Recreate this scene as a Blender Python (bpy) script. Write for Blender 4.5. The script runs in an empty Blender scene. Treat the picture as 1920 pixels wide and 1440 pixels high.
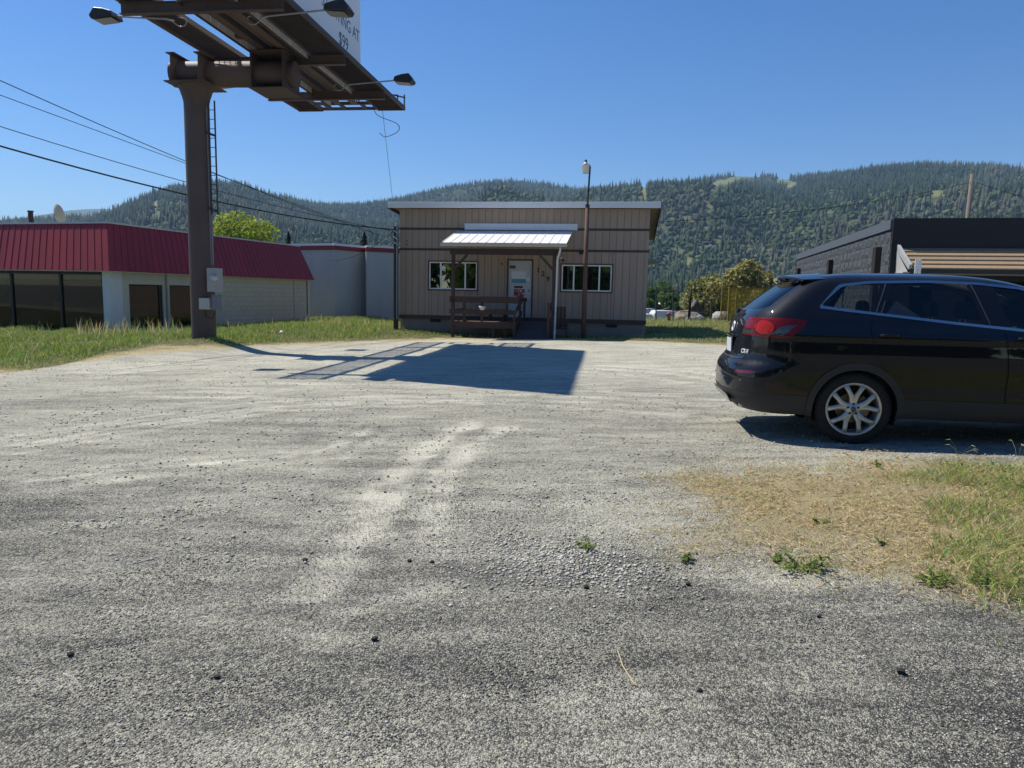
import bpy, bmesh, math, random
import numpy as np
from mathutils import Vector, Matrix
from mathutils.geometry import delaunay_2d_cdt

scene = bpy.context.scene
COL = scene.collection
rnd = random.Random(7)
nrs = np.random.RandomState(11)

# ------------------------------------------------------------------ camera
F_PX, EYE, HORIZON, ROLL = 1350.0, 1.55, 552.0, 0.020      # photograph pixels (1920 x 1440), metres
_r = math.atan(ROLL)
_p = math.atan((720 - HORIZON) * math.cos(_r) / F_PX)
FWD = Vector((0, math.cos(_p), -math.sin(_p)))
_up0 = Vector((0, math.sin(_p), math.cos(_p))); _rt0 = Vector((1, 0, 0))
RT = _rt0 * math.cos(_r) + _up0 * math.sin(_r)
UP = _up0 * math.cos(_r) - _rt0 * math.sin(_r)
cam_data = bpy.data.cameras.new('camera')
cam_data.sensor_fit = 'HORIZONTAL'; cam_data.sensor_width = 36
cam_data.lens = F_PX / 1920 * 36
cam_data.clip_start = 0.05; cam_data.clip_end = 20000
cam = bpy.data.objects.new('camera', cam_data)
cam.matrix_world = Matrix(((RT.x, UP.x, -FWD.x, 0), (RT.y, UP.y, -FWD.y, 0), (RT.z, UP.z, -FWD.z, EYE), (0, 0, 0, 1)))
COL.objects.link(cam); scene.camera = cam

# ------------------------------------------------------------------ sky, sun, exposure
SUN_EL = math.radians(55.4)
SHADOW = Vector((0.847, -0.530))                          # where shadows fall on the ground
TO_SUN = Vector((-SHADOW.x * math.cos(SUN_EL), -SHADOW.y * math.cos(SUN_EL), math.sin(SUN_EL)))
world = bpy.data.worlds.new('World'); scene.world = world; world.use_nodes = True
wn = world.node_tree.nodes; wl = world.node_tree.links
bg = wn['Background']; sky = wn.new('ShaderNodeTexSky'); sky.sky_type = 'NISHITA'; sky.sun_disc = False
sky.sun_elevation = SUN_EL; sky.sun_rotation = math.atan2(TO_SUN.x, TO_SUN.y)
sky.altitude = 900; sky.air_density = 1.0; sky.dust_density = 0.05; sky.ozone_density = 3.0
hsv = wn.new('ShaderNodeHueSaturation'); hsv.inputs['Saturation'].default_value = 1.31; hsv.inputs['Hue'].default_value = 0.509
wl.new(sky.outputs[0], hsv.inputs['Color']); wl.new(hsv.outputs[0], bg.inputs[0]); bg.inputs[1].default_value = 0.098
sun_data = bpy.data.lights.new('sun', 'SUN'); sun_data.energy = 4.9; sun_data.angle = math.radians(0.53)
sun_data.color = (1.0, 0.93, 0.80)
sun = bpy.data.objects.new('sun', sun_data); COL.objects.link(sun)
sun.rotation_euler = TO_SUN.to_track_quat('Z', 'Y').to_euler()
scene.view_settings.view_transform = 'Standard'; scene.view_settings.look = 'None'
scene.view_settings.exposure = 0.38; scene.view_settings.gamma = 1.0
scene.view_settings.use_curve_mapping = False
scene.render.engine = 'CYCLES'
scene.cycles.max_bounces = 8; scene.cycles.transparent_max_bounces = 16
scene.cycles.use_denoising = True
scene.cycles.volume_bounces = 0

# ------------------------------------------------------------------ pixel -> world helpers
def ray(px, py):
    d = FWD * F_PX + RT * (px - 960) - UP * (py - 720)
    return d / d.y
def at_y(px, py, y):
    return ray(px, py) * y + Vector((0, 0, EYE))
def at_z(px, py, z):
    d = ray(px, py); return d * ((z - EYE) / d.z) + Vector((0, 0, EYE))

def smooth(a, b, x):
    t = np.clip((np.asarray(x, float) - a) / (b - a), 0, 1); return t * t * (3 - 2 * t)
def _hash(i, j, k=0):
    h = (i * 374761393 + j * 668265263 + k * 974634777) & 0xffffffff
    h = ((h ^ (h >> 13)) * 1274126177) & 0xffffffff
    return ((h ^ (h >> 16)) & 0xffff) / 65535.0
def vnoise(x, y, seed=0):
    x = np.asarray(x, float); y = np.asarray(y, float)
    i = np.floor(x).astype(np.int64); j = np.floor(y).astype(np.int64)
    fx = x - i; fy = y - j; fx = fx * fx * (3 - 2 * fx); fy = fy * fy * (3 - 2 * fy)
    a = _hash(i, j, seed); b = _hash(i + 1, j, seed); c = _hash(i, j + 1, seed); d = _hash(i + 1, j + 1, seed)
    return (a * (1 - fx) + b * fx) * (1 - fy) + (c * (1 - fx) + d * fx) * fy
def fbm(x, y, seed=0, n=4):
    s = 0; a = 0.5; t = 0
    for k in range(n):
        s = s + a * vnoise(np.asarray(x) * 2 ** k, np.asarray(y) * 2 ** k, seed + k * 17); t += a; a *= 0.5
    return s / t
def gz(x, y):
    """height of the ground"""
    x = np.asarray(x, float); y = np.asarray(y, float)
    z = 0.02 * np.clip(x, -14, 12)
    # verge that rises a little under the billboard pole and to the left building
    z = z + 0.30 * smooth(-6.3, -8.6, x) * smooth(15.5, 19.5, y) * (1 - smooth(24, 30, y) * 0.2)
    z = z + 0.24 * np.exp(-((x + 5.2) / 3.0) ** 2 - ((y - 29.8) / 3.2) ** 2)
    z = z - 4.2 * smooth(46, 64, y)
    z = z + 0.03 * (fbm(x * 0.5, y * 0.5, 3, 2) - 0.5) * smooth(2, 6, y)
    return z
def ground_hit(px, py):
    d = ray(px, py); t = 1.0
    for _ in range(4000):
        P = d * t
        if P.z + EYE < float(gz(P.x, P.y)): break
        t += 0.02
    P = d * t; return Vector((P.x, P.y, float(gz(P.x, P.y))))

# ------------------------------------------------------------------ object helpers
def tag(o, label=None, cat=None, group=None, kind=None):
    if label: o['label'] = label
    if cat: o['category'] = cat
    if group: o['group'] = group
    if kind: o['kind'] = kind
    return o
def thing(name, label, cat, loc=(0, 0, 0), rotz=0.0, group=None):
    o = bpy.data.objects.new(name, None); COL.objects.link(o)
    o.empty_display_size = 0.2; o.location = loc; o.rotation_euler = (0, 0, rotz)
    return tag(o, label, cat, group)
def link_mesh(name, me, m, parent=None):
    o = bpy.data.objects.new(name, me); COL.objects.link(o)
    if m is not None and not me.materials: me.materials.append(m)
    if parent is not None: o.parent = parent
    return o
def copy_tree(o, parent=None):
    c = o.copy(); COL.objects.link(c); c.parent = parent
    for ch in list(o.children): copy_tree(ch, c)
    return c

def curve_pts(pts, k=7):
    """smooth curve through the points"""
    P = [Vector(p) for p in pts]; P = [P[0] * 2 - P[1]] + P + [P[-1] * 2 - P[-2]]; out = []
    for a, b, c, d in zip(P, P[1:], P[2:], P[3:]):
        for j in range(k): t = j / k; out.append(0.5 * ((2 * b) + (c - a) * t + (2 * a - 5 * b + 4 * c - d) * t * t + (3 * b - a - 3 * c + d) * t ** 3))
    return out + [P[-2]]
class MB:
    def __init__(s): s.v = []; s.f = []
    def add(s, vs, fs):
        n = len(s.v); s.v.extend([tuple(v) for v in vs]); s.f.extend([tuple(n + i for i in f) for f in fs]); return s
    def box(s, c, size, M=None):
        x, y, z = [k / 2 for k in size]
        vs = [Vector((a * x, b * y, d * z)) for a in (-1, 1) for b in (-1, 1) for d in (-1, 1)]
        if M is not None: vs = [M @ v for v in vs]
        vs = [v + Vector(c) for v in vs]
        return s.add(vs, [(0, 1, 3, 2), (4, 6, 7, 5), (0, 4, 5, 1), (2, 3, 7, 6), (0, 2, 6, 4), (1, 5, 7, 3)])
    def span(s, a, b):
        return s.box([(p + q) / 2 for p, q in zip(a, b)], [abs(q - p) for p, q in zip(a, b)])
    def beam(s, p, q, w, h, up=(0, 0, 1)):
        p = Vector(p); q = Vector(q); d = (q - p); L = d.length; d.normalize()
        u = Vector(up); x = d.cross(u)
        if x.length < 1e-4: x = d.cross(Vector((1, 0, 0)))
        x.normalize(); u = x.cross(d)
        vs = []
        for e in (p, q):
            for a, b in ((-1, -1), (1, -1), (1, 1), (-1, 1)): vs.append(e + x * (a * w / 2) + u * (b * h / 2))
        return s.add(vs, [(3, 2, 1, 0), (4, 5, 6, 7), (0, 1, 5, 4), (1, 2, 6, 5), (2, 3, 7, 6), (3, 0, 4, 7)])
    def ibeam(s, p, q, w, h, t=0.018):
        s.beam(Vector(p) + Vector((0, 0, h / 2 - t / 2)), Vector(q) + Vector((0, 0, h / 2 - t / 2)), w, t)
        s.beam(Vector(p) - Vector((0, 0, h / 2 - t / 2)), Vector(q) - Vector((0, 0, h / 2 - t / 2)), w, t)
        return s.beam(p, q, t, h - 2 * t - 0.001)
    def tube(s, pts, r, n=8, caps=True, r1=None):
        pts = [Vector(p) for p in pts]; m = len(pts); rings = []
        prev = None
        for i, p in enumerate(pts):
            d = (pts[min(i + 1, m - 1)] - pts[max(i - 1, 0)]).normalized()
            a = prev if prev is not None else (Vector((0, 0, 1)) if abs(d.z) < 0.9 else Vector((1, 0, 0)))
            x = d.cross(a)
            if x.length < 1e-5: x = d.cross(Vector((0, 1, 0)))
            x.normalize(); y = x.cross(d); prev = y
            rr = r if r1 is None else r + (r1 - r) * i / max(1, m - 1)
            if isinstance(r, (list, tuple)): rr = r[i]
            rings.append([p + (x * math.cos(t) + y * math.sin(t)) * rr for t in [2 * math.pi * k / n for k in range(n)]])
        vs = [v for R_ in rings for v in R_]; fs = []
        for i in range(m - 1):
            for k in range(n):
                a = i * n + k; b = i * n + (k + 1) % n
                fs.append((a, b, b + n, a + n))
        if caps: fs.append(tuple(range(n - 1, -1, -1))); fs.append(tuple((m - 1) * n + k for k in range(n)))
        return s.add(vs, fs)
    def lathe(s, prof, n=24, c=(0, 0, 0), axis='z', close=False):
        vs = []; fs = []; m = len(prof)
        for r_, h in prof:
            for k in range(n):
                t = 2 * math.pi * k / n; a, b = r_ * math.cos(t), r_ * math.sin(t)
                v = (a, b, h) if axis == 'z' else ((a, h, b) if axis == 'y' else (h, a, b))
                vs.append(Vector(v) + Vector(c))
        for i in range(m - 1 if not close else m):
            j = (i + 1) % m
            for k in range(n): fs.append((i * n + k, i * n + (k + 1) % n, j * n + (k + 1) % n, j * n + k))
        return s.add(vs, fs)
    def prism(s, poly, a, b, f):
        """poly: 2-d points; f(x, y, t) -> 3-d point, extruded from t=a to t=b"""
        n = len(poly); vs = [f(x, y, a) for x, y in poly] + [f(x, y, b) for x, y in poly]
        fs = [tuple(range(n - 1, -1, -1)), tuple(range(n, 2 * n))] + [(k, (k + 1) % n, n + (k + 1) % n, n + k) for k in range(n)]
        return s.add(vs, fs)
    def mesh(s, name='mesh', smooth_=False):
        me = bpy.data.meshes.new(name); me.from_pydata([tuple(v) for v in s.v], [], s.f)
        bm = bmesh.new(); bm.from_mesh(me); bmesh.ops.recalc_face_normals(bm, faces=bm.faces); bm.to_mesh(me); bm.free()
        if smooth_: me.shade_smooth()
        return me
    def build(s, name, m, parent=None, smooth_=False, bevel=0.0, angle=None):
        me = s.mesh(name, smooth_)
        if bevel:
            bm = bmesh.new(); bm.from_mesh(me)
            bmesh.ops.bevel(bm, geom=list(bm.edges), offset=bevel, segments=1, profile=0.5, affect='EDGES', clamp_overlap=True)
            bm.to_mesh(me); bm.free()
        if angle is not None:
            me.shade_smooth()
            bm = bmesh.new(); bm.from_mesh(me)
            for e in bm.edges: e.smooth = not (len(e.link_faces) == 2 and e.calc_face_angle(0) > angle)
            bm.to_mesh(me); bm.free()
        return link_mesh(name, me, m, parent)

# ------------------------------------------------------------------ materials
MATS = {}
def mat(name, base, rough=0.6, metal=0.0, var=0.12, vscale=6.0, bump=0.0, bscale=60.0, spec=0.4, coat=0.0, streak=None, tint=None):
    """procedural paint / metal / wood: base colour broken up by two noises, optional fine relief"""
    if name in MATS: return MATS[name]
    m = bpy.data.materials.new(name); m.use_nodes = True; MATS[name] = m
    nt = m.node_tree; N = nt.nodes; L = nt.links; b = N['Principled BSDF']
    tc = N.new('ShaderNodeTexCoord'); mp = N.new('ShaderNodeMapping')
    L.new(tc.outputs['Object'], mp.inputs[0])
    if streak: mp.inputs['Scale'].default_value = streak
    n1 = N.new('ShaderNodeTexNoise'); n1.inputs['Scale'].default_value = vscale; n1.inputs['Detail'].default_value = 6; n1.inputs['Roughness'].default_value = 0.65
    L.new(mp.outputs[0], n1.inputs['Vector'])
    oi = N.new('ShaderNodeObjectInfo')
    ma = N.new('ShaderNodeMath'); ma.operation = 'MULTIPLY_ADD'; ma.inputs[1].default_value = 0.35; ma.inputs[2].default_value = -0.175
    L.new(oi.outputs['Random'], ma.inputs[0])
    ad = N.new('ShaderNodeMath'); ad.operation = 'ADD'; L.new(n1.outputs[0], ad.inputs[0]); L.new(ma.outputs[0], ad.inputs[1])
    mx = N.new('ShaderNodeMix'); mx.data_type = 'RGBA'
    lo = [c * (1 - 1.6 * var) for c in base]; hi = [min(1, c * (1 + 1.6 * var)) for c in base]
    if tint: lo = [c * t for c, t in zip(lo, tint)]
    mx.inputs[6].default_value = (*lo, 1); mx.inputs[7].default_value = (*hi, 1)
    L.new(ad.outputs[0], mx.inputs[0]); L.new(mx.outputs[2], b.inputs['Base Color'])
    b.inputs['Roughness'].default_value = rough; b.inputs['Metallic'].default_value = metal
    b.inputs['Specular IOR Level'].default_value = spec
    if coat: b.inputs['Coat Weight'].default_value = coat; b.inputs['Coat Roughness'].default_value = 0.03
    if bump:
        n2 = N.new('ShaderNodeTexNoise'); n2.inputs['Scale'].default_value = bscale; n2.inputs['Detail'].default_value = 4
        L.new(mp.outputs[0], n2.inputs['Vector'])
        bp = N.new('ShaderNodeBump'); bp.inputs['Strength'].default_value = bump; bp.inputs['Distance'].default_value = 0.02
        L.new(n2.outputs[0], bp.inputs['Height']); L.new(bp.outputs[0], b.inputs['Normal'])
    return m
def glass(name, tint, gloss=1.0, rough=0.01, ior=1.5):
    """thin window sheet: clear tinted transmission plus a Fresnel reflection"""
    if name in MATS: return MATS[name]
    m = bpy.data.materials.new(name); m.use_nodes = True; MATS[name] = m
    nt = m.node_tree; N = nt.nodes; L = nt.links; out = N['Material Output']; N.remove(N['Principled BSDF'])
    t = N.new('ShaderNodeBsdfTransparent'); t.inputs[0].default_value = (*tint, 1)
    g = N.new('ShaderNodeBsdfGlossy'); g.inputs['Roughness'].default_value = rough
    g.inputs[0].default_value = (gloss, gloss, gloss, 1)
    fr = N.new('ShaderNodeFresnel'); ge = N.new('ShaderNodeNewGeometry'); mr = N.new('ShaderNodeMapRange')   # same reflectance from both faces of a thin pane
    mr.inputs['To Min'].default_value = ior; mr.inputs['To Max'].default_value = 1 / ior; L.new(ge.outputs['Backfacing'], mr.inputs['Value']); L.new(mr.outputs[0], fr.inputs[0])
    mx = N.new('ShaderNodeMixShader'); L.new(fr.outputs[0], mx.inputs[0]); L.new(t.outputs[0], mx.inputs[1]); L.new(g.outputs[0], mx.inputs[2])
    L.new(mx.outputs[0], out.inputs[0]); return m
def vcol_mat(name, rough=0.75, trans=0.0, attr='col', spec=0.2):
    """colour from a per-face/vertex attribute (leaves, blades, trees: each has a colour of its own)"""
    if name in MATS: return MATS[name]
    m = bpy.data.materials.new(name); m.use_nodes = True; MATS[name] = m
    nt = m.node_tree; N = nt.nodes; L = nt.links; b = N['Principled BSDF']; out = N['Material Output']
    a = N.new('ShaderNodeAttribute'); a.attribute_name = attr
    L.new(a.outputs['Color'], b.inputs['Base Color']); b.inputs['Roughness'].default_value = rough; b.inputs['Specular IOR Level'].default_value = spec
    if trans:
        tr = N.new('ShaderNodeBsdfTranslucent'); L.new(a.outputs['Color'], tr.inputs[0])
        mx = N.new('ShaderNodeMixShader'); mx.inputs[0].default_value = trans
        L.new(b.outputs[0], mx.inputs[1]); L.new(tr.outputs[0], mx.inputs[2]); L.new(mx.outputs[0], out.inputs[0])
    return m
def raw_mesh(name, V, tris, cols=None, m=None, parent=None, smooth_=False):
    """fast numpy mesh: V (n,3), tris (k,3) int, cols (n,3) per-vertex colour"""
    V = np.asarray(V, np.float32); tris = np.asarray(tris, np.int32)
    me = bpy.data.meshes.new(name); k = len(tris); q = tris.shape[1]
    me.vertices.add(len(V)); me.vertices.foreach_set('co', V.ravel())
    me.loops.add(k * q); me.loops.foreach_set('vertex_index', tris.ravel())
    me.polygons.add(k); me.polygons.foreach_set('loop_start', np.arange(k, dtype=np.int32) * q)
    me.polygons.foreach_set('loop_total', np.full(k, q, np.int32))
    if cols is not None:
        a = me.attributes.new('col', 'FLOAT_COLOR', 'POINT')
        a.data.foreach_set('color', np.concatenate([np.asarray(cols, np.float32), np.ones((len(V), 1), np.float32)], 1).ravel())
    me.update(calc_edges=True); me.validate()
    if smooth_: me.shade_smooth()
    return link_mesh(name, me, m, parent)
# ================================================================== SETTING: ground
def poly_dist(x, y, pts):
    """distance from points to a polyline, and the arc parameter 0..1"""
    best = np.full(np.shape(x), 1e9)
    for (a, b) in zip(pts[:-1], pts[1:]):
        ax, ay = a; bx, by = b; dx, dy = bx - ax, by - ay; L2 = dx * dx + dy * dy
        t = np.clip(((x - ax) * dx + (y - ay) * dy) / L2, 0, 1)
        best = np.minimum(best, np.hypot(x - ax - t * dx, y - ay - t * dy))
    return best
def px_path(pts): return [tuple(ground_hit(*p)[:2]) for p in pts]

# edge of the gravel towards the verge (photo pixels -> ground), lawn lies beyond it
EDGE = [(-60.0, 8.0), (-16.0, 13.2)] + px_path([(0, 702), (120, 684), (240, 668), (340, 659), (430, 654), (470, 649), (560, 646), (700, 641), (830, 638), (960, 637.5), (1010, 636), (1110, 640), (1200, 641), (1300, 645), (1420, 652)]) + [(14.0, 21.5), (60.0, 18.0)]
_ex = np.array([p[0] for p in EDGE]); _ey = np.array([p[1] for p in EDGE])
_o = np.argsort(_ex); _ex, _ey = _ex[_o], _ey[_o]
def lawn_mask(x, y, soft=0.35):
    n = (fbm(np.asarray(x) * 1.3, np.asarray(y) * 1.3, 41, 3) - 0.5) * 1.3
    return smooth(-soft, soft, y - np.interp(x, _ex, _ey) + n * 0.6)
# weedy corner at the right, between lot and street
PATCH = px_path([(1230, 905), (1330, 880), (1500, 866), (1700, 862), (1919, 868)])
PLOW = px_path([(1200, 1010), (1330, 1055), (1450, 1085), (1600, 1105), (1720, 1130), (1850, 1150), (1919, 1180)])
PATCH_POLY = PATCH + [(9.0, 7.6), (9.0, 2.4), (3.4, 2.7)] + PLOW[::-1]
def in_poly(x, y, poly):
    x = np.asarray(x, float); y = np.asarray(y, float); c = np.zeros(x.shape, bool); n = len(poly); j = n - 1
    for i in range(n):
        xi, yi = poly[i]; xj, yj = poly[j]
        k = ((yi > y) != (yj > y)) & (x < (xj - xi) * (y - yi) / (yj - yi + 1e-12) + xi)
        c ^= k; j = i
    return c
def patch_mask(x, y):
    x = np.asarray(x, float); y = np.asarray(y, float)
    n = (fbm(x * 2.5, y * 2.5, 77, 3) - 0.5)
    d = poly_dist(x, y, PATCH_POLY + PATCH_POLY[:1]); s = np.where(in_poly(x, y, PATCH_POLY), d, -d)
    return smooth(-0.35, 0.9, s + n * 1.1)
TRACKS = [px_path([(600, 1120), (660, 1040), (705, 970), (750, 900), (815, 835), (900, 790)]),
          px_path([(815, 1045), (822, 960), (840, 890), (885, 840), (960, 800)]),
          px_path([(0, 838), (150, 815), (300, 790), (480, 765), (700, 752), (900, 750)]),
          px_path([(40, 905), (250, 880), (420, 865), (600, 850), (700, 800)]),
          px_path([(120, 985), (330, 975), (420, 960)]),
          px_path([(600, 1180), (700, 1130), (830, 1100)]),
          px_path([(300, 730), (700, 735), (1100, 748), (1400, 770)]),
          px_path([(1100, 690), (1250, 700), (1340, 712)]),
          px_path([(150, 700), (420, 678), (640, 668)])]
TW = [0.13, 0.11, 0.09, 0.08, 0.08, 0.10, 0.12, 0.16, 0.12]
TO = [(0, .10), (0, .09), (-.5, -.2, 0, .3, .55), (-.35, 0, .25), (0, .3), (0,), (-.8, -.3, .2, .9), (-.8, 0, .7), (-.6, 0, .5)]
TS = [0.8, 0.75, 0.7, 0.65, 0.55, 0.5, 0.6, 0.6, 0.55]
DARKS = [(px_path([(850, 1070), (960, 1085), (1080, 1090)]), 0.16, 1.0), (px_path([(760, 960), (770, 1010)]), 0.10, 0.8),
         (px_path([(1000, 1200), (1300, 1260), (1700, 1330)]), 0.55, 0.55), (px_path([(560, 960), (600, 930), (700, 850)]), 0.16, 0.6),
         (px_path([(850, 1150), (900, 1200)]), 0.2, 0.5), (px_path([(300, 905), (560, 900)]), 0.18, 0.45),
         (px_path([(1250, 1130), (1500, 1140), (1650, 1160)]), 0.22, 0.6),
         (px_path([(1180, 755), (1400, 790)]), 0.35, 0.35), (px_path([(200, 850), (480, 815)]), 0.18, 0.4)]
def axis(a, b, step, far, grow=1.18):
    c = list(np.arange(a, b + step / 2, step)); lo, hi, s = [], [], step; p = a
    while p > -far: s *= grow; p -= s; lo.append(p)
    s = step; p = b
    while p < far: s *= grow; p += s; hi.append(p)
    return np.array(lo[::-1] + c + hi)
gxs = axis(-13.0, 9.0, 0.09, 9000); gys = axis(1.2, 27.0, 0.09, 9000)
GX, GY = np.meshgrid(gxs, gys)
lawn = lawn_mask(GX, GY); patch = patch_mask(GX, GY)
lawn = np.maximum(lawn * (GY > 5), smooth(40, 60, GY) * 1.0)
near = (np.abs(GX) < 30) & (GY < 40)
strk = fbm(GX * 0.8, GY * 2.6, 5, 4); blot = fbm(GX * 0.45, GY * 0.6, 9, 4); fine = fbm(GX * 3.0, GY * 4.0, 23, 4)
dust = np.clip((strk - 0.55) * 2.0, 0, 1) * 0.35
def offset_path(p, o):
    p = np.array(p); t = np.gradient(p, axis=0); t /= np.linalg.norm(t, axis=1)[:, None] + 1e-9; return [tuple(q) for q in p + np.stack([-t[:, 1], t[:, 0]], -1) * o]
for pth, w, s_, offs in zip(TRACKS, TW, TS, TO):
    for o_ in offs:
        d = poly_dist(GX, GY, offset_path(pth, o_)); dust = np.maximum(dust, s_ * (0.75 + 0.25 * math.cos(o_ * 9)) * (1 - smooth(w * 0.3, w * 1.3, d + (fine - 0.5) * w * 3.2)))
dust *= smooth(0.30, 0.52, fine + 0.10)
dark = np.clip((0.44 - blot) * 1.6, 0, 1) * 0.6
for pth, w, s_ in DARKS:
    d = poly_dist(GX, GY, pth); dark = np.maximum(dark, s_ * (1 - smooth(w * 0.3, w * 1.6, d + (fine - 0.5) * w * 1.6)))
dark = np.maximum(dark, 0.75 * smooth(0.0, 1.6, GX - 0.1 * GY) * smooth(4.4, 3.4, GY + (fine - .5)))
# old asphalt towards the street, loose gravel beyond a ragged line
paved_line = np.interp(GX, [-20, -3.0, -0.9, 0.2, 1.2, 2.2, 3.2, 12], [6.4, 5.6, 4.6, 4.0, 3.9, 3.4, 3.0, 2.4])
paved = 1 - smooth(-0.35, 0.35, GY - paved_line + (fine - 0.5) * 1.2)
straw = (1 - smooth(0.3, 1.5, GY - np.interp(GX, _ex, _ey) + (fine - 0.5) * 1.6)) * (lawn > 0.01) * 0.95
GZ = gz(GX, GY)
GZ += np.where(near, 0.012 * (fbm(GX * 2.2, GY * 2.2, 31, 3) - 0.5) - 0.012 * dust * (GY < 20) + 0.02 * patch, 0)
nx, ny = len(gxs), len(gys)
V = np.stack([GX, GY, GZ], -1).reshape(-1, 3)
idx = np.arange(nx * ny).reshape(ny, nx)
Q = np.stack([idx[:-1, :-1], idx[:-1, 1:], idx[1:, 1:], idx[1:, :-1]], -1).reshape(-1, 4)
def ground_material():
    m = bpy.data.materials.new('gravel_lot'); m.use_nodes = True
    nt = m.node_tree; N = nt.nodes; L = nt.links; b = N['Principled BSDF']
    geo = N.new('ShaderNodeNewGeometry')
    def attr(n):
        a = N.new('ShaderNodeAttribute'); a.attribute_name = n; return a.outputs['Fac']
    def noise(scale, detail=5, rough=0.6, sc=None):
        n = N.new('ShaderNodeTexNoise'); n.inputs['Scale'].default_value = scale; n.inputs['Detail'].default_value = detail; n.inputs['Roughness'].default_value = rough
        if sc:
            mp = N.new('ShaderNodeMapping'); mp.inputs['Scale'].default_value = sc; L.new(geo.outputs['Position'], mp.inputs[0]); L.new(mp.outputs[0], n.inputs['Vector'])
        else: L.new(geo.outputs['Position'], n.inputs['Vector'])
        return n.outputs[0]
    def voro(scale, feature='F1'):
        v = N.new('ShaderNodeTexVoronoi'); v.inputs['Scale'].default_value = scale; v.feature = feature
        L.new(geo.outputs['Position'], v.inputs['Vector']); return v
    def math_(op, a, b_=None, c=None, clamp=False):
        n = N.new('ShaderNodeMath'); n.operation = op; n.use_clamp = clamp
        for i, k in enumerate((a, b_, c)):
            if k is None: continue
            if isinstance(k, (int, float)): n.inputs[i].default_value = k
            else: L.new(k, n.inputs[i])
        return n.outputs[0]
    def mix(f, a, c):
        n = N.new('ShaderNodeMix'); n.data_type = 'RGBA'
        if isinstance(f, (int, float)): n.inputs[0].default_value = f
        else: L.new(f, n.inputs[0])
        for i, k in ((6, a), (7, c)):
            if isinstance(k, tuple): n.inputs[i].default_value = (*k, 1)
            else: L.new(k, n.inputs[i])
        return n.outputs[2]
    def ramp(f, stops):
        r = N.new('ShaderNodeValToRGB'); L.new(f, r.inputs[0]); e = r.color_ramp.elements
        while len(e) < len(stops): e.new(0.5)
        for k, (p, c) in zip(e, stops): k.position = p; k.color = (*c, 1)
        return r.outputs[0]
    def sep(c):
        s = N.new('ShaderNodeSeparateColor'); L.new(c, s.inputs[0]); return s.outputs
    v1 = voro(64); v2 = voro(150); v3 = voro(300)
    r1 = sep(v1.outputs['Color'])[0]; r2 = sep(v2.outputs['Color'])[1]; r3 = sep(v3.outputs['Color'])[2]; d1 = v1.outputs['Distance']; d2 = v2.outputs['Distance']
    n_big = noise(0.55, 6, 0.6); n_mid = noise(5, 6, 0.7); n_f = noise(60, 4, 0.7); n_str = noise(1.5, 9, 0.78, (0.55, 2.0, 1)); n_gr = noise(9, 8, 0.85, (0.8, 1.3, 1))
    def step(f, a, b_):
        r_ = N.new('ShaderNodeMapRange'); r_.interpolation_type = 'SMOOTHSTEP'; L.new(f, r_.inputs['Value']); r_.inputs['From Min'].default_value = a; r_.inputs['From Max'].default_value = b_; return r_.outputs[0]
    # every cell is one stone with a grey of its own; patches of the lot only shift which greys occur
    grain = math_('MULTIPLY_ADD', r2, 0.52, math_('MULTIPLY_ADD', r3, 0.23, math_('MULTIPLY', r1, 0.25)))
    val = math_('MULTIPLY_ADD', math_('SUBTRACT', grain, 0.5), 1.12, 0.455)
    val = math_('MULTIPLY_ADD', math_('SUBTRACT', n_str, 0.5), 1.25, val)
    val = math_('MULTIPLY_ADD', math_('SUBTRACT', n_gr, 0.5), 0.42, val)
    val = math_('MULTIPLY_ADD', math_('SUBTRACT', n_big, 0.5), 0.5, val)
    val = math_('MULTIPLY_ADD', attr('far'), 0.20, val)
    val = math_('MULTIPLY_ADD', attr('dark'), -0.15, val)
    df = math_('MULTIPLY', attr('dust'), math_('MULTIPLY_ADD', n_f, 0.8, 0.5), clamp=True)
    val = math_('MULTIPLY_ADD', df, 0.19, val)
    jn = step(math_('MULTIPLY_ADD', n_f, 0.5, d2), 0.55, 0.9)
    val = math_('SUBTRACT', val, math_('MULTIPLY', math_('MULTIPLY', jn, attr('paved')), 0.28))
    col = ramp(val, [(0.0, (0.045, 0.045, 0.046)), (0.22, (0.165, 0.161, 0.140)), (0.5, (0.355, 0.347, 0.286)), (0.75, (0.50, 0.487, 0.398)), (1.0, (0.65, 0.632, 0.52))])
    col = mix(math_('MULTIPLY', df, 0.35), col, mix(n_mid, (0.52, 0.505, 0.435), (0.66, 0.64, 0.55)))
    # soil and thatch under the grass
    soil = mix(n_mid, (0.10, 0.085, 0.05), (0.20, 0.165, 0.095)); thatch = mix(n_f, (0.36, 0.295, 0.165), (0.57, 0.485, 0.295))
    gsoil = mix(0.55, soil, mix(n_mid, (0.06, 0.085, 0.02), (0.12, 0.14, 0.04)))
    strawf = attr('straw')
    col = mix(attr('lawn'), col, mix(strawf, gsoil, thatch))
    pf = math_('MULTIPLY', attr('patch'), step(math_('MULTIPLY_ADD', attr('patch'), 0.35, math_('MULTIPLY_ADD', n_f, 0.35, math_('MULTIPLY', n_mid, 0.5))), 0.42, 0.68), clamp=True)
    col = mix(pf, col, mix(n_mid, soil, thatch))
    L.new(col, b.inputs['Base Color']); b.inputs['Roughness'].default_value = 0.93; b.inputs['Specular IOR Level'].default_value = 0.2
    # relief
    h = math_('MULTIPLY_ADD', math_('SUBTRACT', 0.6, d2), 0.6, math_('MULTIPLY', math_('SUBTRACT', 0.6, d1), 0.6))
    h = math_('ADD', h, math_('MULTIPLY', n_mid, 0.5))
    bp = N.new('ShaderNodeBump'); bp.inputs['Distance'].default_value = 0.012
    L.new(math_('MULTIPLY_ADD', attr('dust'), -0.55, 1.0), bp.inputs['Strength'])
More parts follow.
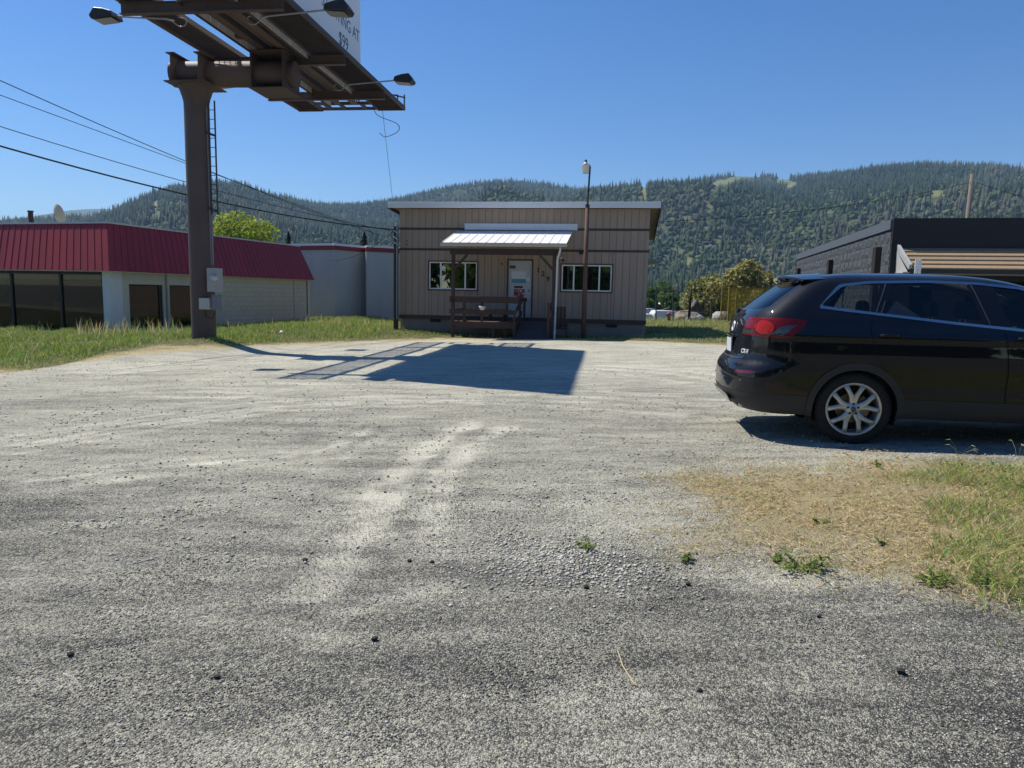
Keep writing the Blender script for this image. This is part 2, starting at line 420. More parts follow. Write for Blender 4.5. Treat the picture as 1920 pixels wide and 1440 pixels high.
    L.new(h, bp.inputs['Height']); L.new(bp.outputs[0], b.inputs['Normal'])
    return m
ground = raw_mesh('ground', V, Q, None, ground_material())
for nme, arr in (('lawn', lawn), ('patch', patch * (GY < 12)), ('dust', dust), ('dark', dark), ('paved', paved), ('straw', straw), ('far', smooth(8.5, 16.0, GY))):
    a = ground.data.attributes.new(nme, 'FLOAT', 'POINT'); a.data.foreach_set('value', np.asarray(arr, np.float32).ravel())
ground.data.shade_smooth(); tag(ground, kind='structure')

# loose stones lying on the lot: crushed rock, eight-sided chips
def stones(name, n, region, smin, smax, seed, colf=None):
    rs = np.random.RandomState(seed); P = region(rs, n); n = len(P)
    base = np.array([(1, 0, 0), (0.2, 0.9, 0.1), (-0.9, 0.35, 0), (-0.6, -0.8, 0.1), (0.45, -0.9, 0), (0.1, 0.05, 0.75), (0, 0, -0.5)], float)
    tri = np.array([(0, 1, 5), (1, 2, 5), (2, 3, 5), (3, 4, 5), (4, 0, 5), (1, 0, 6), (2, 1, 6), (3, 2, 6), (4, 3, 6), (0, 4, 6)])
    size = smin + (smax - smin) * rs.rand(n) ** (4.5 if smax > 0.03 else 1.6)
    b = base[None] * (0.7 + 0.6 * rs.rand(n, 7, 1)) * size[:, None, None] * 0.5
    b[:, :, 0] *= (0.8 + 0.6 * rs.rand(n, 1)); a = rs.rand(n) * 6.283
    x = b[:, :, 0] * np.cos(a)[:, None] - b[:, :, 1] * np.sin(a)[:, None]; y = b[:, :, 0] * np.sin(a)[:, None] + b[:, :, 1] * np.cos(a)[:, None]
    Vs = np.stack([x + P[:, :1], y + P[:, 1:2], b[:, :, 2] * (1.0 if smax > 0.017 else 0.85) + gz(P[:, 0], P[:, 1])[:, None] + size[:, None] * (0.10 if smax > 0.017 else 0.02)], -1)
    g = np.clip(0.14 + 0.52 * rs.beta(2.0, 1.6, n), 0.08, 0.66)
    if colf is not None: g = colf(rs, n)
    c = g[:, None] * np.array([1.0, 0.98, 0.88]) * (0.95 + 0.1 * rs.rand(n, 3)); cols = np.repeat(c[:, None], 7, 1).reshape(-1, 3)
    T = (tri[None] + 7 * np.arange(n)[:, None, None]).reshape(-1, 3)
    o = raw_mesh(name, Vs.reshape(-1, 3), T, cols, vcol_mat('crushed_rock', 0.9))
    return o
def lot_region(y0, y1, pw):
    def f(rs, n):
        y = y0 + (y1 - y0) * rs.rand(n * 3) ** pw; x = (rs.rand(n * 3) * 2 - 1) * (0.78 * y + 0.3)
        k = (fbm(x * 0.9, y * 1.6, 63, 3) > 0.25 + 0.5 * rs.rand(n * 3)) & (lawn_mask(x, y) < 0.3) & (patch_mask(x, y) < 0.45)
        return np.stack([x, y], -1)[k][:n]
    return f
tag(stones('gravel', 26000, lot_region(4.0, 23.0, 1.15), 0.007, 0.032, 3), 'loose grey crushed gravel scattered over the parking lot', 'gravel', kind='stuff')
def chip_region(rs, n):
    m = n * 2; y = 1.9 + 5.0 * rs.rand(m) ** 0.85; x = (rs.rand(m) * 2 - 1) * (0.76 * y + 0.25)
    cover = 0.06 + 0.55 * smooth(0.42, 0.62, fbm(x * 1.1, y * 1.1, 83, 4)) + 0.55 * smooth(0.5, -0.9, x - 0.1 * y)
    k = (rs.rand(m) < cover) & (patch_mask(x, y) < 0.4) & (y < 4.6 + 1.6 * fbm(x, y, 12, 2))
    return np.stack([x, y], -1)[k][:n]
tag(stones('asphalt_chips', 56000, chip_region, 0.004, 0.0125, 4, lambda rs, n: np.clip(0.06 + 0.56 * rs.beta(1.5, 1.8, n), 0.04, 0.64)), 'rough stone chips of the worn asphalt surface in the foreground', 'gravel', kind='stuff')
def heap_region(rs, n):
    pth = px_path([(900, 1060), (1000, 1045), (1100, 1060), (1180, 1080)]); k = rs.randint(0, 3, n); t = rs.rand(n)
    a = np.array(pth); p = a[k] * (1 - t)[:, None] + a[k + 1] * t[:, None]
    return p + rs.normal(0, 0.20, (n, 2))
tag(stones('coarse_gravel', 2200, heap_region, 0.006, 0.026, 5), 'patch of coarse broken gravel where the asphalt edge crumbles', 'gravel', kind='stuff')
for k, (px, py, s_) in enumerate([(702, 1201, 0.036), (133, 1232, 0.03), (1689, 1263, 0.04), (1312, 1301, 0.024), (407, 1272, 0.024), (572, 1052, 0.03), (810, 1056, 0.028), (768, 1054, 0.028), (1535, 1160, 0.022), (1100, 1104, 0.03), (1290, 1100, 0.03)]):
    P = ground_hit(px, py); bm = bmesh.new(); bmesh.ops.create_icosphere(bm, subdivisions=1, radius=s_ / 2)
    for v in bm.verts: v.co = Vector((v.co.x * rnd.uniform(0.8, 1.35), v.co.y * rnd.uniform(0.8, 1.2), v.co.z * rnd.uniform(0.6, 1.0)))
    me = bpy.data.meshes.new('pebble'); bm.to_mesh(me); bm.free()
    o = link_mesh('pebble', me, mat('black_rock', (0.022, 0.022, 0.026), 0.8, var=0.3)); o.location = P + Vector((0, 0, s_ * 0.25))
    tag(o, ['black pebble left of centre on bare asphalt', 'black pebble nearest the left edge of the asphalt', 'dark pebble with pale stone beside it on right asphalt', 'small dark pebble low on the right half of asphalt', 'small dark pebble low on the left half of asphalt', 'dark pebble left of the pale tyre track foot', 'rightmost of two dark pebbles at the tyre track foot', 'leftmost of two dark pebbles at the tyre track foot', 'tiny dark pebble below the dry weeds', 'dark pebble in the crumbled gravel patch', 'dark pebble right of the crumbled gravel patch'][k], 'pebble', 'dark pebbles on the asphalt')
# ================================================================== SETTING: hills with forest, haze
SKY_AZ = [(-1100, 470), (-700, 440), (-300, 418), (0, 414), (150, 411), (200, 401), (255, 375), (300, 357), (340, 350), (400, 345), (450, 345), (470, 353), (500, 363), (560, 377), (620, 384), (680, 383), (720, 377), (760, 370), (800, 360), (850, 347), (900, 339), (960, 336), (1020, 341), (1060, 348), (1100, 353), (1150, 352), (1200, 346), (1240, 343), (1280, 342), (1330, 331), (1370, 324), (1420, 325), (1470, 330), (1520, 327), (1600, 320), (1650, 314), (1730, 308), (1800, 310), (1870, 312), (1920, 316), (2300, 345), (2800, 380), (3300, 420)]
RIDGE_R = [(-1100, 1900), (0, 1500), (200, 1150), (420, 1250), (560, 1500), (700, 1750), (900, 1900), (1100, 1900), (1250, 1700), (1400, 1750), (1650, 1500), (1920, 1450), (3300, 1700)]
_az = []; _tan = []
for px, py in SKY_AZ:
    d = ray(px, py); h = math.hypot(d.x, 1.0); _az.append(math.atan2(d.x, 1.0)); _tan.append(d.z / h)
_raz = [math.atan2(ray(px, 500).x, 1.0) for px, _ in RIDGE_R]; _rr = [r for _, r in RIDGE_R]
R0, R2 = 330.0, 2600.0
def hill_h(az, r):
    rr = np.interp(az, _raz, _rr); tan = np.interp(az, _az, _tan)
    x = r * np.sin(az); y = r * np.cos(az)
    H = EYE + tan * rr - 2.5
    t = np.clip((r - R0) / (rr - R0), 0, 1)
    prof = np.where(t < 1, (0.72 * t + 0.28 * t * t * (3 - 2 * t)) * smooth(0, 0.12, t), 1)
    back = np.clip(1 - (r - rr) / 1500.0, 0, 1); prof = np.where(r > rr, back, prof)
    g = fbm(x / 210.0 + 3.1, y / 210.0, 91, 4) - 0.5; g2 = fbm(x / 480.0, y / 480.0 + 5, 97, 3) - 0.5
    spur = (g * 0.34 + g2 * 0.42) * np.sin(math.pi * np.clip(t, 0, 1)) ** 0.8 * np.where(r > rr, 0, 1)
    return -4.6 + H * np.clip(prof + spur * 1.05 * np.clip(H / 250, 0.3, 1.3), 0.0, 1.4) * 1.0
def skyline_cap(az, r, z):
    """no spur may rise above the skyline seen from the lot"""
    tan = np.interp(az, _az, _tan); rr = np.interp(az, _raz, _rr)
    lim = EYE + (tan - 0.004) * r
    return np.where(r < rr * 0.985, np.minimum(z, lim - 4.0), z)
naz, nr = 620, 210
AZ, RR = np.meshgrid(np.linspace(math.radians(-62), math.radians(62), naz), R0 + (R2 - R0) * np.linspace(0, 1, nr) ** 1.15)
HZ = skyline_cap(AZ, RR, hill_h(AZ, RR))
Vh = np.stack([RR * np.sin(AZ), RR * np.cos(AZ), HZ], -1).reshape(-1, 3)
ii = np.arange(naz * nr).reshape(nr, naz)
Qh = np.stack([ii[:-1, :-1], ii[:-1, 1:], ii[1:, 1:], ii[1:, :-1]], -1).reshape(-1, 4)
def hill_material():
    m = bpy.data.materials.new('hill_scrub'); m.use_nodes = True; nt = m.node_tree; N = nt.nodes; L = nt.links; b = N['Principled BSDF']
    geo = N.new('ShaderNodeNewGeometry')
    n = N.new('ShaderNodeTexNoise'); n.inputs['Scale'].default_value = 0.03; n.inputs['Detail'].default_value = 9; n.inputs['Roughness'].default_value = 0.75
    L.new(geo.outputs['Position'], n.inputs['Vector'])
    r = N.new('ShaderNodeValToRGB'); L.new(n.outputs[0], r.inputs[0]); e = r.color_ramp.elements
    e[0].position = 0.36; e[0].color = (0.025, 0.042, 0.018, 1); e[1].position = 0.68; e[1].color = (0.16, 0.155, 0.09, 1)
    k = e.new(0.5); k.color = (0.06, 0.075, 0.035, 1)
    a = N.new('ShaderNodeAttribute'); a.attribute_name = 'meadow'
    mx = N.new('ShaderNodeMix'); mx.data_type = 'RGBA'; L.new(a.outputs['Fac'], mx.inputs[0]); L.new(r.outputs[0], mx.inputs[6])
    n2 = N.new('ShaderNodeTexNoise'); n2.inputs['Scale'].default_value = 0.05; n2.inputs['Detail'].default_value = 6; L.new(geo.outputs['Position'], n2.inputs['Vector'])
    mc = N.new('ShaderNodeMix'); mc.data_type = 'RGBA'; mc.inputs[6].default_value = (0.11, 0.14, 0.05, 1); mc.inputs[7].default_value = (0.21, 0.21, 0.10, 1)
    L.new(n2.outputs[0], mc.inputs[0]); L.new(mc.outputs[2], mx.inputs[7])
    L.new(mx.outputs[2], b.inputs['Base Color']); b.inputs['Roughness'].default_value = 0.95; b.inputs['Specular IOR Level'].default_value = 0.1
    return m
def meadow_mask(az, r, z):
    """open grassy balds near the ridge, found by where they show in the photograph"""
    d = np.stack([r * np.sin(az), r * np.cos(az), z - EYE], -1); f = d @ np.array(FWD)
    px = 960 + F_PX * (d @ np.array(RT)) / f; py = 720 - F_PX * (d @ np.array(UP)) / f
    m = np.zeros(np.shape(az))
    for cx, cy, rx, ry, ang in [(1355, 342, 36, 6, -0.25), (1400, 328, 28, 4, 0.0), (1470, 337, 14, 6, 0.1), (1488, 346, 14, 4, -0.3), (1752, 362, 22, 7, 0.15), (1292, 490, 7, 8, 0), (1208, 360, 6, 9, 0), (290, 384, 14, 5, -0.4), (330, 372, 12, 4, -0.3)]:
        c, s = math.cos(ang), math.sin(ang); dx = px - cx; dy = py - cy
        q = ((dx * c + dy * s) / rx) ** 2 + ((-dx * s + dy * c) / ry) ** 2
        m = np.maximum(m, 1 - smooth(0.6, 1.25, q + (fbm(px / 9.0, py / 4.5, 13, 3) - 0.5) * 2.2))
    return m
hills = raw_mesh('hills', Vh, Qh, None, hill_material(), smooth_=True); tag(hills, kind='structure')
a = hills.data.attributes.new('meadow', 'FLOAT', 'POINT'); a.data.foreach_set('value', meadow_mask(AZ, RR, HZ).astype(np.float32).ravel())
# far blue range behind the left hill
def range_mesh():
    pts = [(-900, 452), (-500, 430), (-100, 418), (40, 408), (90, 401), (130, 393), (165, 391), (200, 390), (240, 395), (300, 402), (420, 420), (520, 440)]
    top = []; n = 140
    xs = np.linspace(-900, 520, n); ys = np.interp(xs, [p[0] for p in pts], [p[1] for p in pts]) + (fbm(xs / 40, xs * 0, 4, 4) - 0.5) * 4
    Vv = []; rows = [(2750, 0.0), (3000, 0.45), (3300, 0.8), (3600, 1.0), (4200, 0.3)]
    for R_, k in rows:
        for x, y in zip(xs, ys):
            d = ray(x, y); h = math.hypot(d.x, 1); Vv.append((R_ * d.x / h, R_ / h, -10 + k * (d.z / h * 3600 + 10) + (k < 1) * 30 * (fbm(x / 60, R_ / 250., 8, 3) - 0.5) * k))
    q = np.arange(len(rows) * n).reshape(len(rows), n)
    o = raw_mesh('far_hills', Vv, np.stack([q[:-1, :-1], q[:-1, 1:], q[1:, 1:], q[1:, :-1]], -1).reshape(-1, 4), None, mat('far_forest', (0.035, 0.055, 0.03), 0.95, var=0.3, vscale=0.004), smooth_=True)
    tag(o, kind='structure')
range_mesh()
# forest: every tree a small jagged cone or ball; one mass, nobody could count it
def forest(n, seed):
    rs = np.random.RandomState(seed)
    az = math.radians(-44) + math.radians(88) * rs.rand(n * 2); rr = np.interp(az, _raz, _rr)
    u = rs.rand(n * 2); r = np.sqrt((R0 + 25) ** 2 + ((rr * 1.035) ** 2 - (R0 + 25) ** 2) * u)
    z = skyline_cap(az, r, hill_h(az, r)); x = r * np.sin(az); y = r * np.cos(az)
    md = np.maximum(meadow_mask(az, r, z), np.maximum(meadow_mask(az, r, z + 5), meadow_mask(az, r, z + 10))); clear = fbm(x / 120, y / 120, 55, 4)
    ridge = np.clip((r / rr - 0.93) / 0.07, 0, 1)
    left = smooth(math.radians(-16), math.radians(-24), az)
    keep = (rs.rand(n * 2) > md * 1.15) & (clear + 0.22 * rs.rand(n * 2) > 0.44 + 0.10 * left * (1 - ridge))
    az, r, z, x, y, ridge, left = [q[keep][:n] for q in (az, r, z, x, y, ridge, left)]; n = len(az)
    con = rs.rand(n) < np.clip(0.25 + 0.6 * fbm(x / 260, y / 260, 71, 3) + 0.35 * ridge + 0.2 * smooth(250, 700, r - 400), 0.12, 0.92)
    # conifer: two stacked jagged cones; broadleaf: squat jittered ball
    k = 6; ang = np.arange(k) * 2 * math.pi / k
    conv = [(math.cos(t), math.sin(t), 0.10) for t in ang] + [(0, 0, 0.62)] + [(0.62 * math.cos(t + .5), 0.62 * math.sin(t + .5), 0.42) for t in ang] + [(0, 0, 1.0)]
    cont = [(i, (i + 1) % k, 6) for i in range(k)] + [(7 + i, 7 + (i + 1) % k, 13) for i in range(k)]
    bv = [(0, 0, 0.05)] + [(0.8 * math.cos(t), 0.8 * math.sin(t), 0.28) for t in ang] + [(0.95 * math.cos(t + .5), 0.95 * math.sin(t + .5), 0.62) for t in ang] + [(0, 0, 1.0)]
    bt = [(1 + i, 7 + i, 7 + (i - 1) % k) for i in range(k)] + [(1 + i, 1 + (i + 1) % k, 7 + i) for i in range(k)] + [(7 + i, 7 + (i + 1) % k, 13) for i in range(k)]
    out_v, out_t, out_c, off = [], [], [], 0
    for sel, bvv, btt, w, h, cols in ((con, conv, cont, (1.3, 2.8), (6, 17), ((0.013, 0.026, 0.016), (0.040, 0.060, 0.034))), (~con, bv, bt, (2.2, 4.6), (4, 7.5), ((0.024, 0.044, 0.020), (0.095, 0.118, 0.050)))):
        m = sel.sum(); B = np.array(bvv, float); nv = len(B)
        W = (w[0] + (w[1] - w[0]) * rs.rand(m)) ; Hh = h[0] + (h[1] - h[0]) * rs.rand(m) ** 1.6
        J = B[None] * (0.75 + 0.5 * rs.rand(m, nv, 1))
        vv = np.stack([J[:, :, 0] * W[:, None] + x[sel][:, None], J[:, :, 1] * W[:, None] + y[sel][:, None], J[:, :, 2] * Hh[:, None] + z[sel][:, None] - 1.0], -1)
        t = rs.rand(m) ; c = np.array(cols[0])[None] * (1 - t)[:, None] + np.array(cols[1])[None] * t[:, None]
        dry = (fbm(x[sel] / 150, y[sel] / 150, 33, 3) > 0.60) & (rs.rand(m) < 0.45); c[dry] = c[dry] * 0.5 + np.array((0.125, 0.115, 0.095)) * 0.5
        cl_ = 0.62 + 0.85 * fbm(x[sel] / 70, y[sel] / 70, 61, 3) ** 1.2 + 0.35 * (fbm(x[sel] / 300, y[sel] / 300, 62, 2) - 0.5); c = c * cl_[:, None]
        c = c[:, None] * (0.8 + 0.4 * rs.rand(m, nv, 1))
        out_v.append(vv.reshape(-1, 3)); out_c.append(c.reshape(-1, 3)); out_t.append((np.array(btt)[None] + nv * np.arange(m)[:, None, None] + off).reshape(-1, 3)); off += m * nv
    o = raw_mesh('forest', np.concatenate(out_v), np.concatenate(out_t), np.concatenate(out_c), vcol_mat('forest_leaf', 0.9, 0.0, spec=0.1))
    tag(o, 'mixed conifer and oak forest covering the hillsides', 'forest', kind='stuff')
forest(62000, 21)

def haze():
    mb = MB(); mb.span((-5200, -400, -12), (5200, 4600, 440)); me = mb.mesh('haze')
    m = bpy.data.materials.new('thin_haze'); m.use_nodes = True; N = m.node_tree.nodes; L = m.node_tree.links; N.remove(N['Principled BSDF'])
    v = N.new('ShaderNodeVolumePrincipled'); v.inputs['Color'].default_value = (0.42, 0.68, 1.0, 1); v.inputs['Density'].default_value = 0.00018; v.inputs['Anisotropy'].default_value = 0.2
    L.new(v.outputs[0], N['Material Output'].inputs['Volume'])
    o = link_mesh('haze', me, m); tag(o, 'thin blue summer haze in the valley air', 'haze', kind='stuff')
haze()

# ================================================================== grass
def blades(name, P, h, c, m, lean=0.45, wid=0.006, seed=1, z0=None):
    rs = np.random.RandomState(seed); n = len(P); a = rs.rand(n) * 6.283; b = rs.rand(n) * 6.283
    lx = np.cos(b) * h * lean * rs.rand(n); ly = np.sin(b) * h * lean * rs.rand(n); w = wid * (0.6 + 0.8 * rs.rand(n)) * (1 + h)
    dx, dy = np.cos(a) * w, np.sin(a) * w; z = gz(P[:, 0], P[:, 1]) - 0.01 if z0 is None else z0; x, y = P[:, 0], P[:, 1]
    v = np.stack([np.stack([x - dx, y - dy, z], -1), np.stack([x + dx, y + dy, z], -1),
                  np.stack([x + lx * .4 + dx * .8, y + ly * .4 + dy * .8, z + h * .55], -1), np.stack([x + lx * .4 - dx * .8, y + ly * .4 - dy * .8, z + h * .55], -1),
                  np.stack([x + lx * 1.2, y + ly * 1.2, z + h], -1)], 1)
    t = np.array([(0, 1, 2), (0, 2, 3), (3, 2, 4)]); T = (t[None] + 5 * np.arange(n)[:, None, None]).reshape(-1, 3)
    return raw_mesh(name, v.reshape(-1, 3), T, np.repeat(c, 5, 0), m)
GRASS = vcol_mat('grass_blade', 0.7, 0.35)
def grass_cols(rs, n, dry):
    g = np.stack([0.20 + 0.16 * rs.rand(n), 0.29 + 0.16 * rs.rand(n), 0.055 + 0.06 * rs.rand(n)], -1)
    s = np.stack([0.52 + 0.18 * rs.rand(n), 0.445 + 0.155 * rs.rand(n), 0.25 + 0.11 * rs.rand(n)], -1)
    k = (rs.rand(n) < dry)[:, None]; return np.where(k, s, g)
def lawn_grass():
    rs = np.random.RandomState(5); n = 260000
    y = 12.5 + 36 * rs.rand(n) ** 1.35; x = -0.74 * y + (1.22 * y) * rs.rand(n)
    d = y - np.interp(x, _ex, _ey) + (fbm(x * 1.3, y * 1.3, 41, 3) - 0.5) * 0.8
    k = (d > -0.15) & (rs.rand(n) < smooth(-0.2, 0.8, d) * 0.9 + 0.05)
    k &= ~((x > -4.7) & (x < 5.2) & (y > 28.8 - 0.164 * (x + 4.5) - 0.25) & (y < 37)); x, y, d = x[k], y[k], d[k]
    tuft = fbm(x * 0.9, y * 0.9, 87, 3)
    far = np.clip((y - 20) / 12, 0, 1)
    h = 0.025 + smooth(0.3, 3.6, d) * (0.015 + 0.115 * smooth(0.3, 0.7, tuft)) * (0.6 + 0.8 * rs.rand(len(x))) + 0.05 * far * (x < -5) * smooth(1.5, 4, d)
    h *= np.where((x > -3.5) & (x < 8), 0.75, 1.0)
    dry = np.clip(1.30 - 0.42 * d - 1.2 * (tuft - 0.45), 0.10, 0.97); dry = np.where(x > 4.0, np.clip(dry + 0.25, 0, 0.9), dry)
    o = blades('lawn_grass', np.stack([x, y], -1), h, grass_cols(rs, len(x), dry), GRASS, 0.8, 0.009, 2)
    tag(o, 'green and straw coloured unmown grass along the verge and around the house', 'grass', kind='stuff')
lawn_grass()
def tall_seed_grass():
    rs = np.random.RandomState(9); P = []
    for (px0, px1, yy, n) in [(140, 345, 22.4, 420), (0, 130, 21.5, 40), (560, 745, 31.0, 300), (420, 560, 27.0, 60), (1215, 1360, 40.0, 160), (860, 960, 27.4, 30)]:
        x = np.array([ray(px0 + (px1 - px0) * t, 600).x for t in rs.rand(n)]); y = yy + rs.normal(0, 0.9 if yy < 39 else 2.0, n); P.append(np.stack([x * y, y], -1))
    P = np.concatenate(P); n = len(P); h = 0.15 + 0.36 * rs.rand(n) ** 2.2; h[:420] *= 1.25
    c = grass_cols(rs, n, 0.6)
    o = blades('seed_grass', P, h, c, GRASS, 0.55, 0.008, 4); tag(o, 'tall seeding wild grass in front of the buildings', 'grass', kind='stuff')
tall_seed_grass()
def corner_grass():
    rs = np.random.RandomState(15); n = 150000
    x = 0.6 + 6.8 * rs.rand(n); y = 2.6 + 4.6 * rs.rand(n); pm = patch_mask(x, y)
    green = smooth(0.0, 1.0, (x - 0.46 * y) * 1.1 - 0.30 + (fbm(x * 2.2, y * 2.2, 19, 3) - 0.5) * 2.2)
    tuft = fbm(x * 4.5, y * 4.5, 29, 3)
    k = (rs.rand(n) < pm * (0.25 + 0.75 * smooth(0.36, 0.62, tuft + 0.25 * green))) & ~((y > 6.55 - 0.14 * (x - 3)) & (x > 2.6)); x, y, green, tuft = x[k], y[k], green[k], tuft[k]
    m = len(x); h = 0.012 + 0.05 * rs.rand(m) * (0.5 + tuft) + 0.085 * green ** 1.5 * rs.rand(m)
    c = grass_cols(rs, m, np.clip(0.95 - 0.55 * green, 0, 1)); c[:, :] *= 0.95
    o = blades('corner_grass', np.stack([x, y], -1), h, c, GRASS, 1.5, 0.0028, 6); tag(o, 'dry straw and green grass patch beside the dark car', 'grass', kind='stuff')
    # thin straw thatch lying flat
    n = 90000; x = 0.2 + 6.5 * rs.rand(n); y = 2.5 + 4.8 * rs.rand(n); k = rs.rand(n) < patch_mask(x, y) * (0.2 + 0.8 * smooth(0.35, 0.6, fbm(x * 3, y * 3, 51, 3))); x, y = x[k], y[k]; n = len(x)
    a = rs.rand(n) * 6.283; L_ = 0.006 + 0.026 * rs.rand(n) ** 2; z = gz(x, y) + 0.028 + 0.012 * rs.rand(n) - 0.012
    dx, dy = np.cos(a) * L_, np.sin(a) * L_; wx, wy = -np.sin(a) * 0.0011, np.cos(a) * 0.0011
    v = np.stack([np.stack([x - dx - wx, y - dy - wy, z], -1), np.stack([x - dx + wx, y - dy + wy, z], -1), np.stack([x + dx + wx, y + dy + wy, z + 0.014 * rs.rand(n)], -1), np.stack([x + dx - wx, y + dy - wy, z], -1)], 1)
    c = np.stack([0.55 + 0.16 * rs.rand(n), 0.46 + 0.12 * rs.rand(n), 0.25 + 0.08 * rs.rand(n)], -1)
    o = raw_mesh('straw_litter', v.reshape(-1, 3), np.arange(4 * n).reshape(-1, 4), np.repeat(c, 4, 0), GRASS); tag(o, 'dead straw stems lying flat between the weeds', 'straw', kind='stuff')
    # broad leaves of clover and dock in the green part
    n = 9000; x = 1.2 + 5.8 * rs.rand(n); y = 2.6 + 4.2 * rs.rand(n); g = smooth(0.0, 1.0, (x - 0.46 * y) * 0.9 - 0.55 + (fbm(x * 2.2, y * 2.2, 19, 3) - 0.5) * 2.2)
    k = (rs.rand(n) < g * patch_mask(x, y)) & ~((y > 6.45 - 0.14 * (x - 3)) & (x > 2.6)); x, y = x[k], y[k]; leaves('clover_leaves', x, y, rs, 0.010, 0.024, 0.015, 0.08, 'low green clover leaves in the corner patch')
def leaves(name, x, y, rs, s0, s1, h0, h1, label, dark=1.0):
    n = len(x); a = rs.rand(n) * 6.283; s = s0 + (s1 - s0) * rs.rand(n); z = gz(x, y) + h0 + (h1 - h0) * rs.rand(n)
    tl = rs.normal(0, 0.5, (n, 2)); ca, sa = np.cos(a), np.sin(a); q = []
    for u, w in ((-1, 0), (0, -0.5), (1, 0), (0, 0.5)):
        dx = (ca * u - sa * w) * s; dy = (sa * u + ca * w) * s; q.append(np.stack([x + dx, y + dy, z + dx * tl[:, 0] + dy * tl[:, 1]], -1))
    c = np.stack([0.05 + 0.07 * rs.rand(n), 0.115 + 0.09 * rs.rand(n), 0.02 + 0.02 * rs.rand(n)], -1) * dark
    o = raw_mesh(name, np.stack(q, 1).reshape(-1, 3), np.arange(4 * n).reshape(-1, 4), np.repeat(c, 4, 0), GRASS)
    return tag(o, label, 'leaves', kind='stuff')
corner_grass()
def weed(px, py, rad, hgt, n, label, dark=1.0):
    """one low weed: stems from one root with small leaves"""
    P = ground_hit(px, py); t = thing('weed', label, 'weed', P, rnd.random() * 6, 'weeds in the gravel'); rs = np.random.RandomState(int(px))
    st = MB(); q = []; cs = []
    for k in range(max(4, n // 22)):
        a = rs.rand() * 6.283; L_ = rad * (0.5 + 0.6 * rs.rand()); e = Vector((math.cos(a) * L_, math.sin(a) * L_, hgt * (0.35 + 0.65 * rs.rand())))
        pts = [Vector((0, 0, -0.005)), e * 0.5 + Vector((0, 0, hgt * 0.15)), e]; st.tube(pts, 0.0018, 4)
        for j in range(22):
            f = 0.15 + 0.85 * rs.rand(); c = e * f + Vector((rs.normal(0, rad * .10), rs.normal(0, rad * .10), rs.normal(0, hgt * .08) + 0.01)); s = 0.006 + 0.012 * rs.rand(); b = rs.rand() * 6.283
            u = Vector((math.cos(b), math.sin(b), rs.normal(0, .5))) * s; w = Vector((-math.sin(b), math.cos(b), rs.normal(0, .4))) * s * 0.45
            q += [c - u, c - w, c + u, c + w]; g = rs.rand(); cs.append(((0.10 + 0.14 * g) * dark, (0.17 + 0.13 * g) * dark, 0.04 + 0.03 * g))
    st.build('stem', mat('weed_stem', (0.13, 0.14, 0.05), 0.8), t)
    raw_mesh('foliage', [tuple(v) for v in q], np.arange(len(q)).reshape(-1, 4), np.repeat(np.array(cs), 4, 0), GRASS, t)
for k, a in enumerate([(1505, 1072, 0.17, 0.09, 330, 'largest green weed sprawling at the edge of asphalt and straw'), (1450, 1055, 0.06, 0.04, 90, 'small green weed left of the largest weed'),
          (1280, 1052, 0.07, 0.04, 110, 'small weed above the dark crumbled asphalt'), (1105, 1030, 0.10, 0.035, 120, 'flat yellowish weed in the middle of the lot'),
          (1535, 985, 0.06, 0.05, 90, 'small weed in the middle of the straw patch'), (1645, 878, 0.06, 0.07, 80, 'upright weed close to the car shadow'),
          (1750, 1100, 0.14, 0.08, 260, 'leafy weed at the lower edge of the green corner'), (1860, 1105, 0.18, 0.10, 330, 'dark leafy weed at the right picture edge'),
          (1665, 1030, 0.07, 0.05, 90, 'small weed right of the bare straw')]): weed(*a)
def foxtail(px, py, label):
    P = ground_hit(px, py); t = thing('barley_grass', label, 'grass plant', P, 0, 'bending seed grasses by the car'); rs = np.random.RandomState(int(px))
    for k in range(5):
        a = rs.rand() * 6.283; e = Vector((math.cos(a) * .10, math.sin(a) * .10, 0.13 + 0.08 * rs.rand())); pts = [Vector((0, 0, 0)), e * 0.5 + Vector((0, 0, .035)), e, e + Vector((math.cos(a) * .04, math.sin(a) * .04, -.008))]
        s = MB(); s.tube(pts[:3], 0.0012, 4); s.tube(pts[2:], [0.004, 0.001], 5); s.build('stalk', mat('pale_stalk', (0.34, 0.36, 0.20), 0.8), t)
foxtail(1908, 868, 'bending seed grass at the right edge in the car shadow'); foxtail(1800, 866, 'thin seed grass in front of the car door shadow')
stick = MB(); p0 = ground_hit(1158, 1222); p1 = ground_hit(1190, 1287); up_ = Vector((0, 0, 0.006))
stick.tube([p0 + up_, (p0 + p1) / 2 + Vector((-.012, 0.0, .008)), p1 + up_], 0.0028, 5)
tag(stick.build('twig', mat('dry_twig', (0.48, 0.40, 0.26), 0.8)), 'thin pale dry twig on the asphalt', 'twig')
# ================================================================== tan house
HA = Vector((-4.50, 28.55, 0)); HB = Vector((4.95, 27.0, 0)); HL = (HB - HA).length
HROT = math.atan2(HB.y - HA.y, HB.x - HA.x); HE = (HB - HA).normalized(); HN = Vector((-HE.y, HE.x, 0))
def hp(px, py, ly=0.0):
    """photo pixel -> (x, z) on the plane y = ly of the house frame"""
    d = ray(px, py); C = Vector((0, 0, EYE)); t = ((HA + HN * ly - C).dot(HN)) / d.dot(HN); P = C + d * t - HA
    return P.dot(HE), P.z
def c2(cx, cy): return 720 + cx / 3.5556, 360 + cy / 3.5556
TAN = mat('tan_siding', (0.375, 0.292, 0.228), 0.8, var=0.09, vscale=1.6, bump=0.25, bscale=30, streak=(5, 5, 0.5))
BROWN = mat('brown_trim', (0.085, 0.055, 0.046), 0.7, var=0.18, vscale=4, bump=0.2, streak=(1, 1, 1))
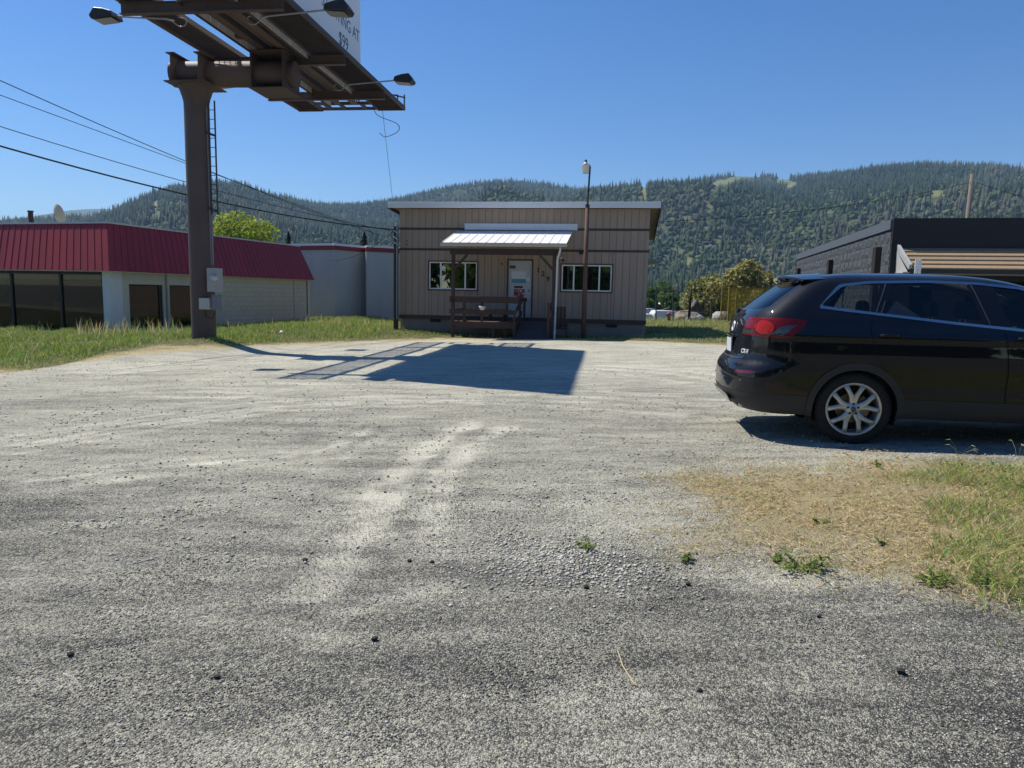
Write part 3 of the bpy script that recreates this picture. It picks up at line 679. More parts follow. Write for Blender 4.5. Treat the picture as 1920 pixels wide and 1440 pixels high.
WHITE_M = mat('white_metal', (0.72, 0.74, 0.76), 0.42, var=0.05, vscale=1.5)
VINYL = mat('white_vinyl', (0.86, 0.86, 0.84), 0.45, var=0.04)
SKIRT = mat('skirt_board', (0.27, 0.22, 0.185), 0.85, var=0.15, vscale=3)
house = thing('house', 'single storey tan plank house with white fascia and number 129 by the door', 'house', HA, HROT)
Z_TRIM0 = hp(*c2(1735, 870))[1]; Z_BOT = 0.10; Z_TOP = hp(*c2(1770, 112))[1]
Z_T2 = hp(*c2(1770, 253))[1]; Z_T1 = hp(*c2(1765, 397))[1]
HD = 8.0; ROOF_DROP = 0.62
# openings in the front wall: (x0, x1, z0, z1)
wl = [hp(*c2(293, 655)), hp(*c2(630, 460))]; wr = [hp(*c2(1172, 668)), hp(*c2(1530, 480))]
dl = [hp(*c2(818, 640)), hp(*c2(997, 449))]
WIN = [(wl[0][0], wl[1][0], wl[0][1], wl[1][1]), (wr[0][0], wr[1][0], wr[0][1], wr[1][1])]
DZ0 = 0.60
DOOR = (dl[0][0], dl[1][0], DZ0, dl[1][1])
inset = 0.05
def cut_spans(x0, x1, z0, z1):
    """vertical pieces of a plank left around the openings"""
    sp = [(z0, z1)]
    for ox0, ox1, oz0, oz1 in WIN + [DOOR]:
        if x1 <= ox0 + inset or x0 >= ox1 - inset: continue
        new = []
        for a, b in sp:
            lo, hi = oz0 + inset, oz1 - inset
            if hi <= a or lo >= b: new.append((a, b)); continue
            if lo > a: new.append((a, lo))
            if hi < b: new.append((hi, b))
        sp = new
    return [s for s in sp if s[1] - s[0] > 0.02]
wall = MB()     # sheathing behind the planks, with the openings left free
def wall_sheet(mb, x0, x1, z0, z1, y0, y1, holes):
    xs = sorted({x0, x1, *[h[i] for h in holes for i in (0, 1)]}); xs = [x for x in xs if x0 <= x <= x1]
    for a, b in zip(xs[:-1], xs[1:]):
        sp = [(z0, z1)]
        for h in holes:
            if h[0] <= a + 1e-6 and h[1] >= b - 1e-6:
                new = []
                for p, q in sp:
                    if h[3] <= p or h[2] >= q: new.append((p, q)); continue
                    if h[2] > p: new.append((p, h[2]))
                    if h[3] < q: new.append((h[3], q))
                sp = new
        for p, q in sp: mb.span((a, y0, p), (b, y1, q))
HOLES = [(o[0] + inset, o[1] - inset, o[2] + inset, o[3] - inset) for o in WIN] + [(DOOR[0] + 0.05, DOOR[1] - 0.05, DZ0 - 0.02, DOOR[3] - 0.05)]
wall_sheet(wall, 0, HL, Z_TRIM0, Z_TOP - 0.02, 0.022, 0.12, HOLES)
wall.build('wall', mat('groove_shadow_board', (0.19, 0.148, 0.118), 0.9), house)
side = MB()
for x0 in (0.0, HL - 0.1):
    side.add([(x0, 0.125, 0.05), (x0 + 0.1, 0.125, 0.05), (x0 + 0.1, HD, 0.05), (x0, HD, 0.05), (x0, 0.125, Z_TOP - .03), (x0 + 0.1, 0.125, Z_TOP - .03), (x0 + 0.1, HD, Z_TOP - ROOF_DROP - .03), (x0, HD, Z_TOP - ROOF_DROP - .03)],
             [(0, 1, 2, 3), (4, 7, 6, 5), (0, 4, 5, 1), (1, 5, 6, 2), (2, 6, 7, 3), (3, 7, 4, 0)])
side.span((0.1, HD - 0.1, 0.05), (HL - 0.1, HD, Z_TOP - ROOF_DROP - .06)); side.span((0.1, 0.125, 0.30), (HL - 0.1, HD - 0.1, 0.42))
side.build('rear_wall', TAN, house)
PW = 0.262; npl = int(HL / PW) + 1; cache = {}
def plank(x0, x1, z0, z1):
    key = (round(x1 - x0, 3), round(z1 - z0, 3))
    if key not in cache:
        b = MB(); b.box((0, 0, 0), (x1 - x0 - 0.012, 0.02, z1 - z0)); me = b.mesh('siding_plank')
        bm = bmesh.new(); bm.from_mesh(me); bmesh.ops.bevel(bm, geom=[e for e in bm.edges if abs(e.verts[0].co.z - e.verts[1].co.z) > 0.01], offset=0.004, segments=1, affect='EDGES'); bm.to_mesh(me); bm.free()
        cache[key] = me
    o = link_mesh('siding_plank', cache[key], TAN, house); o.location = ((x0 + x1) / 2, 0.010 - rnd.random() * 0.003, (z0 + z1) / 2)
for band, (z0, z1) in enumerate(((Z_TRIM0, Z_T1), (Z_T1, Z_T2), (Z_T2, Z_TOP))):
    for k in range(npl):
        x0, x1 = k * PW, min(HL, (k + 1) * PW)
        if x1 - x0 < 0.03: continue
        xe = sorted({x0, x1, *[e for o in WIN + [DOOR] for e in (o[0] + inset, o[1] - inset) if x0 + .001 < e < x1 - .001 and o[2] < z1]})
        if len(xe) > 2 and all(len(cut_spans(p, q, z0, z1)) == 1 and cut_spans(p, q, z0, z1)[0] == (z0, z1) for p, q in zip(xe[:-1], xe[1:])): xe = [x0, x1]
        for p, q in zip(xe[:-1], xe[1:]):
            if q - p < 0.02: continue
            for a, b in cut_spans(p, q, z0, z1): plank(p, q, a, b)
for z, h in ((Z_T1, 0.085), (Z_T2, 0.085), (Z_TRIM0, 0.15)):
    b = MB(); b.span((-0.012, -0.022, z - h / 2), (HL + 0.012, -0.004, z + h / 2)); b.build('trim_board', BROWN, house, bevel=0.003)
sk = MB(); wall_sheet(sk, 0.1, HL - 0.1, -0.02, Z_TRIM0 - 0.076, 0.07, 0.12, []); sk.build('skirting', SKIRT, house)
for cx, cy in ((341, 857), (1517, 893)):
    x, z = hp(*c2(cx, cy)); v = MB(); v.span((x - 0.2, 0.03, z - 0.055), (x + 0.2, 0.069, z + 0.055))
    f = v.build('vent', mat('vent_dark', (0.012, 0.010, 0.010), 0.8), house)
    for j in range(4):
        s = MB(); s.box((x, 0.028, z - 0.04 + j * 0.027), (0.39, 0.012, 0.006)); s.build('louvre', BROWN, f)
# windows
def window(o, name_glass):
    x0, x1, z0, z1 = o; w = thing('window', None, None); w.parent = house; del_keys(w)
    tr = MB(); t = 0.05
    tr.span((x0, -0.02, z0), (x0 + t, -0.001, z1)); tr.span((x1 - t, -0.02, z0), (x1, -0.001, z1)); tr.span((x0 + t, -0.02, z1 - t), (x1 - t, -0.001, z1)); tr.span((x0 + t, -0.026, z0), (x1 - t, -0.001, z0 + t))
    tr.build('window_trim', BROWN, w)
    a0, a1, b0, b1 = x0 + t, x1 - t, z0 + t, z1 - t; f = MB(); s = 0.045
    m1 = a0 + (a1 - a0) * 0.245; m2 = a0 + (a1 - a0) * 0.755
    for p, q in ((a0, a0 + s), (a1 - s, a1), (m1 - .028, m1 + .028), (m2 - .028, m2 + .028)): f.span((p, 0.0, b0), (q, 0.05, b1))
    for p, q in ((b0, b0 + s), (b1 - s, b1)):
        for u0, u1 in ((a0 + s, m1 - .028), (m1 + .028, m2 - .028), (m2 + .028, a1 - s)): f.span((u0, 0.0, p), (u1, 0.05, q))
    f.build('frame', VINYL, w)
    for u0, u1, cols_ in ((a0 + s, m1 - .028, 1), (m1 + .028, m2 - .028, 4), (m2 + .028, a1 - s, 1)):
        g = MB(); g.span((u0, 0.022, b0 + s), (u1, 0.026, b1 - s)); g.build('pane', glass('window_glass', (0.35, 0.38, 0.37), 1.0, ior=2.5), w)
        mu = MB()
        for k in range(1, cols_): x = u0 + (u1 - u0) * k / cols_; mu.span((x - .006, 0.030, b0 + s), (x + .006, 0.038, b1 - s))
        for k in range(1, 4): z = b0 + s + (b1 - b0 - 2 * s) * k / 4; mu.span((u0, 0.0405, z - .006), (u1, 0.045, z + .006))
        mu.build('muntin', VINYL, w)
def del_keys(o):
    for k in ('label', 'category', 'group'):
        if k in o: del o[k]
for o in WIN: window(o, 'w')
# pale blinds and dark room behind the panes
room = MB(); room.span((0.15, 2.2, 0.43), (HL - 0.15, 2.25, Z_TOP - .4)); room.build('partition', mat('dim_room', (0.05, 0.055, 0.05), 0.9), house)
xb, zb = hp(*c2(528, 590)); bl = MB(); bl.prism([(-.09, -.16), (.09, -.16), (.10, .05), (.05, .16), (-.03, .17), (-.09, .06)], 0.10, 0.11, lambda x, y, t: (xb + x, t, zb + y)); bl.build('paper_shade', mat('lit_paper', (0.6, 0.6, 0.55), 0.8), house)
# door
x0, x1, z0, z1 = DOOR; t = 0.055
dt = MB(); dt.span((x0, -0.024, z0), (x0 + t, -0.002, z1)); dt.span((x1 - t, -0.024, z0), (x1, -0.002, z1)); dt.span((x0 + t, -0.024, z1 - t), (x1 - t, -0.002, z1)); dt.build('door_trim', BROWN, house)
door = MB(); door.span((x0 + t, 0.03, z0), (x1 - t, 0.07, z1 - t)); door = door.build('door', mat('white_door', (0.50, 0.53, 0.54), 0.5, var=0.06), house)
def on_door(name, cx0, cy0, cx1, cy1, m, d=0.004):
    a = hp(*c2(cx0, cy1), 0.03); b = hp(*c2(cx1, cy0), 0.03); q = MB(); q.span((a[0], 0.03 - d - 0.003, a[1]), (b[0], 0.03 - 0.002, b[1])); return q.build(name, m, door)
paper = mat('notice_paper', (0.66, 0.68, 0.72), 0.6, var=0.03)
on_door('notice', 850, 530, 950, 580, paper); on_door('notice', 850, 580, 948, 606, mat('blue_notice', (0.12, 0.30, 0.42), 0.5, var=0.05)); on_door('notice', 945, 568, 973, 596, paper)
on_door('mail_slot', 868, 627, 925, 640, mat('brass_dark', (0.06, 0.05, 0.04), 0.4, 0.6)); 
def poster():
    m = bpy.data.materials.new('red_poster'); m.use_nodes = True; N = m.node_tree.nodes; L = m.node_tree.links; b = N['Principled BSDF']
    tc = N.new('ShaderNodeTexCoord'); v = N.new('ShaderNodeTexVoronoi'); v.inputs['Scale'].default_value = 14; L.new(tc.outputs['Object'], v.inputs['Vector'])
    r = N.new('ShaderNodeValToRGB'); r.color_ramp.interpolation = 'CONSTANT'; s = N.new('ShaderNodeSeparateColor'); L.new(v.outputs['Color'], s.inputs[0]); L.new(s.outputs[0], r.inputs[0])
    e = r.color_ramp.elements; e[0].color = (0.30, 0.03, 0.04, 1); e[1].position = 0.45; e[1].color = (0.45, 0.16, 0.05, 1)
    for p, c in ((0.62, (0.12, 0.04, 0.10)), (0.8, (0.5, 0.35, 0.2)), (0.92, (0.6, 0.5, 0.5))): k = e.new(p); k.color = (*c, 1)
    L.new(r.outputs[0], b.inputs['Base Color']); b.inputs['Roughness'].default_value = 0.35; return m
on_door('poster', 864, 648, 938, 712, poster()); on_door('sticker', 838, 490, 878, 510, mat('grey_print', (0.10, 0.11, 0.12), 0.6, var=0.6, vscale=30))
kx, kz = hp(*c2(966, 658), 0.03); kn = MB(); kn.lathe([(0.0, -0.055), (0.024, -0.05), (0.03, -0.035), (0.018, -0.02), (0.012, 0.0)], 12, (kx, 0.03, kz), 'y'); kn.build('door_handle', mat('dark_knob', (0.06, 0.05, 0.045), 0.35, 0.8), door, True)
# house number
def text_mesh(txt, size, depth, align='CENTER', font_bold=False):
    cu = bpy.data.curves.new('txt', 'FONT'); cu.body = txt; cu.size = size; cu.extrude = depth; cu.align_x = align; cu.align_y = 'CENTER'; cu.resolution_u = 3
    if font_bold: cu.offset = size * 0.02
    o = bpy.data.objects.new('txt', cu); COL.objects.link(o); dg = bpy.context.evaluated_depsgraph_get(); me = bpy.data.meshes.new_from_object(o.evaluated_get(dg)); bpy.data.objects.remove(o); bpy.data.curves.remove(cu); return me
for ch, cx, cy in (('1', 1028, 522), ('2', 1060, 547), ('9', 1094, 582)):
    me = text_mesh(ch, 0.27, 0.008, font_bold=True); x, z = hp(*c2(cx, cy)); o = link_mesh('house_number', me, mat('number_dark', (0.03, 0.022, 0.02), 0.5), house); o.location = (x, -0.012, z); o.rotation_euler = (math.pi / 2, 0, 0)
# roof: low shed roof, high side to the front
OV, FR = 0.36, 0.30
zf1 = hp(*c2(1000, 66), -FR)[1]; zf0 = hp(*c2(1000, 107), -FR)[1]
fa = MB(); fa.span((-OV, -FR - 0.03, zf0), (HL + OV, -FR, zf1)); fa.build('fascia', WHITE_M, house, bevel=0.004)
rf = MB()
def slope(x0, x1, y0, y1, za, zb, th): rf.add([(x0, y0, za - th), (x1, y0, za - th), (x1, y1, zb - th), (x0, y1, zb - th), (x0, y0, za), (x1, y0, za), (x1, y1, zb), (x0, y1, zb)], [(0, 1, 2, 3), (4, 7, 6, 5), (0, 4, 5, 1), (1, 5, 6, 2), (2, 6, 7, 3), (3, 7, 4, 0)])
slope(-OV, HL + OV, -FR + 0.003, HD + 0.3, zf1 - .02, zf1 - .02 - ROOF_DROP, 0.06)
rf.build('roof', mat('roof_metal', (0.55, 0.57, 0.58), 0.45, 0.3), house)
for sx in (-OV, HL + OV):
    rk = MB(); ys = (-FR + 0.003, HD + 0.3); za = zf1 - 0.085; zb = za - ROOF_DROP
    rk.add([(sx - .02, ys[0], za - .15), (sx + .02, ys[0], za - .15), (sx + .02, ys[1], zb - .15), (sx - .02, ys[1], zb - .15), (sx - .02, ys[0], za), (sx + .02, ys[0], za), (sx + .02, ys[1], zb), (sx - .02, ys[1], zb)], [(0, 1, 2, 3), (4, 7, 6, 5), (0, 4, 5, 1), (1, 5, 6, 2), (2, 6, 7, 3), (3, 7, 4, 0)])
    rk.build('rake_board', mat('rake_brown', (0.075, 0.05, 0.04), 0.7), house)
    so = MB(); a, b = (sx + .022, -0.0) if sx < 0 else (HL, sx - .022); so.add([(a, -FR + .01, za - .03), (b, -FR + .01, za - .03), (b, HD, zb - .03), (a, HD, zb - .03), (a, -FR + .01, za - .01), (b, -FR + .01, za - .01), (b, HD, zb - .01), (a, HD, zb - .01)], [(0, 1, 2, 3), (4, 7, 6, 5), (0, 4, 5, 1), (1, 5, 6, 2), (2, 6, 7, 3), (3, 7, 4, 0)]); so.build('soffit', mat('soffit_wood', (0.34, 0.27, 0.19), 0.8), house)
so = MB(); so.span((0, -FR + .005, zf0 + .045), (HL, -0.003, zf0 + .06)); so.build('soffit', MATS['soffit_wood'], house)
# small back porch eave seen past the right corner
be = MB(); be.span((HL + 0.02, 5.2, 3.10), (HL + 0.55, 7.6, 3.20)); be.span((HL + .38, 5.19, 2.86), (HL + .46, 5.25, 3.099)); be.build('side_eave', mat('eave_grey', (0.36, 0.37, 0.38), 0.6), house)
# wall fittings
def fitting(name, cx, cy, s, m): x, z = hp(*c2(cx, cy)); q = MB(); q.span((x - s[0] / 2, -s[1], z - s[2] / 2), (x + s[0] / 2, -0.003, z + s[2] / 2)); q.build(name, m, house, bevel=0.006)
fitting('flood_light', 1317, 404, (0.13, 0.16, 0.12), mat('black_plastic', (0.012, 0.012, 0.014), 0.5)); fitting('security_camera', 1194, 456, (0.08, 0.10, 0.08), MATS['black_plastic'])
fitting('camera_mount', 1182, 440, (0.07, 0.03, 0.05), VINYL); fitting('porch_sensor', 785, 480, (0.06, 0.03, 0.07), BROWN); fitting('hook', 153, 325, (0.03, 0.04, 0.05), BROWN); fitting('hook', 153, 350, (0.05, 0.03, 0.06), BROWN)
# ------------------------------------------------------------------ porch canopy, deck, ramp
PD = -2.35
porch_w = mat('porch_wood', (0.066, 0.040, 0.033), 0.72, var=0.22, vscale=3, bump=0.25)
ax0, az1 = hp(*c2(540, 210)); ax1, az0 = hp(*c2(1290, 256))
fl = MB(); fl.span((ax0, -0.06, az0), (ax1, -0.024, az1)); fl.build('canopy_flashing', WHITE_M, house)
gx0, gz0_ = hp(*c2(358, 340), PD); gx1, gz1_ = hp(*c2(1200, 345), PD); gzm = (gz0_ + gz1_) / 2 + 0.02
tx0, ztop = hp(*c2(515, 258)); tx1 = hp(*c2(1275, 258))[0]
CX0, CX1 = min(gx0, tx0), max(gx1, tx1); CX0, CX1 = (gx0 + tx0) / 2, (gx1 + tx1) / 2
canopy = MB(); nrib = 14; cw = (CX1 - CX0) / nrib
def cz(y): return ztop + (gzm - ztop) * (y / PD)
mpan = mat('canopy_metal', (0.84, 0.84, 0.83), 0.4, 0.0, var=0.04)
for k in range(nrib):
    p = MB(); x0 = CX0 + k * cw; prof = [(0, 0), (0.010, 0.018), (0.028, 0.018), (0.038, 0), (cw - 0.001, 0)]
    vs = []; n = len(prof)
    for y in (-0.03, PD):
        for dx, dz in prof: vs.append((x0 + dx, y, cz(y) + dz))
        for dx, dz in prof: vs.append((x0 + dx, y, cz(y) + dz - 0.004))
    fs = []
    for i in range(n - 1): fs += [(i, i + 1, 2 * n + i + 1, 2 * n + i), (n + i, 3 * n + i, 3 * n + i + 1, n + i + 1), (i, n + i, n + i + 1, i + 1), (2 * n + i, 2 * n + i + 1, 3 * n + i + 1, 3 * n + i)]
    fs += [(0, 2 * n, 3 * n, n), (n - 1, 2 * n - 1, 4 * n - 1, 3 * n - 1)]; p.add(vs, fs); p.build('roof_panel', mpan, house)
gu = MB(); gu.prism([(0, 0), (-.10, 0.0), (-.11, .03), (-.11, .11), (-.10, .11), (-.095, .02), (-.01, .015), (-.01, .10), (0, .10)], CX0 - .02, CX1 + .02, lambda x, y, t: (t, PD - 0.012 + x, gzm - .13 + y)); gu.build('gutter', mat('cream_gutter', (0.52, 0.48, 0.40), 0.5, var=0.08), house)
bz = gzm - 0.20
pxl = hp(*c2(459, 900), PD + .25)[0]; pxr = hp(*c2(1124, 900), PD + .25)[0]
PY = PD + 0.25
bm_ = MB(); bm_.span((pxl - .12, PY - .05, bz - .20), (pxr + .12, PY + .05, bz - 0.0)); bm_.build('beam', porch_w, house, bevel=0.005)
for k in range(7):
    rft = MB(); x = CX0 + .15 + (CX1 - CX0 - .3) * k / 6; rft.beam((x, -0.03, cz(0) - .075), (x, PD + .02, cz(PD) - .075), 0.045, 0.12); rft.build('rafter', porch_w, house)
gl_ = float(gz(*(HA + HE * pxl + HN * PY)[:2])); gr_ = float(gz(*(HA + HE * pxr + HN * PY)[:2]))
for x, g in ((pxl, gl_), (pxr, gr_)):
    q = MB(); q.span((x - .055, PY - .055, g - .05), (x + .055, PY + .055, bz - .201)); q.build('post', porch_w, house, bevel=0.004)
    s = 1 if x == pxl else -1; br = MB(); br.beam((x + s * .058, PY, bz - .68), (x + s * .50, PY, bz - .21), .08, .08, (0, 1, 0)); br.build('brace', porch_w, house)
# deck
DTOP = 0.56; dx0 = pxl - .06; dx1 = hp(*c2(880, 900), PY)[0]; rx1 = hp(*c2(1086, 960), PD)[0] - .02
deck_m = mat('deck_board', (0.13, 0.075, 0.055), 0.75, var=0.2, vscale=3, bump=0.3, streak=(1, 6, 1))
nb = 16; bw = (-PY - .03) / nb
for k in range(nb):
    b = MB(); y0 = PY + k * bw; b.span((dx0, y0 + .004, DTOP - .035), (dx1 if y0 < -1.25 else rx1, y0 + bw - .004, DTOP)); b.build('deck_board', deck_m, house)
rim_ = MB(); rim_.span((dx0 - .02, PY - .04, DTOP - .23), (dx1, PY, DTOP + .002)); rim_.build('rim_board', porch_w, house, bevel=0.004)
for x in (dx0 + .05, (dx0 + dx1) / 2 + .35, dx1 - .05):
    q = MB(); q.span((x - .045, PY + .01, -0.05), (x + .045, PY + .10, DTOP - .04)); q.build('deck_post', porch_w, house)
rt = hp(*c2(700, 722), PY)[1]; rm = hp(*c2(700, 800), PY)[1]
def rail(name, p, q, w, h): r_ = MB(); r_.beam(p, q, w, h); r_.build(name, porch_w, house, bevel=0.004)
rail('top_rail', (dx0 - .06, PY - .03, rt), (dx1 + .10, PY - .03, rt), .05, .19); rail('mid_rail', (dx0 - .06, PY - .03, rm), (dx1 - .05, PY - .03, rm), .045, .15)
rail('rail_cap', (dx0 - .06, PY + .03, rt + .115), (dx1 + .1, PY + .03, rt + .115), .16, .035)
rail('top_rail', (dx0 - .03, PY + .06, rt), (dx0 - .03, -0.05, rt), .05, .14); rail('mid_rail', (dx0 - .03, PY + .06, rm), (dx0 - .03, -0.05, rm), .045, .14)
for cx in (533, 652): x = hp(*c2(cx, 800), PY)[0]; q = MB(); q.span((x - .045, PY + .0, DTOP), (x + .045, PY + .06, rt + .09)); q.build('rail_post', porch_w, house)
# ramp runs straight towards the lot, hand rail on its left, post and low kerb on its right
RY = PD - 0.15; rz = float(gz(*(HA + HE * ((dx1 + rx1) / 2) + HN * RY)[:2])) + 0.02
rp = MB(); a, b = dx1 + .02, rx1
rp.add([(a, RY, rz - .04), (b, RY, rz - .04), (b, -1.26, DTOP - .06), (a, -1.26, DTOP - .06), (a, RY, rz + .01), (b, RY, rz + .01), (b, -1.26, DTOP + .002), (a, -1.26, DTOP + .002)], [(0, 1, 2, 3), (4, 7, 6, 5), (0, 4, 5, 1), (1, 5, 6, 2), (2, 6, 7, 3), (3, 7, 4, 0)])
rp.build('ramp', mat('ramp_tread', (0.085, 0.07, 0.075), 0.9, var=0.1, bump=0.5, bscale=120), house)
for y in (RY + .05, -1.2, -0.1): q = MB(); g = rz - .05 if y < -2 else 0; q.span((dx1 - .05, y, g), (dx1 + .015, y + .09, rt + .08 - (.42 if y < -2 else 0))); q.build('rail_post', porch_w, house)
rail('hand_rail', (dx1 + .05, RY + .03, rt - .37), (dx1 + .05, -1.15, rt + .03), .06, .14); rail('hand_rail', (dx1 + .05, RY + .03, rt - .80), (dx1 + .05, -1.15, rm - .02), .05, .12); rail('hand_rail', (dx1 + .05, -1.13, rt + .03), (dx1 + .05, -.05, rt + .03), .06, .14)
q = MB(); q.span((rx1 + .02, RY + .05, rz - .05), (rx1 + .11, RY + .14, rt - .05)); q.build('rail_post', porch_w, house); rail('hand_rail', (rx1 + .065, RY + .16, rt - .40), (rx1 + .065, -1.2, rt - .02), .05, .13)
# downspout
dsx = gx1 - .12; ds = MB(); zt = gzm - .13; px_ = pxr + .11; ds.tube([(dsx, PD - .06, zt), (dsx, PD - .06, zt - .10), (px_, PY - .06, zt - .42), (px_, PY - .065, zt - .8), (px_ - .03, PY - .065, gr_ + .04), (px_ - .02, PY - .22, gr_ + .02)], 0.036, 8); ds.build('downspout', mat('white_spout', (0.72, 0.70, 0.66), 0.5), house, True)
# bench on the deck and chair by the ramp, white planter on the rail, lamp post: things of their own
def local(x, y, z): return HA + HE * x + HN * y + Vector((0, 0, z))
bx0, _ = hp(*c2(695, 840), -1.0); bx1, _ = hp(*c2(818, 840), -1.0)
bench = thing('bench', 'low brown wooden bench on the porch deck under the rail', 'bench', local((bx0 + bx1) / 2, -1.0, DTOP), HROT); bl_ = (bx1 - bx0)
for j in range(3): b = MB(); b.span((-bl_ / 2, -.2 + j * .135, .38), (bl_ / 2, -.2 + j * .135 + .125, .42)); b.build('slat', deck_m, bench)
for sx in (-1, 1):
    for sy in (-1, 1): b = MB(); b.span((sx * (bl_ / 2 - .08) - .03, sy * .15 - .03, 0), (sx * (bl_ / 2 - .08) + .03, sy * .15 + .03, .379)); b.build('leg', porch_w, bench)
b = MB(); b.span((-bl_ / 2 + .1, -.17, .28), (bl_ / 2 - .1, -.145, .378)); b.build('apron', porch_w, bench)
ppx, ppz = hp(*c2(655, 767), PY - .12); P = local(ppx, PY - .12, ppz)
pot = thing('hanging_planter', 'white half round planter hung on the porch rail', 'planter', P, HROT); r_ = 0.115
b = MB(); b.lathe([(0.0, -r_), (r_ * .45, -r_ * .9), (r_ * .8, -r_ * .6), (r_, -r_ * .1), (r_ * 1.05, .03), (r_ * .98, .03), (r_ * .9, -.02), (0, -.03)], 20); b.build('bowl', mat('white_ceramic', (0.70, 0.71, 0.64), 0.4, var=0.04), pot, True)
b = MB(); b.beam((0, 0.02, .03), (0, 0.09, .13), .03, .006); b.build('hook', BROWN, pot); b = MB(); b.lathe([(0, .005), (r_ * .88, 0.0)], 14); b.build('soil', mat('potting_soil', (0.03, 0.022, 0.016), 0.95), pot)
chx, _ = hp(*c2(1163, 860), -2.0); chg = float(gz(*local(chx, -1.9, 0)[:2]))
chair = thing('garden_chair', 'brown slatted high back chair beside the ramp', 'chair', local(chx, -1.7, chg), HROT + 0.15)
for k in range(4): b = MB(); b.span((-.24 + k * .125, .22, .30), (-.24 + k * .125 + .11, .245, 1.12)); b.build('back_slat', porch_w, chair)
b = MB(); b.span((-.26, -.30, .36), (.26, .215, .40)); b.build('seat', porch_w, chair)
for sx in (-1, 1):
    b = MB(); b.span((sx * .3 - .045, -.32, .58), (sx * .3 + .045, .26, .605)); b.build('armrest', porch_w, chair)
    for y in (-.28, .2): b = MB(); b.span((sx * .285 - .025, y - .03, 0), (sx * .285 + .025, y + .03, .579)); b.build('leg', porch_w, chair)
lampg = ground_hit(1093.5, 634); lamp = thing('yard_lamp', 'tall slender wooden and pipe yard lamp with white shade before the house', 'lamp post', lampg, 0)
top = at_y(1099, 303, lampg.y); mid = at_y(1101.5, 386, lampg.y); neck = at_y(1107, 310, lampg.y); L0 = lampg
b = MB(); b.tube([Vector((0, 0, -.1)), (mid - L0) * 0.5, mid - L0], 0.095, 10, r1=0.068); b.build('wooden_post', mat('post_wood', (0.155, 0.085, 0.055), 0.8, var=0.25, vscale=3, bump=0.5, streak=(4, 4, .4)), lamp, True)
b = MB(); b.tube([mid - L0 - Vector((0, 0, .05)), mid - L0, neck - L0 + Vector((-.01, 0, -.05)), neck - L0 + Vector((-.03, 0, .0)), neck - L0 + Vector((-.09, 0, .0))], 0.033, 8); b.build('pipe', mat('rusty_pipe', (0.05, 0.038, 0.032), 0.6, 0.4, var=0.3), lamp, True)
b = MB(); b.tube([mid - L0 - Vector((0, 0, .06)), mid - L0 + Vector((0, 0, .05))], 0.078, 10); b.build('collar', MATS['rusty_pipe'], lamp)
tt = at_y(1098, 318, lampg.y) - L0
b = MB(); b.lathe([(0.10, -.12), (.125, -.08), (.13, .10), (.15, .115), (.16, .12), (.06, .22), (.05, .25), (.0, .26)], 18, tt); b.build('lamp_shade', mat('milk_shade', (0.72, 0.70, 0.64), 0.5, var=0.05), lamp, True)
b = MB(); b.lathe([(.045, .25), (.05, .27), (.035, .33), (0, .335)], 10, tt); b.build('photocell', MATS['black_plastic'], lamp)
# ================================================================== billboard on its steel column
BO = Vector((-6.55, 20.22, 0)); BD = Vector((0.125, 0.992, 0)).normalized(); BP = Vector((BD.y, -BD.x, 0)); BROT = math.atan2(BP.y, BP.x)
# local frame of the billboard: x across (towards the house side), y along the sign, z up
STEEL = mat('brown_steel', (0.085, 0.058, 0.050), 0.6, 0.0, var=0.28, vscale=1.5, bump=0.06, bscale=14)
RUST = mat('rusty_grating', (0.060, 0.042, 0.035), 0.75, 0.1, var=0.3, vscale=3)
bb = thing('billboard', 'large two sided billboard on a brown steel column with catwalks and flood lamps', 'billboard', BO, BROT)
def bl(w): v = Vector(w) - BO; return Vector((v.dot(BP), v.dot(BD), v.z))
WZ = 7.70
pb = ground_hit(383, 637); pole_w = Vector((pb.x, 20.3 if abs(pb.y - 20.3) > 1.2 else pb.y, 0))
pole_w = at_y(383, 637, 20.3); pole = bl(pole_w); PR = 0.325; ptop = 6.95
pole_tx = bl(at_y(371, 175, 20.3)); lean = (pole_tx.x - pole.x)
b = MB(); b.tube([(pole.x, pole.y, -0.5), (pole.x, pole.y, ptop)], PR, 40); b.build('column', STEEL, bb, angle=0.6)
b = MB(); b.lathe([(PR + .002, ptop - .42), (PR + .03, ptop - .30), (PR + .09, ptop - .12), (PR + .13, ptop)], 40, (pole.x, pole.y, 0)); b.build('column_head', STEEL, bb, True)
AX0 = bl(at_y(327, 140, 20.4)).x; AX1 = 0.62; AZ_ = 7.28; AR = 0.33; AY = pole.y * 0.5
arm_a = Vector((AX0, pole.y, AZ_)); arm_b = Vector((AX1, 0.0, AZ_)); ad = (arm_b - arm_a).normalized()
b = MB(); b.tube([arm_a, arm_b], AR, 36); b.build('torque_arm', STEEL, bb, angle=0.6)
def across(t): return arm_a + ad * t
b = MB(); b.box((pole.x, pole.y, ptop + .012), (1.15, 1.15, .025)); b.build('saddle_plate', STEEL, bb)
for dx in (-.40, .38):      # saddle gussets either side of the column
    c = Vector((pole.x + dx, pole.y, 0)); b = MB()
    b.prism([(-.55, 0.026), (.55, 0.026), (.52, .35), (.50, .72), (-.50, .72), (-.52, .35)], -.012, .012, lambda x, y, t: (c.x + t, c.y + x, ptop + y)); b.build('gusset', STEEL, bb)
    b = MB(); b.box((c.x - .0, c.y, ptop + .735), (.24, 1.05, .022)); b.build('gusset_cap', STEEL, bb)
    for sy in (-.42, .42):
        for sx in (-.07, .07): b = MB(); b.lathe([(0, .05), (.022, .05), (.022, 0)], 6, (c.x + sx, c.y + sy, ptop + .026)); b.build('bolt', STEEL, bb)
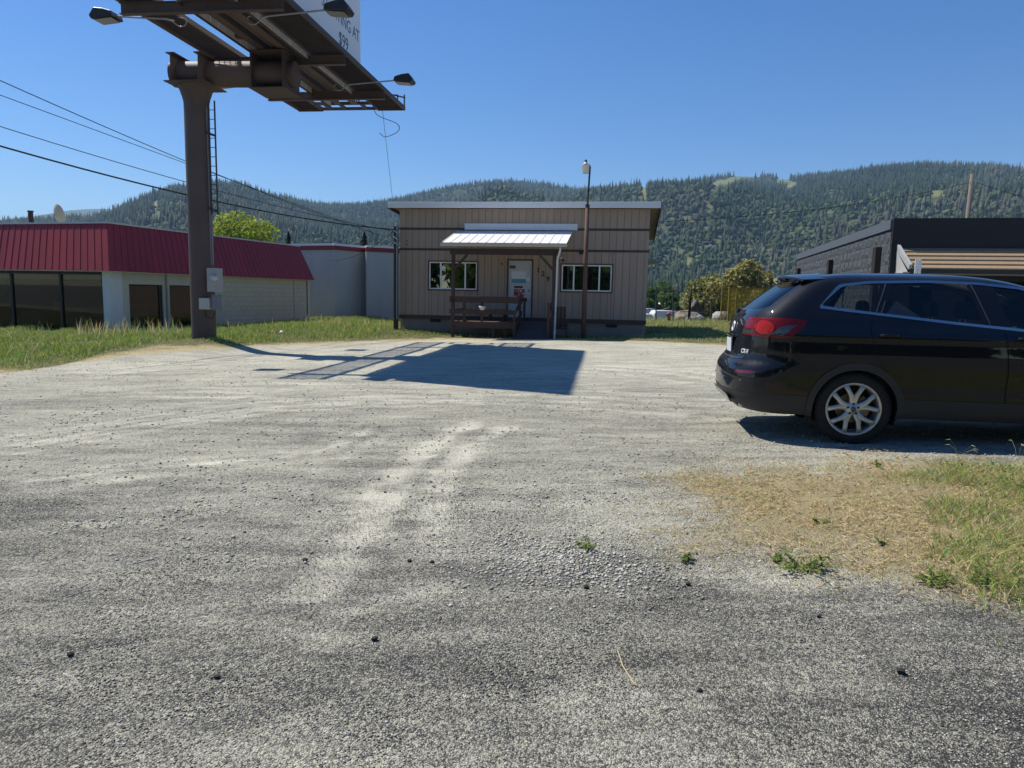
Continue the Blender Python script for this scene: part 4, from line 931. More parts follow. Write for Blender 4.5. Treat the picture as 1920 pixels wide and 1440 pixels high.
# sign saddle over the end of the arm
ux = 0.10
for dx in (-.52, .36):
    b = MB(); b.prism([(-.52, -.45), (.52, -.45), (.52, .46), (-.52, .46)], -.012, .012, lambda x, y, t: (ux + dx + t, x, AZ_ + y)); b.build('sign_gusset', STEEL, bb)
b = MB(); b.box((ux - .08, 0, AZ_ - .46), (1.0, 1.05, .022)); b.build('saddle_plate', STEEL, bb)
b = MB(); b.box((ux - .08, 0, AZ_ + .471), (1.0, 1.05, .022)); b.build('saddle_plate', STEEL, bb)
# main longitudinal beams and uprights that carry the two faces
S0, S1 = -4.6, 5.3
for q_, nm in ((-.14, 'main_beam'), (.44, 'main_beam')):
    b = MB(); b.ibeam((q_, S0 + .2, WZ + .32), (q_, S1 - .2, WZ + .32), .22, .44, .022); b.build(nm, STEEL, bb)
b = MB(); b.tube([(0.16, S0 + .6, WZ + .30), (0.16, S1 - .6, WZ + .30)], .15, 16); b.build('stiffener_tube', STEEL, bb, angle=0.6)
for s_ in (-3.4, -1.2, 1.2, 3.6):
    for q_ in (-.36, .70): b = MB(); b.ibeam((q_ - .0001, s_, WZ + .56), (q_, s_ + .0001, WZ + 4.4), .16, .16, .014) if False else b.span((q_ - .06, s_ - .08, WZ + .12), (q_ + .06, s_ + .08, WZ + 4.42)); b.build('upright', STEEL, bb)
# outriggers
for s_, x0, x1 in ((-3.55, -1.90, 1.90), (0.20, -1.92, 1.90), (3.62, -1.92, 1.93)):
    b = MB(); b.ibeam((x0, s_, WZ - .02), (x1, s_, WZ - .02), .15, .24, .016); b.build('outrigger', STEEL, bb)
# catwalks: edge channels, grating bars (each a bar), far end railing
W0, W1 = -4.35, 5.95
def catwalk(side):
    a, c = (0.98, 1.90) if side > 0 else (-1.90, -1.06)
    for x in (a, c):
        b = MB(); b.span((x - .03, W0, WZ + .115), (x + .03, W1, WZ + .235)); b.build('catwalk_channel', STEEL, bb)
    n = 5
    for k in range(n):
        x = a + .05 + (c - a - .1) * (k + .5) / n; p = MB(); p.span((x - .005, W0, WZ + .20), (x + .005, W1, WZ + .225)); p.build('grating_bar', RUST, bb)
    m = 228; p = MB()
    for k in range(m):
        y = W0 + (W1 - W0) * (k + .5) / m; wd = .0032; p.span((a + .031, y - wd, WZ + .185), (c - .031, y + wd, WZ + .2195))
    o = p.build('catwalk_grating', RUST, bb); o['kind'] = 'stuff'
    b = MB(); b.span((a - .03, W1, WZ + .10), (c + .03, W1 + .05, WZ + .235)); b.build('end_channel', STEEL, bb)
catwalk(1); catwalk(-1)
b = MB(); b.span((-1.02, W1, WZ + .13), (.945, W1 + .05, WZ + .23)); b.build('end_bridge', STEEL, bb)
b = MB(); b.span((-1.02, W1 - .7, WZ + .13), (.945, W1 - .64, WZ + .23)); b.build('end_bridge', STEEL, bb)
for x in (-.75, -.2, .55): b = MB(); b.span((x - .04, W1 - .639, WZ + .14), (x + .04, W1 - .001, WZ + .22)); b.build('bridge_strut', STEEL, bb)
for x in (-.35, .3): b = MB(); b.tube([(x, W1 - .3, WZ + .22), (x, W1 - .3, WZ + .9)], .018, 6); b.build('hanger_rod', STEEL, bb)
# end rails of the right catwalk
for x in (1.66, 1.90): b = MB(); b.tube([(x, W1 + .02, WZ + .1), (x, W1 + .02, WZ + .62)], .025, 8); b.build('rail_post', STEEL, bb)
b = MB(); b.beam((1.5, W1 + .02, WZ + .62), (1.93, W1 + .02, WZ + .52), .04, .04); b.build('rail_bar', STEEL, bb)
for z in (.30, .62): b = MB(); b.tube([(1.0, W1 + .02, WZ + z), (1.66, W1 + .02, WZ + z)], .018, 6); b.build('rail_bar', STEEL, bb)
# sign faces: vertical sheet panels side by side
FACE = mat('white_vinyl_face', (0.74, 0.76, 0.80), 0.55, var=0.03, vscale=0.6); APR = mat('pale_apron', (0.50, 0.46, 0.42), 0.6, var=0.12, vscale=2)
FB, FH = WZ + 0.34, 4.27
def face(q_, s0, s1, out):
    n = 8; w = (s1 - s0) / n
    for k in range(n):
        p = MB(); p.span((q_ - .02, s0 + k * w + .0006, FB), (q_ + .02, s0 + (k + 1) * w - .0006, FB + FH)); p.build('face_panel', FACE, bb)
    n = 26; w = (s1 - s0) / n     # slatted apron below the face
    for k in range(n):
        p = MB(); p.span((q_ - .012, s0 + k * w + .012, FB - .30), (q_ + .012, s0 + (k + 1) * w - .012, FB - .02)); p.build('apron_panel', APR, bb)
    f = MB(); f.span((q_ - .03 * out - .012, s0, FB - .34), (q_ - .03 * out + .012, s1, FB - .29)); f.build('face_rail', STEEL, bb)
QL, QR = -0.46, 0.86
face(QL, -3.75, 5.25, -1); face(QR, -4.6, 4.4, 1)
INK = mat('blue_grey_ink', (0.07, 0.10, 0.17), 0.6, var=0.05)
def sign_text(txt, size, s_mid, z_):
    me = text_mesh(txt, size, 0.002); o = link_mesh('lettering', me, INK, bb); o.location = (QR + .0235, s_mid, FB + z_); o.rotation_euler = (math.pi / 2, 0, math.pi / 2)
def face_hit(px, py):
    d = ray(px, py); C = Vector((0, 0, EYE)); O = BO + BP * QR; t = (O - C).dot(BP) / d.dot(BP); return bl(C + d * t)
pa, p9 = face_hit(668, 67), face_hit(643, 79); tl_ = 0.50
me = text_mesh('STARTING AT', tl_, .002, 'RIGHT'); o = link_mesh('lettering', me, INK, bb); o.location = (QR + .0235, pa.y + .22, pa.z); o.rotation_euler = (math.pi / 2, 0, math.pi / 2)
sign_text('$99', 0.54, p9.y, p9.z - FB)
# flood lamps on long arms
def flood(q0, q1, s_, label_):
    f = bpy.data.objects.new('flood_lamp', None); COL.objects.link(f); f.parent = bb; sg = 1 if q1 > q0 else -1
    arm = MB(); z = WZ + .02; arm.tube([(q0, s_, z - .05), (q0 + sg * .2, s_, z), (q1 - sg * .2, s_, z + .10)], .022, 8); arm.build('lamp_arm', mat('galvanised', (0.30, 0.31, 0.33), 0.45, 0.7), f)
    h = MB(); c = Vector((q1, s_, z + .12)); X = Vector((sg, 0, 0)); prof = [(-.28, -.08), (.26, -.13), (.31, -.05), (.19, .12), (-.02, .10), (-.24, .04)]
    h.prism(prof, -.21, .21, lambda x, y, t: (c.x + sg * x, c.y + t, c.z + y)); h.build('lamp_housing', mat('dark_bronze', (0.040, 0.036, 0.034), 0.45, 0.5, var=0.2), f, bevel=0.012)
    l = MB(); l.prism([(-.22, -.100), (.20, -.140), (.20, -.150), (-.22, -.110)], -.17, .17, lambda x, y, t: (c.x + sg * x, c.y + t, c.z + y)); l.build('lamp_lens', mat('lens_grey', (0.18, 0.18, 0.17), 0.25), f)
    k = MB(); k.tube(curve_pts([(q0 + sg * .05, s_, z - .05), (q0 - sg * .12, s_ + .02, z - .16), (q0 - sg * .28, s_, z - .14), (q0 - sg * .30, s_, z - .02), (q0 - sg * .12, s_ - .02, z + .03)]), .014, 6); k.build('conduit_loop', MATS['galvanised'], f, True)
for q0, q1 in ((1.0, 2.86), (-1.1, -2.78)):
    for s_ in (-2.82, 2.55): flood(q0, q1, s_, '')
# ladder, conduits, meter boxes on the column
lx = pole.x + PR + .09; ly = pole.y - .12
for dx in (0, .17): b = MB(); b.span((lx + dx - .014, ly - .02, 3.55), (lx + dx + .014, ly + .02, 6.55)); b.build('ladder_rail', mat('ladder_steel', (0.05, 0.045, 0.05), 0.5, 0.3), bb)
for k in range(12): b = MB(); b.tube([(lx, ly, 3.62 + k * .245), (lx + .17, ly, 3.62 + k * .245)], .010, 6); b.build('rung', MATS['ladder_steel'], bb)
for z in (3.7, 5.7): b = MB(); b.beam((lx - .14, ly, z + .05), (lx + .17, ly, z - .06), .03, .06); b.build('standoff', MATS['ladder_steel'], bb)
for dx, dz in ((-.02, 6.4), (.035, 6.3)):
    b = MB(); x = pole.x + PR + dx + .012; b.tube([(x, pole.y - .06, 2.2), (x, pole.y - .06, dz)], .018, 8); b.build('conduit', mat('conduit_grey', (0.30, 0.30, 0.31), 0.5, 0.4), bb)
def pole_box(name, px0, py0, px1, py1, d, m):
    a = bl(at_y(px0, py1, 19.9)); c = bl(at_y(px1, py0, 19.9)); b = MB(); b.span((a.x, pole.y - PR * .98 - d, a.z), (c.x, pole.y - PR * .6, c.z)); return b.build(name, m, bb, bevel=0.012)
GREYB = mat('meter_grey', (0.34, 0.34, 0.33), 0.5, 0.1, var=0.08)
mb_ = pole_box('meter_box', 393, 503, 413.5, 547, .16, GREYB)
c = bl(at_y(408, 521, 19.9)); b = MB(); b.lathe([(0, -.12), (.075, -.11), (.09, -.02), (.095, 0.02)], 16, (c.x, pole.y - PR - .16, c.z), 'y'); b.build('meter_dome', mat('meter_glass', (0.42, 0.46, 0.46), 0.12), mb_, True)
pole_box('switch_box', 401, 553, 411.5, 581, .12, mat('blue_grey_box', (0.16, 0.17, 0.20), 0.5)); pole_box('junction_box', 374, 559, 395, 580, .10, mat('pale_box', (0.46, 0.47, 0.45), 0.5, var=0.05))
a = bl(at_y(384, 582, 19.9)); c = bl(at_y(405, 584, 19.9)); b = MB(); b.tube([(a.x, pole.y - PR - .04, a.z), (a.x + .04, pole.y - PR - .05, a.z - .18), (c.x - .08, pole.y - PR - .05, a.z - .22), (c.x, pole.y - PR - .03, a.z - .02)], .014, 6); b.build('flex_cable', MATS['black_plastic'], bb, True)
b = MB(); b.lathe([(.0, .03), (PR + .10, .03), (PR + .20, -.25)], 26, (pole.x, pole.y, pole.z - .02)); b.build('footing', mat('old_concrete', (0.32, 0.30, 0.26), 0.9, var=0.15), bb)
# ================================================================== red roofed shop (left)
N1 = at_y(204, 507, 24.0); F1 = at_y(590, 530.5, 36.0); N1.z = F1.z = 0
RE = (F1 - N1).normalized(); RL = (F1 - N1).length; RN = Vector((-RE.y, RE.x, 0)); RROT = math.atan2(RE.y, RE.x)      # local x along the long wall (away), y to the left/back
shop = thing('shop_building', 'low white block shop with dark red ribbed metal mansard roof', 'building', N1, RROT)
EZ, TZ, IN, RB = 2.06, 3.66, 0.62, -0.75
SW = 11.0                       # width of the front to the left
RED = mat('red_metal_roof', (0.25, 0.015, 0.020), 0.5, 0.0, var=0.16, vscale=1.6, spec=0.4, streak=(1, 1, .35))
OVH = 0.22
def rib_panel(p0, p1, q0, q1, n, name='roof_panel'):
    """ribbed mansard sheets between the eave line p0-p1 and the top line q0-q1"""
    p0, p1, q0, q1 = map(Vector, (p0, p1, q0, q1)); nrm = (p1 - p0).cross(q0 - p0).normalized()
    for k in range(n):
        e = [(k + f) / n for f in (0, .0, .10, .16, .996)]; hgt = [0, .018, .018, 0, 0]; vs = []
        e = [k / n, (k + .05) / n, (k + .13) / n, (k + .18) / n, (k + .994) / n]
        for base, t in ((0, 0), (0, 1)):
            for f, h in zip(e, hgt): vs.append((p0.lerp(p1, f) if t == 0 else q0.lerp(q1, f)) + nrm * h)
        for t in (0, 1):
            for f, h in zip(e, hgt): vs.append((p0.lerp(p1, f) if t == 0 else q0.lerp(q1, f)) + nrm * (h - .012))
        fs = []
        for i in range(4): fs += [(i, i + 1, 5 + i + 1, 5 + i), (10 + i, 15 + i, 15 + i + 1, 10 + i + 1), (i, 10 + i, 11 + i, i + 1), (5 + i, 6 + i, 16 + i, 15 + i)]
        fs += [(0, 5, 15, 10), (4, 14, 19, 9)]
        b = MB(); b.add(vs, fs); b.build(name, RED, shop)
rib_panel((0, 0, EZ), (RL, 0, EZ), (IN, IN, TZ), (RL - .35, IN, TZ), 44)                 # long side
rib_panel((0, SW, EZ), (0, 0, EZ), (IN, SW, TZ), (IN, IN, TZ), 36)                      # front
e_ = MB(); e_.add([(RL, 0, EZ), (RL, SW, EZ), (RL - .35, SW, TZ), (RL - .35, IN, TZ)], [(0, 1, 2, 3)]); e_.build('roof_end', RED, shop)
so = MB(); so.span((0.02, 0.02, EZ - .03), (RL - .03, SW, EZ - .008)); so.build('soffit', mat('cream_soffit', (0.50, 0.47, 0.36), 0.7), shop)
CAP = mat('grey_coping', (0.50, 0.51, 0.52), 0.45, 0.3, var=0.08)
b = MB(); b.span((IN - .03, IN - .03, TZ), (RL - .32, IN + .16, TZ + .055)); b.build('coping', CAP, shop); b = MB(); b.span((IN - .03, IN + .161, TZ), (IN + .16, SW, TZ + .055)); b.build('coping', CAP, shop)
b = MB(); b.span((IN + .17, IN + .17, TZ - .25), (RL - .36, SW, TZ - .2)); b.build('flat_roof', mat('roof_felt', (0.3, 0.3, 0.3), 0.9), shop)
BLOCK = mat('white_block', (0.47, 0.47, 0.385), 0.8, var=0.07, vscale=4, bump=0.25, bscale=40)
# long wall of painted concrete blocks, each block a piece, joints recessed
W0_ = OVH; bl0 = 5.0; blocks_end = RL - .42
back = MB(); back.span((bl0, W0_ + .02, RB), (blocks_end, W0_ + .2, EZ - .03)); back.build('wall', mat('block_joint', (0.30, 0.30, 0.25), 0.9), shop)
bh, bw_ = 0.2, 0.4; bmesh_cache = {}
def block(x0, x1, z0, z1):
    key = (round(x1 - x0, 3), round(z1 - z0, 3))
    if key not in bmesh_cache:
        q = MB(); q.box((0, 0, 0), (x1 - x0 - .009, .04, z1 - z0 - .009)); bmesh_cache[key] = q.mesh('concrete_block')
    o = link_mesh('concrete_block', bmesh_cache[key], BLOCK, shop); o.location = ((x0 + x1) / 2, W0_ + .002 + rnd.random() * .002, (z0 + z1) / 2)
z = EZ - .03; row = 0
while z > -0.15:
    x = bl0 - (bw_ / 2 if row % 2 else 0)
    while x < blocks_end:
        a, c = max(x, bl0), min(x + bw_, blocks_end)
        if c - a > .05: block(a, c, z - bh, z)
        x += bw_
    z -= bh; row += 1
b = MB(); b.span((bl0, W0_ - .012, RB), (blocks_end, W0_ + .019, z)); b.build('wall_base', BLOCK, shop)
# corner pier, glazed bays on the long side
WHT = mat('white_pier', (0.56, 0.60, 0.62), 0.7, var=0.05)
b = MB(); b.span((OVH, W0_ - .0, RB), (0.75, W0_ + .3, EZ - .03)); b.build('corner_pier', WHT, shop)
b = MB(); b.span((0.751, W0_ + .01, EZ - .42), (bl0 - .001, W0_ + .2, EZ - .03)); b.build('lintel', BLOCK, shop)
ALU = mat('black_alu', (0.015, 0.015, 0.016), 0.4, 0.5); SHOPGLASS = glass('shop_glass', (0.55, 0.57, 0.55), 0.55, ior=1.5)
def bay(x0, x1):
    f = MB(); t = .05
    f.span((x0, W0_ + .06, RB), (x0 + t, W0_ + .14, EZ - .42)); f.span((x1 - t - .09, W0_ + .06, RB), (x1, W0_ + .14, EZ - .42)); f.span((x0 + t, W0_ + .06, EZ - .42 - t), (x1 - t - .09, W0_ + .14, EZ - .42)); f.build('window_frame', ALU, shop)
    g = MB(); g.span((x0 + t, W0_ + .09, RB), (x1 - t - .09, W0_ + .10, EZ - .42 - t)); g.build('pane', SHOPGLASS, shop)
bay(1.05, 2.62); bay(2.95, 4.55)
for x0, x1 in ((.751, 1.049), (2.621, 2.949), (4.551, bl0 - .001)): b = MB(); b.span((x0, W0_ + .012, RB), (x1, W0_ + .2, EZ - .421)); b.build('pier', BLOCK, shop)
b = MB(); b.tube([(2.78, W0_ - .03, EZ - .03), (2.78, W0_ - .03, RB)], .035, 8); b.build('downpipe', mat('pipe_grey', (0.30, 0.31, 0.29), 0.6), shop)
b = MB(); b.tube([(blocks_end - 1.1, W0_ - .03, EZ - .03), (blocks_end - 1.1, W0_ - .03, RB)], .022, 6); b.build('downpipe', MATS['pipe_grey'], shop)
b = MB(); b.span((blocks_end + .02, W0_ + .03, RB), (blocks_end + .14, W0_ + .1, EZ - .03)); b.build('downpipe', MATS['black_alu'], shop); b = MB(); b.span((blocks_end + .16, W0_ + .02, RB), (RL - .05, W0_ + .2, EZ - .03)); b.build('end_pier', BLOCK, shop)
# glazed front
xs_ = [.30, 2.35, 4.55, 6.8, SW]
for k, y in enumerate(xs_[1:-1]): b = MB(); b.span((OVH + .02, y - .05, RB), (OVH + .12, y + .05, EZ - .03)); b.build('mullion', ALU, shop)
b = MB(); b.span((OVH + .02, W0_ + .30, RB), (OVH + .10, W0_ + .36, EZ - .03)); b.build('mullion', ALU, shop)
b = MB(); b.span((OVH + .02, .56, EZ - .13), (OVH + .121, SW, EZ - .04)); b.build('head_frame', ALU, shop)
for y0, y1 in ((.58, 2.30), (2.40, 4.50), (4.60, 6.75), (6.85, SW)): b = MB(); b.span((OVH + .06, y0, RB), (OVH + .07, y1, EZ - .13)); b.build('pane', SHOPGLASS, shop)
# inside of the shop: floor, back wall, low partition, ceiling strip, counter, shelf
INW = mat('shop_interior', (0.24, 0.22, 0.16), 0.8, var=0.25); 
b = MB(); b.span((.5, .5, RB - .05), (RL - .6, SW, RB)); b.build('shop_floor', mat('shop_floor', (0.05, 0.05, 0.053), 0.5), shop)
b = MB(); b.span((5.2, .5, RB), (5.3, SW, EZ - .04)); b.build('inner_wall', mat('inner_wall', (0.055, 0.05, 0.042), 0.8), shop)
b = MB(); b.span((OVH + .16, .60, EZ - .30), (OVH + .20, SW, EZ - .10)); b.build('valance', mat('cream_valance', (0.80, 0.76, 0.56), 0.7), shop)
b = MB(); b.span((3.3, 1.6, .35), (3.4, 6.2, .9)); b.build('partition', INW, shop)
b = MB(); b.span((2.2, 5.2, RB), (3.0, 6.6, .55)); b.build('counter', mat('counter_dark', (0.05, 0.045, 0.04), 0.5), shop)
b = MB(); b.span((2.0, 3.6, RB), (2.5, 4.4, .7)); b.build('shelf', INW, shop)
b = MB(); b.span((RL - .5, SW - .1, RB), (.3, SW, EZ)); b.build('side_wall', BLOCK, shop)
b = MB(); b.span((RL - .55, .45, RB), (RL - .5, SW - .11, EZ - .04)); b.build('rear_wall', BLOCK, shop)
# satellite dish and vent pipe on its roof (things that stand on it)
def shop_w(x, y, z): return N1 + RE * x + RN * y + Vector((0, 0, z))
def roof_at(px, py, y): return at_y(px, py, y)
D = at_y(104, 402, 29.0); dish = thing('satellite_dish', 'weathered cream satellite dish on the red roofed shop', 'satellite dish', (D.x, D.y, TZ - .2), math.radians(-22))
b = MB(); rr_ = .34; prof = [(rr_ * t, .16 * t * t) for t in (0, .25, .5, .75, 1.0)] + [(rr_ * 1.02, .165), (rr_ * .99, .185), (rr_ * .6, .085), (0, .022)]
b.lathe(prof, 26, (0, 0, 0), 'y'); o = b.build('dish', mat('dish_cream', (0.50, 0.47, 0.36), 0.6, var=0.1), dish, True); o.location = (0, 0, D.z - TZ + .2); o.scale = (.82, 1, 1.12); o.rotation_euler = (math.radians(14), 0, 0)
b = MB(); b.tube([(0, -.06, 0), (0, -.06, D.z - TZ + .2)], .03, 8); b.build('mast', MATS['galvanised'], dish)
b = MB(); b.tube([(0, .05, D.z - TZ - .15), (0, .45, D.z - TZ + .05), (0, .48, D.z - TZ + .14)], .012, 6); b.build('feed_arm', MATS['galvanised'], dish)
V_ = at_y(57, 395, 27.5); b = MB(); b.tube([(V_.x, V_.y, TZ - .2), (V_.x, V_.y, V_.z - .05)], .085, 12); b.tube([(V_.x, V_.y, V_.z - .049), (V_.x, V_.y, V_.z + .0)], .105, 12)
tag(b.build('vent_pipe', mat('pipe_brown', (0.055, 0.032, 0.030), 0.6), None, angle=0.6), 'short dark brown vent pipe on the red roofed shop', 'pipe')
# ------------------------------------------------------------------ grey white hall behind it
hall = thing('hall_building', 'pale grey flat roofed hall with red band behind the red roofed shop', 'building', at_y(628, 600, 40) * 1.0)
hb = hall.location.copy(); hb.z = 0; hall.location = hb
foot = [at_y(500, 560, 43.0), at_y(560, 560, 41.5), at_y(626, 560, 40.5), at_y(627, 560, 40.4), at_y(685, 560, 42.4), at_y(687, 560, 41.4), at_y(760, 560, 42.6), at_y(860, 560, 44.0), at_y(860, 560, 56), at_y(440, 560, 56)]
foot = [Vector((p.x - hb.x, p.y - hb.y)) for p in foot]
HT = at_y(650, 469, 40.5).z
PALE = mat('pale_wall', (0.40, 0.43, 0.42), 0.85, var=0.12, vscale=1.2, bump=0.15, bscale=8, streak=(1, 1, .3))
b = MB(); b.prism([tuple(p) for p in foot], -1.0, HT, lambda x, y, t: (x, y, t)); b.build('wall', PALE, hall)
cen = sum(foot, Vector((0, 0))) / len(foot)
b = MB(); b.prism([tuple(cen + (p - cen) * 1.012) for p in foot], HT, HT + .24, lambda x, y, t: (x, y, t)); b.build('red_band', mat('red_band', (0.20, 0.016, 0.018), 0.5, var=0.08), hall)
b = MB(); b.prism([tuple(cen + (p - cen) * 1.018) for p in foot], HT + .24, HT + .36, lambda x, y, t: (x, y, t)); b.build('coping', mat('white_coping', (0.68, 0.69, 0.70), 0.5), hall)
b = MB(); b.prism([tuple(cen + (p - cen) * 1.004) for p in foot], HT - .07, HT - .002, lambda x, y, t: (x, y, t)); b.build('ledge', PALE, hall)
# ================================================================== dark building (right)
DC = at_y(1673, 411.5, 25.9); DZ = DC.z; DF = at_z(1495, 477, DZ)
DW = (Vector((DF.x, DF.y, 0)) - Vector((DC.x, DC.y, 0))); DLN = DW.length; DN = DW.normalized(); DE = Vector((DN.y, -DN.x, 0)); DROT = math.atan2(DE.y, DE.x)
dark = thing('dark_building', 'charcoal painted flat roofed building with wooden shingle awning behind the car', 'building', (DC.x, DC.y, 0), DROT)
def dloc(w): v = Vector(w) - Vector((DC.x, DC.y, 0)); return Vector((v.dot(DE), v.dot(DN), v.z))
def dplane(px, py, ly=0.0):
    d = ray(px, py); C = Vector((0, 0, EYE)); O = Vector((DC.x, DC.y, 0)) + DN * ly; t = (O - C).dot(DN) / d.dot(DN); return dloc(C + d * t)
def rough_block():
    m = bpy.data.materials.new('split_face_block'); m.use_nodes = True; N = m.node_tree.nodes; L = m.node_tree.links; b = N['Principled BSDF']
    tc = N.new('ShaderNodeTexCoord'); n = N.new('ShaderNodeTexNoise'); n.inputs['Scale'].default_value = 3.2; n.inputs['Detail'].default_value = 8; n.inputs['Roughness'].default_value = 0.72; L.new(tc.outputs['Object'], n.inputs['Vector'])
    mx = N.new('ShaderNodeMix'); mx.data_type = 'RGBA'; mx.inputs[6].default_value = (0.045, 0.052, 0.066, 1); mx.inputs[7].default_value = (0.085, 0.095, 0.115, 1); L.new(n.outputs[0], mx.inputs[0]); L.new(mx.outputs[2], b.inputs['Base Color'])
    bp = N.new('ShaderNodeBump'); bp.inputs['Strength'].default_value = 1.0; bp.inputs['Distance'].default_value = 0.16; L.new(n.outputs[0], bp.inputs['Height']); L.new(bp.outputs[0], b.inputs['Normal']); b.inputs['Roughness'].default_value = 0.75; return m
SPLIT = rough_block()
CHAR = mat('charcoal_stucco', (0.014, 0.015, 0.020), 0.75, var=0.10, vscale=1.2, bump=0.1, bscale=40)
cw_ = 1.6; ch_ = 0.42; k = 0; blkc = {}
b = MB(); b.span((0.03, 0.002, -.6), (0.3, DLN, DZ - .36)); b.build('side_wall', mat('block_backing', (0.03, 0.034, 0.042), 0.9), dark)
z = DZ - .36
while z > -.2:                                    # coarse split-faced blocks, uneven faces
    y = -(.4 if k % 2 else 0)
    while y < DLN:
        a, c = max(y, .005), min(y + .8, DLN - .002)
        if c - a > .06:
            key = (round(c - a, 2), rnd.randint(0, 5))
            if key not in blkc:
                g = MB(); nx_ = 4; vs = []; 
                for j in range(4):
                    for i in range(nx_ + 1): vs.append((-.028 * rnd.random() - (.004 if j in (0, 3) or i in (0, nx_) else .02), (i / nx_ - .5) * (c - a - .012), (j / 3 - .5) * (.40 - .012)))
                fs = [(j * 5 + i, j * 5 + i + 1, (j + 1) * 5 + i + 1, (j + 1) * 5 + i) for j in range(3) for i in range(nx_)]
                n0 = len(vs); vs += [(.03, v[1], v[2]) for v in (vs[0], vs[4], vs[19], vs[15])]; fs += [(0, 1, 2, 3, 4, n0 + 1, n0), (4, 9, 14, 19, n0 + 2, n0 + 1), (19, 18, 17, 16, 15, n0 + 3, n0 + 2), (15, 10, 5, 0, n0, n0 + 3)]
                g.add(vs, fs); blkc[key] = g.mesh('block')
            o = link_mesh('block', blkc[key], SPLIT, dark); o.location = (0.028, (a + c) / 2, z - .20)
        y += .8
    z -= .40; k += 1
b = MB(); b.span((-.05, -.02, DZ - .34), (.32, DLN + .02, DZ)); b.build('parapet_cap', mat('slate_cap', (0.10, 0.115, 0.14), 0.5, var=0.12), dark)
b = MB(); b.span((0.02, -.12, -.6), (16, -.021, DZ + .03)); b.build('front_wall', CHAR, dark)
b = MB(); b.span((.31, .0, DZ - .5), (16, DLN, DZ - .4)); b.build('flat_roof', MATS['roof_felt'], dark); b = MB(); b.span((0.3, DLN - .2, -.6), (16, DLN, DZ - .36)); b.build('rear_wall', CHAR, dark); b = MB(); b.span((15.8, .0, -.6), (16, DLN - .2, DZ - .36)); b.build('end_wall', CHAR, dark)
# shingle awning
AP = -1.15; t0 = dplane(1681, 465, -.12); e0 = dplane(1703, 503.5, AP); WOODY = mat('cedar_shake', (0.30, 0.215, 0.135), 0.8, var=0.2, vscale=3, bump=0.4, streak=(8, 1, 1))
nrow = 5; xl0, xl1 = t0.x, e0.x
for k in range(nrow):
    f0, f1 = k / nrow, (k + 1.12) / nrow; ya, yb = -.125 + (AP + .125) * f0, -.125 + (AP + .125) * f1; za, zb = t0.z + (e0.z - t0.z) * f0, t0.z + (e0.z - t0.z) * f1
    b = MB(); xa = xl0 + (xl1 - xl0) * f0 + .06; b.add([(xa, ya, za), (15.5, ya, za), (15.5, yb, zb + .055), (xa, yb, zb + .055), (xa, ya, za - .02), (15.5, ya, za - .02), (15.5, yb, zb + .012), (xa, yb, zb + .012)], [(0, 1, 2, 3), (4, 7, 6, 5), (0, 4, 5, 1), (1, 5, 6, 2), (2, 6, 7, 3), (3, 7, 4, 0)]); b.build('shingle_course', WOODY, dark)
PALEW = mat('grey_board', (0.40, 0.41, 0.42), 0.7, var=0.1)
b = MB(); b.beam((xl0 + .05, -.13, t0.z + .03), (xl1 + .05, AP - .05, e0.z + .05), .20, .09, (1, 0, 0)); b.build('barge_board', PALEW, dark)
b = MB(); b.beam((xl1 + .06, AP + .02, e0.z - .08), (15.5, AP + .02, e0.z - .08), .05, .16); b.build('awning_fascia', mat('awning_dark', (0.03, 0.03, 0.033), 0.7), dark)
b = MB(); b.add([(xl0, -.13, t0.z - .06), (xl0 + .02, -.13, e0.z - .1), (xl1, AP + .05, e0.z - .1)], [(0, 1, 2)]); b.build('awning_cheek', PALEW, dark)
b = MB(); b.add([(xl0, -.13, e0.z - .17), (15.5, -.13, e0.z - .17), (15.5, AP + .045, e0.z - .17), (xl0, AP + .045, e0.z - .17), (xl0, -.13, e0.z - .11), (15.5, -.13, e0.z - .11), (15.5, AP + .045, e0.z - .11), (xl0, AP + .045, e0.z - .11)], [(0, 1, 2, 3), (4, 7, 6, 5), (0, 4, 5, 1), (1, 5, 6, 2), (2, 6, 7, 3), (3, 7, 4, 0)]); b.build('awning_soffit', PALEW, dark)
b = MB(); b.span((2.5, -.16, -.2), (6.5, -.121, 2.3)); b.build('shop_window', glass('dark_pane', (0.1, 0.1, 0.1)), dark)
# posts along the wall and in front
BLKW = mat('tarred_wood', (0.020, 0.014, 0.014), 0.85, var=0.3, vscale=4, bump=0.4)
for (px0, px1, py, off, label) in ((1640, 1651, 463, .55, 'nearest tall dark post in front of the charcoal block wall'), (1553, 1561, 487, .6, 'middle dark post in front of the charcoal block wall'), (1494.5, 1500.5, 503, .6, 'farthest short dark post at the end of the block wall')):
    d = ray((px0 + px1) / 2, py); O = Vector((DC.x, DC.y, 0)) - DE * off; nrm = DE; t = (O - Vector((0, 0, EYE))).dot(nrm) / d.dot(nrm); P = Vector((0, 0, EYE)) + d * t; w = (px1 - px0) / F_PX * P.y; g = float(gz(P.x, P.y))
    p = MB(); p.add([(x * w / 2 * s_, y * w / 2 * s_, z_) for z_, s_ in ((g - .3 - g, 1.15), ((P.z - g) * .5, .98), (P.z - g - .03, 1.05), (P.z - g, .9)) for x, y in ((-1, -1), (1, -1), (1, 1), (-1, 1))], [(0, 3, 2, 1), (12, 13, 14, 15)] + [(4 * r_ + i, 4 * r_ + (i + 1) % 4, 4 * r_ + 4 + (i + 1) % 4, 4 * r_ + 4 + i) for r_ in range(3) for i in range(4)])
    o = p.build('wooden_post', BLKW); o.location = (P.x, P.y, g); tag(o, label, 'post', 'dark posts along the block wall')
